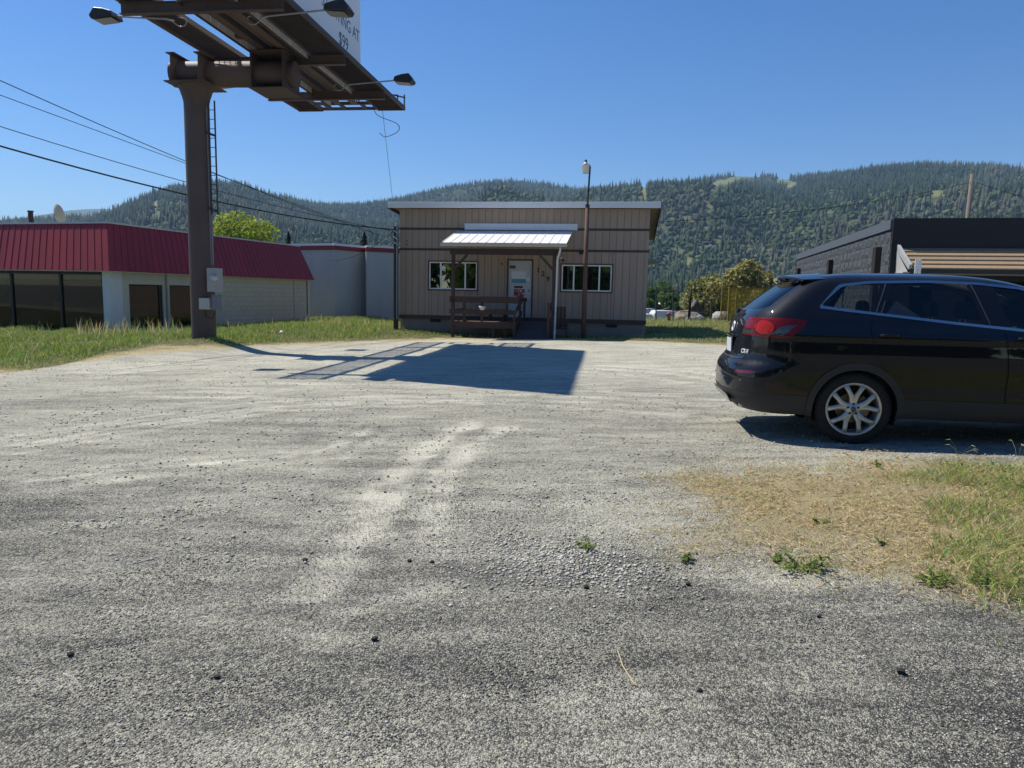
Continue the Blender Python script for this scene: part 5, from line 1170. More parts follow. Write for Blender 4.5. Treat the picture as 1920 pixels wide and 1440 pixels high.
P = at_y(1722.5, 486, 23.0); g = float(gz(P.x, P.y)); ps = thing('sign_post', 'white double channel post in front of the shingle awning', 'post', (P.x, P.y, g), -.2)
for dx in (-.05, .05): b = MB(); b.span((dx - .04, -.02, -.3), (dx + .04, .02, P.z - g)); b.build('channel', mat('white_post', (0.70, 0.74, 0.78), 0.45, 0.2), ps)
for z_ in (.8, 1.9): b = MB(); b.span((-.08, .021, z_ - .03), (.08, .035, z_ + .03)); b.build('clip', MATS['galvanised'], ps)
# ================================================================== utility pole and cables
UP_ = at_y(1823, 326, 62.0); ug = float(gz(UP_.x, UP_.y)); upo = thing('utility_pole', 'weathered wooden utility pole rising behind the charcoal building', 'utility pole', (UP_.x, UP_.y, ug))
b = MB(); b.tube([(-.28, 0, -.6), (0, 0, UP_.z - ug)], .20, 12, r1=.15); b.build('pole', mat('grey_pole_wood', (0.15, 0.125, 0.105), 0.85, var=0.25, vscale=2, bump=0.4, streak=(4, 4, .3)), upo, True)
b = MB(); b.lathe([(0, .03), (.14, .0), (.15, -.06)], 12, (0, 0, UP_.z - ug)); b.build('pole_cap', MATS['galvanised'], upo); b = MB(); b.tube([(.12, 0, UP_.z - ug - .8), (.26, 0, UP_.z - ug - .75)], .05, 8); b.build('insulator', MATS['conduit_grey'], upo)
WIRE = mat('black_cable', (0.012, 0.013, 0.016), 0.6)
def cable(a, b_, sag, r, label, n=18, group='overhead cables'):
    a, b_ = Vector(a), Vector(b_); m = MB(); pts = [a.lerp(b_, i / n) - Vector((0, 0, 4 * sag * (i / n) * (1 - i / n))) for i in range(n + 1)]; m.tube(pts, r, 5)
    return tag(m.build('cable', WIRE, None, True), label, 'cable', group)
MY = 28.35; mast_top = at_y(742.5, 424, MY); mx_, my_ = mast_top.x, mast_top.y; mg = float(gz(mx_, my_))
mast = thing('service_post', 'dark wooden service post at the left corner of the tan house', 'post', (mx_, my_, mg))
b = MB(); b.span((-.085, -.07, -.3), (.085, .07, mast_top.z - mg)); b.build('post', mat('service_wood', (0.060, 0.040, 0.034), 0.8, var=0.3, vscale=3, bump=0.4), mast, bevel=.006)
for k, z_ in enumerate((.18, .42, .62)): b = MB(); b.tube([(-.07, -.10, mast_top.z - mg - z_), (.09, -.12, mast_top.z - mg - z_ - .1)], .022, 8); b.build('insulator', mat('white_insulator', (0.5, 0.52, 0.52), 0.3), mast)
b = MB(); b.tube([(.05, -.09, .4), (.05, -.09, mast_top.z - mg + .05), (.02, -.14, mast_top.z - mg + .10)], .025, 8); b.build('conduit', MATS['pipe_grey'], mast)
MT = Vector((mx_ - .07, my_ - .1, mast_top.z - .08))
cable(at_y(-60, 256.5, 15.5), MT + Vector((0, 0, -.06)), .30, .021, 'thickest black cable running from the left edge to the service post')
cable(at_y(-60, 218, 15.5), MT + Vector((-.02, 0, -.12)), .20, .010, 'lower thin cable running from the left edge to the service post')
cable(at_y(-60, 124, 15.0), at_y(712, 441, 33), .18, .011, 'upper thin cable dropping from the left edge behind the column')
cable(at_y(-60, 156, 15.0), at_y(700, 436, 33), .0, .009, 'faint thin cable just below the upper one at left')
cable(MT + Vector((0, 0, -.1)), at_y(578, 479, 36.2), .62, .013, 'slack cable looping from the service post to the pale hall', group='service cables')
cable(BO + BP * 1.2 + BD * 5.7 + Vector((0, 0, WZ + .1)), at_y(737, 380, 33), .05, .008, 'thin cable hanging from the billboard end down behind the house roof', group='service cables')
for k, (s_, r_) in enumerate(((.0, .010),)):
    m = MB(); A = BO + BP * 1.0 + BD * 5.3 + Vector((0, 0, WZ + .12)); m.tube(curve_pts([A, A + BD * .35 + Vector((.05, 0, -.25)), A + BP * .75 + BD * .3 + Vector((0, 0, -.55)), A + BP * .78 + BD * .3 + Vector((0, 0, -.8)), A + BP * .35 + BD * .3 + Vector((0, 0, -.98)), A + BP * .12 + BD * .3 + Vector((0, 0, -.85))]), .012, 6); tag(m.build('cable', WIRE, None, True), 'curled loose cable end below the far corner of the billboard', 'cable', 'service cables')
cable(at_y(406, 357, 45), at_y(456, 406, 62), .05, .016, 'short steep guy cable left of the yellow green tree')
cable(at_y(1225, 416, 44), UP_ + Vector((-.1, 0, -.7)), .55, .020, 'cable sagging from the tan house to the utility pole')
cable(UP_ + Vector((.1, 0, -.6)), at_y(2050, 402, 60), .15, .020, 'cable leaving the utility pole towards the right edge')
cable(at_y(1225, 456, 60), at_y(1520, 449, 60), .2, .011, 'faint lower cable between the tan house and the charcoal building')
# ================================================================== trees
def limb_tree(name, label, base, h, crown, n, leaf, cols, seed, trunk_r=.16, group=None, lobes=9, density=1.0):
    rs = np.random.RandomState(seed); t = thing(name, label, 'tree', base, 0, group); rx, rz, cz_ = crown
    wood = mat('bark', (0.10, 0.075, 0.055), 0.9, var=0.25, vscale=5, bump=0.5)
    tr = MB(); tr.tube([(0, 0, -.3), (0.05, 0, h * .25), (-.03, .04, h * .5)], trunk_r, 9, r1=trunk_r * .55); tr.build('trunk', wood, t, True)
    cen = []
    for k in range(lobes):
        a = rs.rand() * 6.283; u = rs.rand() * 2 - .75; q = math.sqrt(max(.05, 1 - u * u)) * (.45 + .35 * rs.rand())
        c = np.array([math.cos(a) * q * rx, math.sin(a) * q * rx, cz_ + u * rz * .62]); cen.append(c)
        lb = MB(); lb.tube([(0, 0, h * .3), tuple(c * np.array([.5, .5, 1]) * .5 + np.array([0, 0, h * .22])), tuple(c)], trunk_r * .4, 6, r1=.02); lb.build('limb', wood, t, True)
    cen = np.array(cen); k = rs.randint(0, lobes, n); d = rs.normal(0, 1, (n, 3)); d /= np.linalg.norm(d, axis=1)[:, None]
    rad = (.62 + .42 * rs.rand(n)) * (.38 + .14 * rs.rand(lobes))[k]; rough = .78 + .44 * vnoise(d[:, 0] * 3 + k * 7, d[:, 2] * 3 + d[:, 1] * 2, seed)
    c = cen[k] + d * (rad * rough)[:, None] * np.array([rx, rx, rz])
    nr_ = d * .6 + rs.normal(0, .6, (n, 3)) + np.array([0, 0, .25]); nr_ /= np.linalg.norm(nr_, axis=1)[:, None]
    u = np.cross(nr_, rs.normal(0, 1, (n, 3))); u /= np.linalg.norm(u, axis=1)[:, None]; w = np.cross(nr_, u); s = leaf * (.6 + .8 * rs.rand(n))[:, None]
    q = np.stack([c - u * s, c - w * s * .6, c + u * s, c + w * s * .6], 1).reshape(-1, 3)
    g = rs.rand(n)[:, None]; cc = np.array(cols[0]) * (1 - g) + np.array(cols[1]) * g
    raw_mesh('crown', q, np.arange(4 * n).reshape(-1, 4), np.repeat(cc, 4, 0), vcol_mat('leaf', 0.6, 0.4), t); return t
def px_tree(px, py_top, y, base_z=None):
    P = at_y(px, py_top, y); g = float(gz(P.x, P.y)); return Vector((P.x, P.y, g)), P.z - g
B, h = px_tree(455, 403, 78); limb_tree('maple_tree', 'rounded bright yellow green tree behind the shop roof beside the column', B, h, (3.75, 3.1, h - 3.0), 9000, .17, ((0.20, 0.28, 0.022), (0.44, 0.49, 0.06)), 3, .25, lobes=16)
B, h = px_tree(400, 425, 80); limb_tree('maple_tree', 'low yellow green bush mostly hidden behind the steel column', B, h, (1.8, 1.8, h - 1.8), 2500, .17, ((0.20, 0.28, 0.022), (0.44, 0.49, 0.06)), 8, .18, lobes=8)
def conifer(px, py, y, w, label, seed):
    B, h = px_tree(px, py, y); t = thing('conifer_tree', label, 'tree', B, 0, 'small conifers behind the hall'); rs = np.random.RandomState(seed)
    b = MB(); b.tube([(0, 0, -.3), (0, 0, h)], .16, 8, r1=.02); b.build('trunk', mat('bark', (0.1, .075, .055)), t)
    n = 6000; f = rs.rand(n) ** .8; a = rs.rand(n) * 6.283; r = w * (1 - f) * (.25 + .75 * rs.rand(n)) * (0.85 + .25 * np.sin(f * 40 + a)); z = h * (.12 + .88 * f) - r * .25
    c = np.stack([np.cos(a) * r, np.sin(a) * r, z], -1); u = np.stack([np.cos(a), np.sin(a), -.35 + 0 * a], -1) * ((.10 + .5 * (1 - f)) * (.5 + .6 * rs.rand(n)))[:, None]; v = np.stack([-np.sin(a), np.cos(a), rs.normal(0, .3, n)], -1) * .07
    g = rs.rand(n)[:, None]; cc = np.array((0.012, 0.030, 0.014)) * (1 - g) + np.array((0.04, 0.07, 0.03)) * g
    raw_mesh('crown', np.stack([c - u, c - v, c + u, c + v], 1).reshape(-1, 3), np.arange(4 * n).reshape(-1, 4), np.repeat(cc, 4, 0), vcol_mat('needle', 0.8, 0.1), t)
conifer(541, 434, 85, 3.6, 'small dark conifer tip right of the yellow green tree', 4); conifer(683, 434, 80, 4.4, 'small dark conifer tip above the hall left of the house', 5)
# tree and bushes right of the house
B, h = px_tree(1395, 497, 52); limb_tree('walnut_tree', 'olive brown young leafed tree behind the fence left of the car', B, h, (2.4, 2.3, h - 2.2), 6500, .15, ((0.16, 0.17, 0.04), (0.46, 0.40, 0.16)), 13, .16, lobes=13)
B, h = px_tree(1330, 520, 56); limb_tree('walnut_tree', 'lower olive bush left of the olive brown tree', B, h, (2.0, 1.9, h - 1.8), 4200, .14, ((0.13, 0.16, 0.04), (0.40, 0.38, 0.14)), 14, .14, lobes=9)
B, h = px_tree(1440, 520, 54); limb_tree('walnut_tree', 'olive bush right behind the rear spoiler of the car', B, h, (1.6, 1.7, h - 1.5), 3500, .14, ((0.13, 0.15, 0.04), (0.40, 0.36, 0.14)), 15, .14, lobes=8)
for px, py, y, r_, lab, sd in ((1222, 545, 88, 1.6, 'fresh green tree nearest the right house corner', 31), (1256, 552, 92, 1.5, 'fresh green tree between the thin fence posts', 32), (1285, 566, 120, 2.2, 'dim green tree far behind the thick fence post', 33), (1235, 520, 150, 3.4, 'tall dark green tree rising behind the right house corner', 34), (1345, 548, 150, 3.0, 'dark green tree behind the trailers', 35)):
    B, h = px_tree(px, py, y); limb_tree('valley_tree', lab, B, h, (r_, r_ * 1.25, h - r_ * 1.25), 3000, .17 if y < 100 else .26, ((0.035, 0.085, 0.015), (0.11, 0.20, 0.04)), sd, .14, 'trees in the valley behind the house', lobes=8)
# ================================================================== yard behind: fence, trailers, rubble, cage
FY = 42.0
fa_, fb_ = at_y(1205, 541.5, FY + .6), at_y(1372, 556.5, FY - .6); fl_ = Vector((fa_.x, fa_.y, 0)); fr_ = Vector((fb_.x, fb_.y, 0))
fence = thing('pipe_fence', 'rusty pipe fence with thin posts behind the grass right of the house', 'fence', (fl_.x, fl_.y, float(gz(fl_.x, fl_.y))))
PIPE = mat('fence_pipe', (0.11, 0.105, 0.10), 0.6, 0.5, var=0.3)
def floc(px, py): 
    d = ray(px, py); C = Vector((0, 0, EYE)); e = (fr_ - fl_).normalized(); n_ = Vector((-e.y, e.x, 0)); t = (fl_ - C).dot(n_) / d.dot(n_); return C + d * t - fence.location
for px, py in ((1230, 538), (1262, 538), (1322, 549), (1365, 553)): a = floc(px, py); c = floc(px, 612); b = MB(); b.tube([c, a], .035, 8); b.build('fence_post', PIPE, fence)
b = MB(); b.tube([floc(1205, 541.5), floc(1262, 545), floc(1322, 551), floc(1372, 556.5)], .022, 6); b.build('top_rail', PIPE, fence); b = MB(); b.tube([floc(1205, 549), floc(1372, 557)], .008, 5); b.build('wire', PIPE, fence)
b = MB(); b.tube([floc(1215, 579), floc(1295, 584.5), floc(1322, 586)], .02, 6); b.build('mid_rail', PIPE, fence); b = MB(); b.tube([floc(1322, 551), floc(1296, 578)], .025, 6); b.build('brace', PIPE, fence); b = MB(); b.tube([floc(1320, 588), floc(1304, 600)], .022, 6); b.build('brace', PIPE, fence)
P0 = at_y(1294.5, 542, FY - .1); g = float(gz(P0.x, P0.y)); b = MB(); b.tube([(0, 0, -.3), (.02, 0, (P0.z - g) * .6), (.06, 0, P0.z - g)], .088, 9, r1=.06); o = b.build('wooden_post', BLKW, None, True); o.location = (P0.x, P0.y, g); tag(o, 'thick dark crooked wooden post in the pipe fence', 'post')
P0 = at_y(1334, 561, 45); g = float(gz(P0.x, P0.y)); sp = thing('pipe_stand', 'grey standpipe with a dark round cap behind the fence', 'standpipe', (P0.x, P0.y, g)); b = MB(); b.tube([(0, 0, -.3), (0, 0, P0.z - g)], .05, 8); b.build('pipe', PIPE, sp); b = MB(); b.lathe([(0, .06), (.07, .05), (.08, -.08), (0, -.09)], 12, (0, 0, P0.z - g)); b.build('cap', MATS['black_plastic'], sp, True)
def trailer(px0, px1, py0, py1, y, label, m_, depth=2.4):
    a, c = at_y(px0, py1, y), at_y(px1, py0, y); w = c.x - a.x; g = float(gz(c.x, y)); t = thing('trailer', label, 'trailer', ((a.x + c.x) / 2, y, g), 0, 'parked trailers behind the house'); h = c.z - g
    b = MB(); b.prism([(-w / 2, .45), (w / 2, .45), (w / 2, h - .15), (w / 2 - .25, h), (-w / 2 + .2, h), (-w / 2, h - .3)], 0, depth, lambda x, z_, q: (x, q, z_)); b.build('body', m_, t, bevel=.03)
    b = MB(); b.span((-w * .3, -.012, h * .62), (w * .12, -.002, h * .82)); b.build('window', mat('trailer_glass', (0.03, 0.035, 0.045), 0.15), t)
    for x in (-w * .22, w * .22): b = MB(); b.lathe([(.0, -.02), (.33, -.02), (.36, .04), (.36, .2), (0, .22)], 16, (x, .02, .34), 'y'); b.build('wheel', MATS['black_plastic'], t)
    b = MB(); b.beam((w / 2, depth / 2, .5), (w / 2 + .9, depth / 2, .45), .1, .1); b.build('tow_bar', PIPE, t); return t
TW_ = mat('trailer_white', (0.66, 0.68, 0.70), 0.4, var=0.05); trailer(1200, 1226, 589, 606, 58, 'white trailer with rounded end just right of the house corner', TW_); trailer(1196, 1232, 579, 590, 74, 'pale grey trailer behind the rounded white trailer', mat('trailer_grey', (0.42, 0.44, 0.48), 0.4)); trailer(1226, 1272, 583, 604, 63, 'long white trailer behind the two thin fence posts', TW_); trailer(1270, 1290, 565, 576, 100, 'small white trailer far behind the fence', TW_); trailer(1236, 1247, 568, 576, 104, 'tiny white trailer farthest behind the fence', TW_)
def gable(px0, px1, py0, py1, y, label, col_, D_=1.4):
    a, c = at_y(px0, py1, y), at_y(px1, py0, y); w = c.x - a.x; g = float(gz(c.x, y)); t = thing('shed', label, 'shed', ((a.x + c.x) / 2, y, g), -.12, 'sheds behind the fence'); z0 = a.z - g; z1 = c.z - g
    b = MB(); b.prism([(-w / 2, -.2), (w / 2, -.2), (w / 2, z0), (0, z1 - .08), (-w / 2, z0)], 0, D_, lambda x, z_, q: (x, q, z_)); b.build('wall', mat('shed_wall', (0.10, 0.085, 0.075), 0.85, var=0.2), t)
    for s_ in (-1, 1): b = MB(); b.beam((0, D_ / 2, z1), (s_ * w * .56, D_ / 2, z0 - .06), D_ + .3, .07, (0, 0, 1)); b.build('roof', mat(col_[0], col_[1], 0.7, var=0.15), t)
    b = MB(); b.span((-.4, -.02, -.1), (.4, -.003, min(1.9, z0))); b.build('door', mat('shed_door', (0.05, 0.045, 0.04), 0.8), t)
gable(1290, 1322, 563, 592, 52, 'steep gabled shed with purple brown roof behind the thick post', ('purple_roof', (0.105, 0.085, 0.095))); gable(1210, 1300, 578, 592, 84, 'wide low shed with dark flat gable behind the trailers', ('dark_roof', (0.06, 0.055, 0.055))); gable(1326, 1362, 582, 596, 55, 'low dark shed beside the yellow cage', ('dark_roof', (0.06, 0.055, 0.055)))
for k, (px, py, y, r_, lab) in enumerate(((1283, 594, 44.5, .55, 'tan boulder left of the thick fence post'), (1299, 600, 43.6, .45, 'pale boulder right of the thick fence post'), (1311, 603, 43.4, .3, 'small pale boulder between fence brace and post'), (1352, 600, 44, .5, 'grey boulder beside the yellow cage'), (1275, 602, 43.8, .3, 'low tan rock by the fence rail'))):
    P0 = at_y(px, py, y); bm = bmesh.new(); bmesh.ops.create_icosphere(bm, subdivisions=2, radius=r_)
    for v in bm.verts: f = .78 + .44 * float(vnoise(v.co.x * 3 + k * 5, v.co.y * 3 + v.co.z * 4, k)); v.co = Vector((v.co.x * 1.15, v.co.y, v.co.z * .8)) * f
    me = bpy.data.meshes.new('boulder'); bm.to_mesh(me); bm.free(); o = link_mesh('boulder', me, mat('boulder_tan', (0.30, 0.25, 0.18), 0.9, var=0.25, vscale=3, bump=0.6) if k in (0, 4) else mat('boulder_grey', (0.30, 0.29, 0.28), 0.9, var=0.25, vscale=3, bump=0.6)); o.location = (P0.x, P0.y, max(P0.z, float(gz(P0.x, P0.y)) + r_ * .3)); tag(o, lab, 'boulder', 'boulders behind the fence')
P0 = at_y(1253.5, 600, 42.6); hyd = thing('hydrant', 'short faded red pipe hydrant in the grass by the fence', 'hydrant', (P0.x, P0.y, float(gz(P0.x, P0.y)))); g = hyd.location.z
b = MB(); b.lathe([(.11, -.1), (.10, .3), (.13, .32), (.12, .42), (.06, .5), (0, .51)], 12); b.build('barrel', mat('faded_red', (0.28, 0.07, 0.06), 0.7, var=0.2), hyd, True); b = MB(); b.tube([(-.2, 0, .36), (.2, 0, .36)], .045, 8); b.build('nozzle', MATS['faded_red'], hyd)
# yellow mesh cage
ca, cb = at_y(1365, 590, 41.0), at_y(1440, 540, 41.0); g = float(gz(ca.x, 41)); cage = thing('mesh_cage', 'yellow mesh sided cage standing behind the car', 'cage', ((ca.x + cb.x) / 2, 41.0, g)); w = cb.x - ca.x; h = cb.z - g; YEL = mat('yellow_paint', (0.34, 0.26, 0.03), 0.6, var=0.2, vscale=2)
for x in (-w / 2, -w / 2 + .42, w / 2):
    for y in (0, 1.4): b = MB(); b.span((x - .03, y - .03, 0), (x + .03, y + .03, h)); b.build('corner_post', YEL, cage)
for y in (0, 1.4):
    for z_ in (.1, h * .62, h - .03): b = MB(); b.span((-w / 2 + .031, y - .025, z_ - .03), (w / 2 - .031, y + .025, z_ + .03)); b.build('rail', YEL, cage)
    n = 44; p = MB()
    for k in range(n): x = -w / 2 + w * (k + .5) / n; p.span((x - .005, y - .005, .13), (x + .005, y + .005, h - .06))
    for k in range(26): z_ = .13 + (h - .19) * (k + .5) / 26; p.span((-w / 2 + .031, y + .0065, z_ - .005), (w / 2 - .031, y + .012, z_ + .005))
    o = p.build('mesh_panel', YEL, cage)
# litter in the verge
P0 = at_y(527, 619, 23.5); g = float(gz(P0.x, P0.y)); b = MB(); b.add([(-.06, 0, .02), (0, -.03, .05), (.07, .01, .03), (.04, .06, .09), (-.03, .05, .10), (0.01, .02, .01)], [(0, 1, 4), (1, 2, 3), (1, 3, 4), (0, 5, 1), (1, 5, 2), (2, 5, 3), (3, 5, 4), (4, 5, 0)]); o = b.build('paper_scrap', paper); o.location = (P0.x, P0.y, g + .12); tag(o, 'crumpled white paper scrap in the grass right of the column', 'paper')

# trees along the street behind the photographer (they show only as reflections in the panes and the car paint)
def street_trees():
    rs = np.random.RandomState(77); q, cs = [], []
    for k in range(26):
        x = -62 + k * 5 + rs.normal(0, 1.2); y = -21 + rs.normal(0, 2.5); h = 7 + 4 * rs.rand(); n = 900
        d = rs.normal(0, 1, (n, 3)); d /= np.linalg.norm(d, axis=1)[:, None]; r = (0.55 + .5 * rs.rand(n))[:, None] * np.array([3.4, 3.4, h * .52]); c = d * r + np.array([x, y, h * .5])
        u = rs.normal(0, .38, (n, 3)); v = rs.normal(0, .38, (n, 3)); q.append(np.stack([c - u, c - v, c + u, c + v], 1).reshape(-1, 3)); g = rs.rand(n)[:, None]; cc = np.array((.06, .12, .022)) * (1 - g) + np.array((.20, .30, .06)) * g; cs.append(np.repeat(cc, 4, 0))
    q = np.concatenate(q); q[:, 2] = np.maximum(q[:, 2], 0.05); o = raw_mesh('street_trees', q, np.arange(len(q)).reshape(-1, 4), np.concatenate(cs), vcol_mat('leaf', 0.6, 0.4)); tag(o, 'green belt of trees reflected in the house windows', 'trees', kind='stuff')
street_trees()
# ================================================================== dark crossover car
CPSI = math.radians(8.0); CO = Vector((2.437, 8.465, 0.0)); CO.z = 0.06
car = thing('parked_car', 'black seven seat crossover car parked with its rear towards the lot', 'car', CO, -CPSI)
# car frame: x = u forward from the rear bumper, y = left side positive (far side), z up; the near side has y < 0
ZT = np.array([.27, .34, .42, .50, .58, .66, .74, .80, .84, .90, 1.0, 1.1, 1.2, 1.3, 1.38, 1.5, 1.6, 1.68, 1.72, 1.75, 1.775, 1.795, 1.806, 1.812])
def tab(pairs): a = np.array(pairs, float); return lambda z: np.interp(z, a[:, 0], a[:, 1])
f_ur = tab([(.27, .20), (.34, .10), (.42, .035), (.50, .005), (.58, 0), (.66, .0), (.74, .012), (.80, .045), (.84, .095), (.90, .118), (1.0, .128), (1.1, .138), (1.2, .155), (1.28, .185), (1.36, .245), (1.5, .42), (1.6, .555), (1.68, .665), (1.72, .74), (1.75, .82), (1.775, .94), (1.795, 1.12), (1.806, 1.4), (1.812, 1.85)])
f_uf = tab([(.27, 4.98), (.34, 5.06), (.5, 5.14), (.66, 5.18), (.8, 5.15), (.9, 5.08), (1.0, 4.92), (1.06, 4.70), (1.12, 4.35), (1.17, 4.02), (1.25, 3.86), (1.38, 3.62), (1.5, 3.40), (1.6, 3.20), (1.68, 3.0), (1.72, 2.86), (1.75, 2.72), (1.775, 2.55), (1.795, 2.35), (1.806, 2.15), (1.812, 1.95)])
f_w = tab([(.27, .86), (.34, .905), (.42, .928), (.5, .938), (.66, .948), (.8, .952), (.95, .952), (1.1, .944), (1.2, .932), (1.3, .908), (1.36, .88), (1.5, .815), (1.6, .765), (1.68, .715), (1.72, .675), (1.75, .62), (1.775, .54), (1.795, .42), (1.806, .28), (1.812, .06)])
f_Lr = tab([(.27, .5), (.6, .62), (.84, .66), (1.1, .62), (1.3, .52), (1.38, .46), (1.6, .40), (1.7, .38), (1.75, .36), (1.795, .30), (1.806, .22), (1.812, .05)])
f_Lf = tab([(.27, .8), (.6, 1.0), (1.0, 1.1), (1.12, .9), (1.2, .7), (1.5, .6), (1.7, .5), (1.75, .45), (1.795, .35), (1.806, .22), (1.812, .04)])
f_n = tab([(.27, 2.7), (.8, 2.8), (1.2, 3.0), (1.38, 3.3), (1.65, 3.6), (1.75, 3.0), (1.812, 2.2)])
def smoothed(f):
    zz = np.linspace(.27, 1.812, 400); v = f(zz); k = np.exp(-np.linspace(-2.2, 2.2, 25) ** 2); k /= k.sum(); p = np.pad(v, 12, mode='reflect', reflect_type='odd'); v = np.convolve(p, k, 'valid'); return lambda z: np.interp(z, zz, v)
f_ur, f_uf, f_w, f_Lr, f_Lf = map(smoothed, (f_ur, f_uf, f_w, f_Lr, f_Lf))
def surf(s, z):
    s = np.asarray(s, float); z = np.asarray(z, float); ur, uf, w, Lr, Lf, n = (f(z) for f in (f_ur, f_uf, f_w, f_Lr, f_Lf, f_n)); e = 2 / n
    th = np.clip(s, 0, 1) * math.pi / 2; u1 = ur + Lr * (1 - np.clip(np.cos(th), 0, 1) ** e); v1 = w * np.clip(np.sin(th), 0, 1) ** e
    t = np.clip(s - 1, 0, 1); u2 = ur + Lr + (uf - Lf - ur - Lr) * t; v2 = w + .010 * np.sin(math.pi * t)
    ph = np.clip(3 - s, 0, 1) * math.pi / 2; u3 = uf - Lf * (1 - np.clip(np.cos(ph), 0, 1) ** e); v3 = w * np.clip(np.sin(ph), 0, 1) ** e
    u = np.where(s < 1, u1, np.where(s <= 2, u2, u3)); v = np.where(s < 1, v1, np.where(s <= 2, v2, v3))
    # sculpting: soft shoulder crease, hollow in the lower doors
    v = v + np.where((s > .7) & (s < 2.4), .010 * np.exp(-((z - 1.13) / .035) ** 2) - .012 * np.exp(-((z - .66) / .12) ** 2) * smooth(1.05, 1.25, s) * (1 - smooth(1.8, 2, s)), 0)
    return np.stack([u, v, z], -1)
def surf_n(s, z):
    h = 6e-3; a = surf(np.clip(s + h, 0, 3), z) - surf(np.clip(s - h, 0, 3), z); b = surf(s, np.clip(z + h, .27, 1.812)) - surf(s, np.clip(z - h, .27, 1.812))
    n = np.cross(a, b); n /= np.linalg.norm(n, axis=-1)[..., None] + 1e-9
    m = surf(s, z); out = np.stack([m[..., 0] - 2.4, m[..., 1], m[..., 2] * 0 + (m[..., 2] > 1.6)], -1); sg = np.sign((n * out).sum(-1)); return n * np.where(sg == 0, 1, sg)[..., None]
def s_side(u, z):
    ur, uf, w, Lr, Lf, n = (float(f(z)) for f in (f_ur, f_uf, f_w, f_Lr, f_Lf, f_n))
    if u < ur + Lr: return math.acos(min(1, max(0, 1 - (u - ur) / Lr)) ** (n / 2)) / (math.pi / 2)
    if u > uf - Lf: return 3 - math.acos(min(1, max(0, 1 - (uf - u) / Lf)) ** (n / 2)) / (math.pi / 2)
    return 1 + (u - ur - Lr) / (uf - Lf - ur - Lr)
def s_rear(v, z): return math.asin(min(1, max(0, v / float(f_w(z)))) ** (float(f_n(z)) / 2)) / (math.pi / 2)
def s_front(v, z): return 3 - s_rear(v, z)
def toX(s): s = np.asarray(s, float); return np.where(s < 1, s * 1.1, np.where(s < 2, 1.1 + (s - 1) * 3.6, 4.7 + (s - 2) * 1.3))
def fromX(X): X = np.asarray(X, float); return np.where(X < 1.1, X / 1.1, np.where(X < 4.7, 1 + (X - 1.1) / 3.6, 2 + (X - 4.7) / 1.3))
def toT(z): z = np.asarray(z, float); return np.where(z < 1.66, z, 1.66 + (z - 1.66) * 5)
def fromT(t): t = np.asarray(t, float); return np.where(t < 1.66, t, 1.66 + (t - 1.66) / 5)
def poly_map(pts, f, step=.03):
    out = []
    for (a, b), (c, d) in zip(pts, pts[1:] + pts[:1]):
        m = max(1, int(math.hypot(c - a, d - b) / step))
        for k in range(m): x, z = a + (c - a) * k / m, b + (d - b) * k / m; out.append((float(toX(f(x, z))), float(toT(z))))
    return out
def circ(u, z, r, n=56): return [(u + r * math.cos(2 * math.pi * k / n), z + r * math.sin(2 * math.pi * k / n)) for k in range(n)]
WU, WZc = (1.25, 4.13), .375
def round_poly(pts, r=.03, k=4):
    out = []; n = len(pts)
    for i in range(n):
        p, a, b = Vector(pts[i]), Vector(pts[i - 1]), Vector(pts[(i + 1) % n]); d1 = (a - p); d2 = (b - p); q = min(r, d1.length * .4, d2.length * .4); A = p + d1.normalized() * q; B_ = p + d2.normalized() * q
        for j in range(k + 1): t = j / k; out.append(tuple(A * (1 - t) ** 2 + p * 2 * t * (1 - t) + B_ * t * t))
    return out
belt = [(.84, 1.412), (1.40, 1.353), (2.14, 1.278), (2.83, 1.218), (3.45, 1.19)]; head = [(3.30, 1.40), (2.95, 1.62), (2.79, 1.665), (2.42, 1.705), (1.94, 1.716), (1.37, 1.700), (1.06, 1.662)]
def inward(pts, d):      # crude inset towards the centre line of the glass house
    return [(x + (d if i == 0 or i == len(pts) - 1 else (-d * 1.6 if i == 4 else 0)), z + (d if i < 5 else -d)) for i, (x, z) in enumerate(pts)]
outer = belt + head; inner = inward(outer, .026)
def zb(u): return float(np.interp(u, [p[0] for p in belt], [p[1] for p in belt])) + .028
def zh(u): return float(np.interp(u, [p[0] for p in head[::-1]], [p[1] for p in head[::-1]])) - .030
def win(u0b, u1b, u0t, u1t): return [(u0b, zb(u0b)), (u1b, zb(u1b)), (u1t, zh(u1t)), ((u0t + u1t) / 2, zh((u0t + u1t) / 2)), (u0t, zh(u0t))]
POLY = {}
POLY['arch0'] = poly_map(circ(WU[0], WZc, .415), s_side); POLY['arch1'] = poly_map(circ(WU[1], WZc, .415), s_side)
POLY['flare0'] = poly_map(circ(WU[0], WZc + .005, .482), s_side); POLY['flare1'] = poly_map(circ(WU[1], WZc + .005, .482), s_side)
POLY['outer'] = poly_map(round_poly(outer, .05), s_side); POLY['inner'] = poly_map(round_poly(inner, .05), s_side)
POLY['win_quarter'] = poly_map(round_poly(win(.925, 1.375, 1.10, 1.47), .03), s_side); POLY['win_rear'] = poly_map(round_poly(win(1.47, 2.40, 1.58, 2.30), .02), s_side); POLY['win_front'] = poly_map(round_poly(win(2.66, 3.36, 2.56, 2.98), .02), s_side)
POLY['rear_glass'] = poly_map([(0, 1.375), (.40, 1.38), (.62, 1.395), (.675, 1.42), (.60, 1.66), (.55, 1.672), (0, 1.68)], s_rear)
POLY['windshield'] = poly_map([(0, 1.23), (.70, 1.23), (.62, 1.66), (.57, 1.70), (0, 1.71)], s_front)
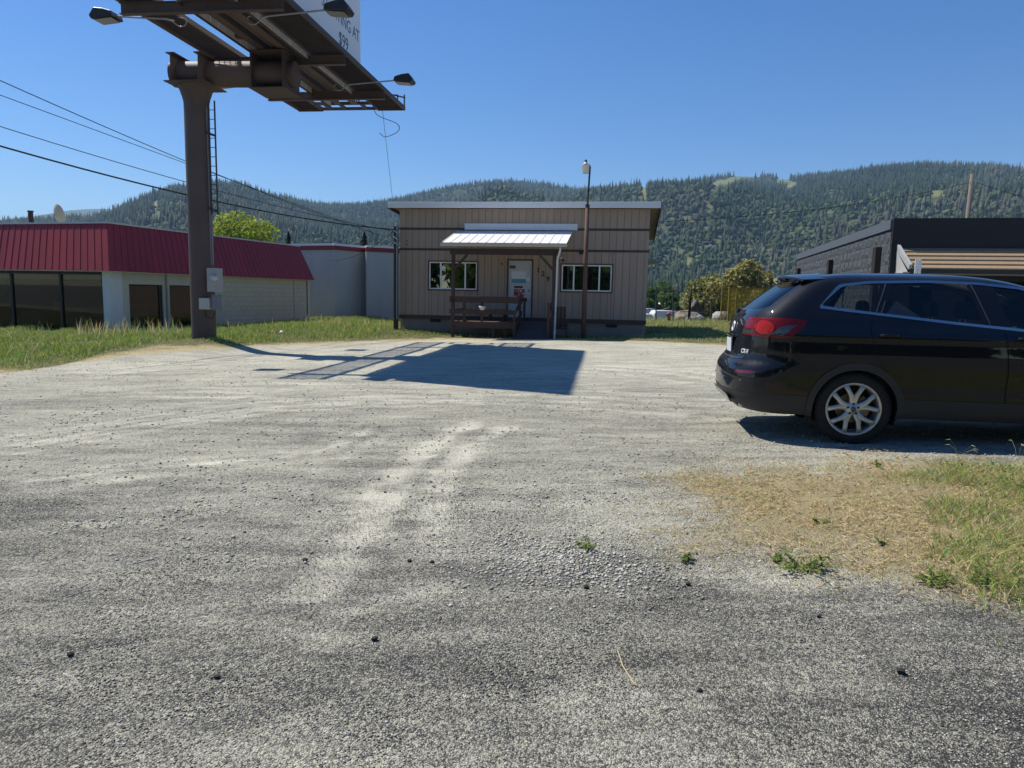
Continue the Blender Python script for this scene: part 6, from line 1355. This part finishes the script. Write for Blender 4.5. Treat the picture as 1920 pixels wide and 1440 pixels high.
tail = [(.14, 1.235), (.20, 1.293), (.44, 1.303), (.62, 1.296), (.735, 1.282), (.70, 1.22), (.58, 1.112), (.45, 1.098), (.215, 1.102), (.135, 1.115)]
def tail_s(u, z): return s_side(max(u, float(f_ur(z)) + .03), z)
POLY['tail'] = poly_map(tail, tail_s, .02)
POLY['tail_circle'] = poly_map([(.335 + .085 * math.cos(t), 1.20 + .078 * math.sin(t)) for t in np.linspace(0, 6.283, 21)[:-1]], tail_s, .02)
POLY['tail_clear'] = poly_map([(.40, 1.13), (.47, 1.20), (.56, 1.225), (.62, 1.222), (.56, 1.17), (.50, 1.118)], tail_s, .02)
POLY['tail_inner'] = poly_map([(.165, 1.118), (.235, 1.118), (.245, 1.168), (.17, 1.168)], tail_s, .02)
POLY['reflector'] = poly_map([(.62, .69), (.83, .705), (.86, .73), (.80, .738), (.62, .725)], lambda v, z: s_rear(v, z), .02)
POLY['headlight'] = poly_map([(4.55, .93), (4.95, .86), (5.02, .78), (4.80, .80), (4.62, .87)], s_side); POLY['grille'] = poly_map([(0, .45), (.5, .45), (.62, .62), (.5, .80), (0, .82)], s_front)
arch_edge = [(WU[0] + .482 * math.cos(t), WZc + .482 * math.sin(t)) for t in np.linspace(.95, .27, 9)]
POLY['door_rear'] = poly_map([(1.405, 1.325), (1.345, 1.255), (1.36, 1.15), (1.385, 1.05), (1.43, .93)] + arch_edge + [(1.73, .50), (2.66, .50), (2.66, .80), (2.63, 1.10), (2.60, 1.212), (2.14, 1.250)], s_side)
POLY['door_front'] = poly_map([(2.61, 1.211), (2.64, 1.10), (2.67, .80), (2.67, .50), (3.60, .50), (3.66, .70), (3.72, .95), (3.74, 1.10), (3.68, 1.165), (3.45, 1.165), (2.83, 1.193)], s_side)
POLY['rear_plate_bay'] = poly_map([(0, .86), (.27, .86), (.33, 1.06), (0, 1.075)], s_rear)
def build_shell():
    pts = []; cons = []
    def addp(p): pts.append(Vector(p)); return len(pts) - 1
    for pl in POLY.values():
        ids = [addp(p) for p in pl]; cons += [(a, b) for a, b in zip(ids, ids[1:] + ids[:1])]
    X1 = float(toX(3.0)); T0, T1 = float(toT(.295)), float(toT(1.8118))
    cl = [addp((x, .50)) for x in np.linspace(0, X1, 130)]; cons += list(zip(cl[:-1], cl[1:]))
    bd = [addp((x, T0)) for x in np.linspace(0, X1, 90)] + [addp((X1, t)) for t in np.linspace(T0, T1, 46)[1:]] + [addp((x, T1)) for x in np.linspace(X1, 0, 90)[1:]] + [addp((0, t)) for t in np.linspace(T1, T0, 46)[1:-1]]
    cons += [(a, b) for a, b in zip(bd, bd[1:] + bd[:1])]
    for i, x in enumerate(np.arange(.03, X1, .042)):
        for t in np.arange(T0 + .025, T1, .042): addp((x, t + (.021 if i % 2 else 0)) if t + .03 < T1 else (x, t))
    vs, es, fs, *_ = delaunay_2d_cdt(pts, cons, [], 0, 1e-5, True)
    P2 = np.array([tuple(v) for v in vs]); F = np.array([f for f in fs if len(f) == 3]); return P2, F
P2, F2 = build_shell()
cenX = P2[F2].mean(1)
def inside(nm): return in_poly(cenX[:, 0], cenX[:, 1], POLY[nm])
reg = np.full(len(F2), 'body', dtype=object)
reg[inside('rear_plate_bay')] = 'plate_bay'
reg[inside('door_rear')] = 'door_rear'; reg[inside('door_front')] = 'door_front'
reg[inside('outer')] = 'chrome'; reg[inside('inner')] = 'pillar'
for k in ('win_quarter', 'win_rear', 'win_front', 'rear_glass', 'windshield', 'tail', 'tail_circle', 'tail_clear', 'tail_inner', 'headlight'): reg[inside(k)] = k
reg[cenX[:, 1] < .50] = 'cladding'; reg[inside('grille')] = 'grille'; reg[inside('reflector')] = 'reflector'
reg[inside('flare0')] = 'flare'; reg[inside('flare1')] = 'flare1'; reg[inside('arch0') | inside('arch1')] = 'void'; reg[(cenX[:, 1] < .295) | (cenX[:, 1] > float(toT(1.8118)))] = 'void'
SS, ZZ = fromX(P2[:, 0]), fromT(P2[:, 1]); P3 = surf(SS, ZZ); N3 = surf_n(SS, ZZ)
PAINT = mat('black_paint', (0.0045, 0.0052, 0.0085), 0.5, 0.0, var=0.15, vscale=2, spec=0.08, coat=0.85)
CLAD = mat('grey_cladding', (0.030, 0.031, 0.034), 0.62, var=0.12, vscale=3, bump=0.1, bscale=200); GLOSSB = mat('gloss_black', (0.006, 0.006, 0.007), 0.12, spec=0.5)
CHROME = mat('satin_chrome', (0.46, 0.46, 0.47), 0.22, 1.0, var=0.03); PRIV = glass('privacy_glass', (0.55, 0.57, 0.55), 1.0); CLEAR = glass('car_glass', (0.55, 0.60, 0.60), 1.0); REARG = glass('rear_glass', (0.07, 0.075, 0.08), 0.7)
REDL = mat('red_lens', (0.17, 0.003, 0.006), 0.3, var=0.3, vscale=14, coat=0.25, spec=0.25); REDB = mat('red_lens_bright', (0.40, 0.010, 0.008), 0.3, var=0.35, vscale=30, coat=0.2, spec=0.25); SMOKE = mat('smoke_lens', (0.05, 0.055, 0.06), 0.1, var=0.3, vscale=20, coat=1.0); LAMPW = mat('clear_lamp', (0.5, 0.5, 0.5), 0.1, coat=1.0)
REFL = mat('dull_red_reflector', (0.12, 0.010, 0.014), 0.25, coat=0.6)
def region_mesh(name, nm, side_, off, m, parent):
    sel = F2[reg == nm] if isinstance(nm, str) else F2[np.isin(reg, nm)]
    if len(sel) == 0: return None
    used, inv = np.unique(sel, return_inverse=True); tri = inv.reshape(sel.shape); V = P3[used] + N3[used] * off; V = V.copy(); V[:, 1] *= -side_; Nn = N3[used].copy(); Nn[:, 1] *= -side_
    # consistent winding with the outward normal
    a, b, c = V[tri[:, 0]], V[tri[:, 1]], V[tri[:, 2]]; fn = np.cross(b - a, c - a); flip = (fn * Nn[tri[:, 0]]).sum(1) < 0; tri[flip] = tri[flip][:, ::-1]
    o = raw_mesh(name, V, tri, None, m, parent, True)
    if len(o.data.vertices) == len(Nn): o.data.normals_split_custom_set_from_vertices([tuple(n) for n in Nn])
    return o
def both(name, nm, off, m, parent=None):
    """one object for a region that runs across the centre line"""
    sel = F2[np.isin(reg, nm if isinstance(nm, (list, tuple)) else [nm])]; used, inv = np.unique(sel, return_inverse=True); tri = inv.reshape(sel.shape); Va, Na = P3[used] + N3[used] * off, N3[used]; Va = Va.copy(); c0 = used[:0]
    mid = np.isclose(Va[:, 1], 0, atol=2e-4); Va[mid, 1] = 0; n = len(Va); V = np.concatenate([Va * [1, -1, 1], Va]); Nn = np.concatenate([Na * [1, -1, 1], Na]); T = np.concatenate([tri, tri + n])
    a, b, c = V[T[:, 0]], V[T[:, 1]], V[T[:, 2]]; fn = np.cross(b - a, c - a); flip = (fn * Nn[T[:, 0]]).sum(1) < 0; T[flip] = T[flip][:, ::-1]
    o = raw_mesh(name, V, T, None, m, parent or car, True); o.data.normals_split_custom_set_from_vertices([tuple(q) for q in Nn]); return o
body = both('body', ['body', 'plate_bay'], 0, PAINT); both('lower_cladding', 'cladding', .004, CLAD); rg = both('rear_window', 'rear_glass', -.003, REARG); both('windshield', 'windshield', -.003, CLEAR); both('grille', 'grille', -.02, GLOSSB)
def handle(parent, u0, u1, z, sd):
    m = MB(); n = 9
    for i in range(n): pass
    us = np.linspace(u0, u1, 9); rings = []
    for i, u in enumerate(us):
        s = s_side(u, z); p = Vector(surf(s, z)); nn = Vector(surf_n(np.array(s), np.array(z))); t = (i / 8 * 2 - 1); d = .034 * (1 - t ** 4) + .002; hh = .016 + .004 * (1 - t * t)
        rings.append([p + nn * (d - .01) + Vector((0, 0, -hh)), p + nn * (d + .008) + Vector((0, 0, -hh * .5)), p + nn * (d + .008) + Vector((0, 0, hh * .6)), p + nn * (d - .01) + Vector((0, 0, hh))])
    vs = [Vector((v.x, -sd * v.y, v.z)) for r_ in rings for v in r_]; fs = [(4 * i + k, 4 * i + (k + 1) % 4, 4 * i + 4 + (k + 1) % 4, 4 * i + 4 + k) for i in range(8) for k in range(4)] + [(0, 1, 2, 3), (35, 34, 33, 32)]
    m.add(vs, fs); m.build('handle', PAINT, parent, True)
for sd in (1, -1):
    for nm, w_, gl_, hu in (('door_rear', 'win_rear', PRIV, (1.43, 1.63)), ('door_front', 'win_front', CLEAR, (2.72, 2.92))):
        d = region_mesh('door', nm, sd, .0, PAINT, car); region_mesh('window', w_, sd, -.004, gl_, d); handle(d, hu[0], hu[1], 1.145, sd)
    region_mesh('window', 'win_quarter', sd, -.004, PRIV, car); region_mesh('window_surround', 'chrome', sd, .004, CHROME, car); region_mesh('pillar_trim', 'pillar', sd, -.001, GLOSSB, car); region_mesh('wheel_arch_trim', 'flare', sd, .013, CLAD, car); region_mesh('wheel_arch_trim', 'flare1', sd, .013, CLAD, car)
    tl = region_mesh('tail_light', 'tail', sd, .006, REDL, car); region_mesh('brake_lens', 'tail_circle', sd, .010, REDB, tl); region_mesh('reverse_lens', 'tail_clear', sd, .011, SMOKE, tl); region_mesh('reverse_lens', 'tail_inner', sd, .009, SMOKE, tl); region_mesh('headlight', 'headlight', sd, .004, LAMPW, car); region_mesh('rear_reflector', 'reflector', sd, .003, REFL, car)
# seams as narrow dark grooves that follow the surface
SEAM = mat('seam_black', (0.003, 0.003, 0.003), 0.9)
def seam(pts, f, sd, wd=.009, parent=None, name='panel_seam', m=SEAM, off=.0025):
    P = []; 
    for (a, b), (c, d) in zip(pts[:-1], pts[1:]):
        k = max(1, int(math.hypot(c - a, d - b) / .03))
        for j in range(k): P.append((a + (c - a) * j / k, b + (d - b) * j / k))
    P.append(pts[-1]); L_, R_ = [], []; p3 = []; nn = []
    for x, z in P: s = f(x, z); p3.append(Vector(surf(s, z))); nn.append(Vector(surf_n(np.array(s), np.array(z))))
    for i in range(len(P)):
        t = (p3[min(i + 1, len(P) - 1)] - p3[max(i - 1, 0)]).normalized(); q = t.cross(nn[i]).normalized(); c = p3[i] + nn[i] * off; L_.append(c + q * wd / 2); R_.append(c - q * wd / 2)
    vs = [Vector((v.x, -sd * v.y, v.z)) for v in L_ + R_]; n = len(P); mb = MB(); mb.add(vs, [(i, i + 1, n + i + 1, n + i) for i in range(n - 1)]); return mb.build(name, m, parent or car)
dr = [(1.405, 1.325), (1.345, 1.255), (1.36, 1.15), (1.385, 1.05), (1.43, .93)] + arch_edge
for sd in (1, -1):
    seam(dr, s_side, sd); seam([(2.605, 1.212), (2.635, 1.10), (2.665, .80), (2.665, .34)], s_side, sd); seam([(3.70, 1.16), (3.74, 1.10), (3.72, .95), (3.66, .70), (3.60, .50)], s_side, sd)
    seam([(1.74, .50), (3.60, .50)], s_side, sd, .005)
    seam([(.86, .70), (.78, .78), (.66, .90), (.60, 1.0), (.575, 1.105)], s_side, sd, .004)
    seam([(.62, 1.10), (.585, .93), (.50, .835), (.30, .82), (0, .815)], s_rear, sd, .006); seam([(.665, 1.40), (.62, 1.30)], s_rear, sd, .004)
    seam([(.585, 1.40), (.572, 1.31)], s_side, sd, .003); seam([(0, .835), (.48, .845), (.60, .86)], s_rear, sd, .012, name='bumper_step', m=CLAD, off=.004)
    seam([(1.405, 1.385), (1.53, 1.69)], s_side, sd, .010, name='door_frame_edge', m=mat('frame_grey', (0.12, 0.12, 0.125), 0.3, .5)); seam([(2.47, 1.285), (2.34, 1.685)], s_side, sd, .010, name='door_frame_edge', m=MATS['frame_grey'])
    seam([(1.452, 1.375), (1.50, 1.50)], s_side, sd, .008, name='door_frame_edge', m=MATS['frame_grey'])
for sd in (1, -1):
    seam([(.335 + .086 * math.cos(t), 1.20 + .079 * math.sin(t)) for t in np.linspace(0, 6.283, 25)], tail_s, sd, .007, name='lens_ring', m=mat('lens_dark_red', (0.03, 0.002, 0.003), 0.4), off=.0125)  # thin dark red outline around the round lens
    seam([(.36, 1.115), (.41, 1.14), (.46, 1.195), (.53, 1.228), (.63, 1.226)], tail_s, sd, .006, name='lens_trim', m=MATS['frame_grey'], off=.013)
    seam([(.265, 1.105), (.255, 1.16), (.275, 1.24), (.30, 1.292)], tail_s, sd, .005, name='lens_trim', m=MATS['lens_dark_red'], off=.0125)
    seam([(.145, 1.172), (.25, 1.172)], tail_s, sd, .005, name='lens_trim', m=MATS['lens_dark_red'], off=.0125)
# plate, emblem, badge on the tailgate
BADGE = mat('bright_badge', (0.78, 0.79, 0.80), 0.3, 0.2, var=0.02)
def on_rear(v, z): s = s_rear(abs(v), z); p = Vector(surf(s, z)); n = Vector(surf_n(np.array(s), np.array(z))); p.y = -v; n.y = n.y if v < 0 else -n.y; return p, n
def frame_at(p, n):
    zc = n.normalized(); xc = Vector((0, 0, 1)).cross(zc).normalized(); yc = zc.cross(xc); return Matrix(((xc.x, yc.x, zc.x, p.x), (xc.y, yc.y, zc.y, p.y), (xc.z, yc.z, zc.z, p.z), (0, 0, 0, 1)))
def put(o, p, n): o.matrix_local = frame_at(p, n); return o
p, n = on_rear(0, .965); n = Vector((-1, 0, -.02))
b = MB(); b.box((0, 0, .012), (.34, .19, .012)); put(b.build('plate_frame', CLAD, car, bevel=.006), p, n)
pl_ = MB(); pl_.box((0, 0, .022), (.305, .155, .006)); plo = put(pl_.build('number_plate', mat('plate_blue_white', (0.60, 0.66, 0.74), 0.4, var=0.10, vscale=12), car, bevel=.002), p, n)
b = MB(); b.box((0, .112, .010), (.52, .03, .02)); put(b.build('plate_light_bar', GLOSSB, car, bevel=.01), p, n)
p, n = on_rear(0, 1.175); em = MB(); em.lathe([(.058 + .010 * math.cos(t), .008 + .008 * math.sin(t)) for t in np.linspace(0, 6.283, 9)[:-1]], 28, close=True); o = put(em.build('emblem', BADGE, car, True), p, n); o.scale = (1.12, .92, 1)
wing = MB(); 
for sx in (-1, 1): wing.tube([(sx * .055, .022, .010), (sx * .03, .012, .014), (sx * .012, -.012, .016), (0, -.018, .016)], [.004, .008, .007, .005], 6)
put(wing.build('emblem', CHROME, o, True), Vector((0, 0, 0)), Vector((0, 0, 1))) if False else link_mesh('emblem_wing', wing.mesh('emblem_wing', True), CHROME, o)
p, n = on_rear(.60, .925); o = put(link_mesh('model_badge', text_mesh('CX-9', .066, .004, font_bold=True), BADGE, car), p + n * .008, n)
# bumper details
for v in (.34, .72): 
    for sg in (1, -1): p, n = on_rear(v * sg, .615); b = MB(); b.lathe([(0, .006), (.011, .005), (.013, -.004)], 12); put(b.build('parking_sensor', mat('sensor_grey', (0.08, 0.08, 0.085), 0.4), car, True), p, n)
for sg in (1, -1): b = MB(); b.lathe([(.034, 0), (.036, .01), (.036, .28), (.030, .28), (.030, .03), (.0, .04)], 18, (.14, sg * .56, .345), 'x'); b.build('exhaust_tip', CHROME, car, True)
b = MB(); b.prism([(-.56, .36), (.56, .36), (.50, .44), (-.50, .44)], -.004, .012, lambda x, z_, t: (.034 + t - (z_ - .36) * .55 + .035, x, z_)); b.build('bumper_slot', GLOSSB, car)
b = MB(); b.tube([(.20, 0, 1.35), (.17, 0, 1.365)], .03, 10); b.build('rear_wiper', MATS['black_plastic'], car)
# roof spoiler
sp = MB(); nv = 17; rows = []
for i in range(nv):
    v = -.66 + 1.32 * i / (nv - 1); q = abs(v) / .66; tip = .60 + .12 * q ** 2.5; zt = 1.768 - .055 * q ** 2; back_ = .98
    rows.append([(tip, v, zt - .024), (tip + .01, v, zt - .004), (tip + .10, v, zt + .010 - .01 * q), (back_, v, 1.797 - .075 * q ** 2.2), (back_, v, 1.70 - .03 * q), (.70, v, 1.69 - .02 * q), (tip + .06, v, zt - .040)])
k = 7; sp.add([p for r_ in rows for p in r_], [(i * k + j, (i + 1) * k + j, (i + 1) * k + (j + 1) % k, i * k + (j + 1) % k) for i in range(nv - 1) for j in range(k)] + [tuple(range(k)), tuple((nv - 1) * k + j for j in range(k - 1, -1, -1))]); sp.build('rear_spoiler', PAINT, car, angle=0.7)
b = MB(); b.box((.73, 0, 1.712), (.02, .28, .016)); b.build('stop_lamp', REDL, car)
# underside, wheel wells, cabin
UB = mat('underbody', (0.010, 0.010, 0.010), 0.9)
b = MB(); b.span((.28, -.62, .30), (4.9, .62, .34)); b.span((1.75, -.86, .305), (3.62, .86, .345)); b.build('underbody', UB, car)
for u in WU:
    for sg in (1, -1):
        b = MB(); n = 20; ang = [math.pi * (-.12 + 1.24 * i / n) for i in range(n + 1)]; vs = [(u + .43 * math.cos(t), sg * y, WZc + .43 * math.sin(t)) for y in (.60, .90) for t in ang] + [(u, sg * .60, WZc)]
        b.add(vs, [(i, i + 1, n + 2 + i, n + 1 + i) for i in range(n)] + [(i, i + 1, 2 * n + 2) for i in range(n)]); b.build('wheel_well', UB, car)
CAB = mat('cabin_dark', (0.030, 0.029, 0.028), 0.85, var=0.1); b = MB(); b.span((.55, -.72, .55), (3.9, .72, .62)); b.build('cabin_floor', CAB, car)
b = MB(); b.span((.55, -.80, .62), (2.62, -.78, 1.22)); b.build('door_card', CAB, car)
for a_ in ((.55, .78, .62, 2.62, .80, 1.22), (2.7, -.80, .62, 3.7, -.78, 1.14), (2.7, .78, .62, 3.7, .80, 1.14)): b = MB(); b.span(a_[:3], a_[3:]); b.build('door_card', CAB, car)
def seat(u, v):
    s = MB(); s.prism([(-.02, .80), (.10, .78), (.02, 1.24), (-.06, 1.28), (-.12, 1.22)], -.24, .24, lambda x, z_, t: (u + x, v + t, z_)); s.span((u, v - .25, .70), (u + .52, v + .25, .84)); st = s.build('seat', CAB, car, bevel=.035)
    h = MB(); h.prism([(-.075, 1.33), (.0, 1.32), (.012, 1.40), (-.02, 1.50), (-.075, 1.51), (-.10, 1.42)], -.13, .13, lambda x, z_, t: (u + x, v + t, z_)); h.build('headrest', CAB, st, bevel=.03); r_ = MB()
    for t in (-.06, .06): r_.tube([(u - .045, v + t, 1.24), (u - .045, v + t, 1.35)], .007, 6)
    r_.build('headrest_bar', CHROME, st)
for u in (1.72, 2.48):
    for v in (-.40, .40): seat(u, v)
b = MB(); b.prism([(3.35, .75), (3.9, .75), (3.9, 1.16), (3.55, 1.20), (3.35, 1.05)], -.70, .70, lambda x, z_, t: (x, t, z_)); b.build('dashboard', CAB, car, bevel=.03)
b = MB(); b.lathe([(.18 + .014 * math.cos(t), .014 * math.sin(t)) for t in np.linspace(0, 6.283, 9)[:-1]], 24, close=True); o = b.build('steering_wheel', CAB, car, True); o.location = (3.28, .40, 1.06); o.rotation_euler = (0, math.radians(-65), 0)
b = MB(); b.box((0, 0, 0), (.30, .02, .22)); o = b.build('magazine', mat('printed_paper', (0.42, 0.40, 0.36), 0.6, var=0.5, vscale=9), None, bevel=.002); cm = Matrix.Translation(CO) @ Matrix.Rotation(-CPSI, 4, 'Z'); o.matrix_world = cm @ Matrix.Translation((1.72, -.70, 1.33)) @ Matrix.Rotation(math.radians(33), 4, 'Y') @ Matrix.Rotation(math.radians(-10), 4, 'X'); tag(o, 'printed booklet leaning against the inside of the rear side window of the car', 'booklet')
# mirrors
for sg in (1, -1):
    b = MB(); b.prism([(3.38, 1.17), (3.58, 1.16), (3.62, 1.24), (3.55, 1.32), (3.38, 1.33)], .93, 1.13, lambda x, z_, t: (x, sg * t, z_)); m_ = b.build('wing_mirror', PAINT, car, bevel=.025); b = MB(); b.span((3.372, sg * .95, 1.185), (3.379, sg * 1.11, 1.315)); b.build('mirror_glass', CHROME, m_); b = MB(); b.beam((3.48, sg * .86, 1.17), (3.48, sg * .95, 1.20), .08, .05); b.build('mirror_arm', PAINT, m_)
# wheels
TYRE = mat('tyre_rubber', (0.016, 0.0155, 0.015), 0.85, var=0.25, vscale=8, bump=0.1, bscale=90); ALLOY = mat('silver_alloy', (0.55, 0.54, 0.51), 0.36, 0.6, var=0.10, vscale=5); DISC = mat('brake_steel', (0.22, 0.17, 0.13), 0.5, 0.7, var=0.3)
def wheel(u, sg):
    w = bpy.data.objects.new('wheel', None); COL.objects.link(w); w.parent = car; w.location = (u, -sg * .80, .378); w.rotation_euler = (0, 0, 0 if sg > 0 else math.pi)
    # local: -y is the outer side
    t = MB(); t.lathe([(.272, -.095), (.285, -.112), (.31, -.122), (.335, -.121), (.357, -.112), (.370, -.098), (.377, -.07), (.378, 0), (.377, .07), (.370, .098), (.357, .112), (.31, .122), (.272, .095)], 56, axis='y'); t.build('tyre', TYRE, w, True)
    tr = MB()
    for k in range(46):
        a = 2 * math.pi * k / 46
        for y0 in (-.075, .02): tr.beam((.374 * math.cos(a), y0 - .02, .374 * math.sin(a)), (.374 * math.cos(a + .03), y0 + .06, .374 * math.sin(a + .03)), .028, .014, (math.cos(a), 0, math.sin(a)))
    tr.build('tread', TYRE, w)
    r_ = MB(); r_.lathe([(.273, -.098), (.279, -.108), (.274, -.114), (.262, -.112), (.252, -.100), (.245, -.08), (.240, .0), (.245, .08), (.272, .095)], 56, axis='y'); rim = r_.build('rim', ALLOY, w, True)
    for k in range(5):
        a = 2 * math.pi * k / 5 + math.radians(90 + 0); s = MB()
        def P(r, da, y): return (r * math.cos(a + da), y, r * math.sin(a + da))
        for sg2 in (1, -1):
            pts = [(.030, .0, -.078), (.085, .10 * sg2, -.090), (.14, .17 * sg2, -.098), (.20, .29 * sg2, -.103), (.256, .335 * sg2, -.104)]; wd = [.072, .070, .056, .048, .054]; vs = []
            for (r, da, y), q in zip(pts, wd):
                da_w = q / 2 / r
                for e, dy in ((-1, 0.0), (-.55, -.012), (.55, -.012), (1, 0.0), (.8, .035), (-.8, .035)): vs.append(P(r, da + e * da_w, y + dy))
            fs = [(6 * i + j, 6 * i + (j + 1) % 6, 6 * i + 6 + (j + 1) % 6, 6 * i + 6 + j) for i in range(4) for j in range(6)] + [tuple(range(6)), tuple(29 - j for j in range(6))]; s.add(vs, fs)
        s.build('spoke', ALLOY, rim, True)
    h = MB(); h.lathe([(0, -.104), (.030, -.104), (.034, -.098), (.062, -.096), (.074, -.086), (.080, -.05)], 30, axis='y'); h.build('hub', ALLOY, rim, True)
    c_ = MB(); c_.lathe([(0, -.110), (.026, -.108), (.029, -.100)], 20, axis='y'); c_.build('centre_cap', mat('cap_grey', (0.12, 0.12, 0.125), 0.3, .6), rim, True)
    for k in range(5):
        a = 2 * math.pi * k / 5 + math.radians(90 + 0); n_ = MB(); n_.lathe([(0, -.100), (.010, -.100), (.013, -.094)], 8, (.055 * math.cos(a), -.003, .055 * math.sin(a)), 'y'); n_.build('lug_nut', MATS['black_plastic'], rim)
    d = MB(); d.lathe([(.05, -.02), (.155, -.02), (.155, .0), (.05, .0)], 36, axis='y', close=True); d.build('brake_disc', DISC, w); b = MB(); b.prism([(.085 * math.cos(t), .085 * math.sin(t)) for t in np.linspace(-.5, .9, 6)] + [(.175 * math.cos(t), .175 * math.sin(t)) for t in np.linspace(.9, -.5, 6)], -.045, .01, lambda x, z_, t: (x, t, z_)); b.build('brake_caliper', DISC, w); b = MB(); b.lathe([(0, .02), (.235, .02)], 36, axis='y'); b.build('backing_plate', UB, w)
    return w
for u in WU:
    for sg in (1, -1): wheel(u, sg)
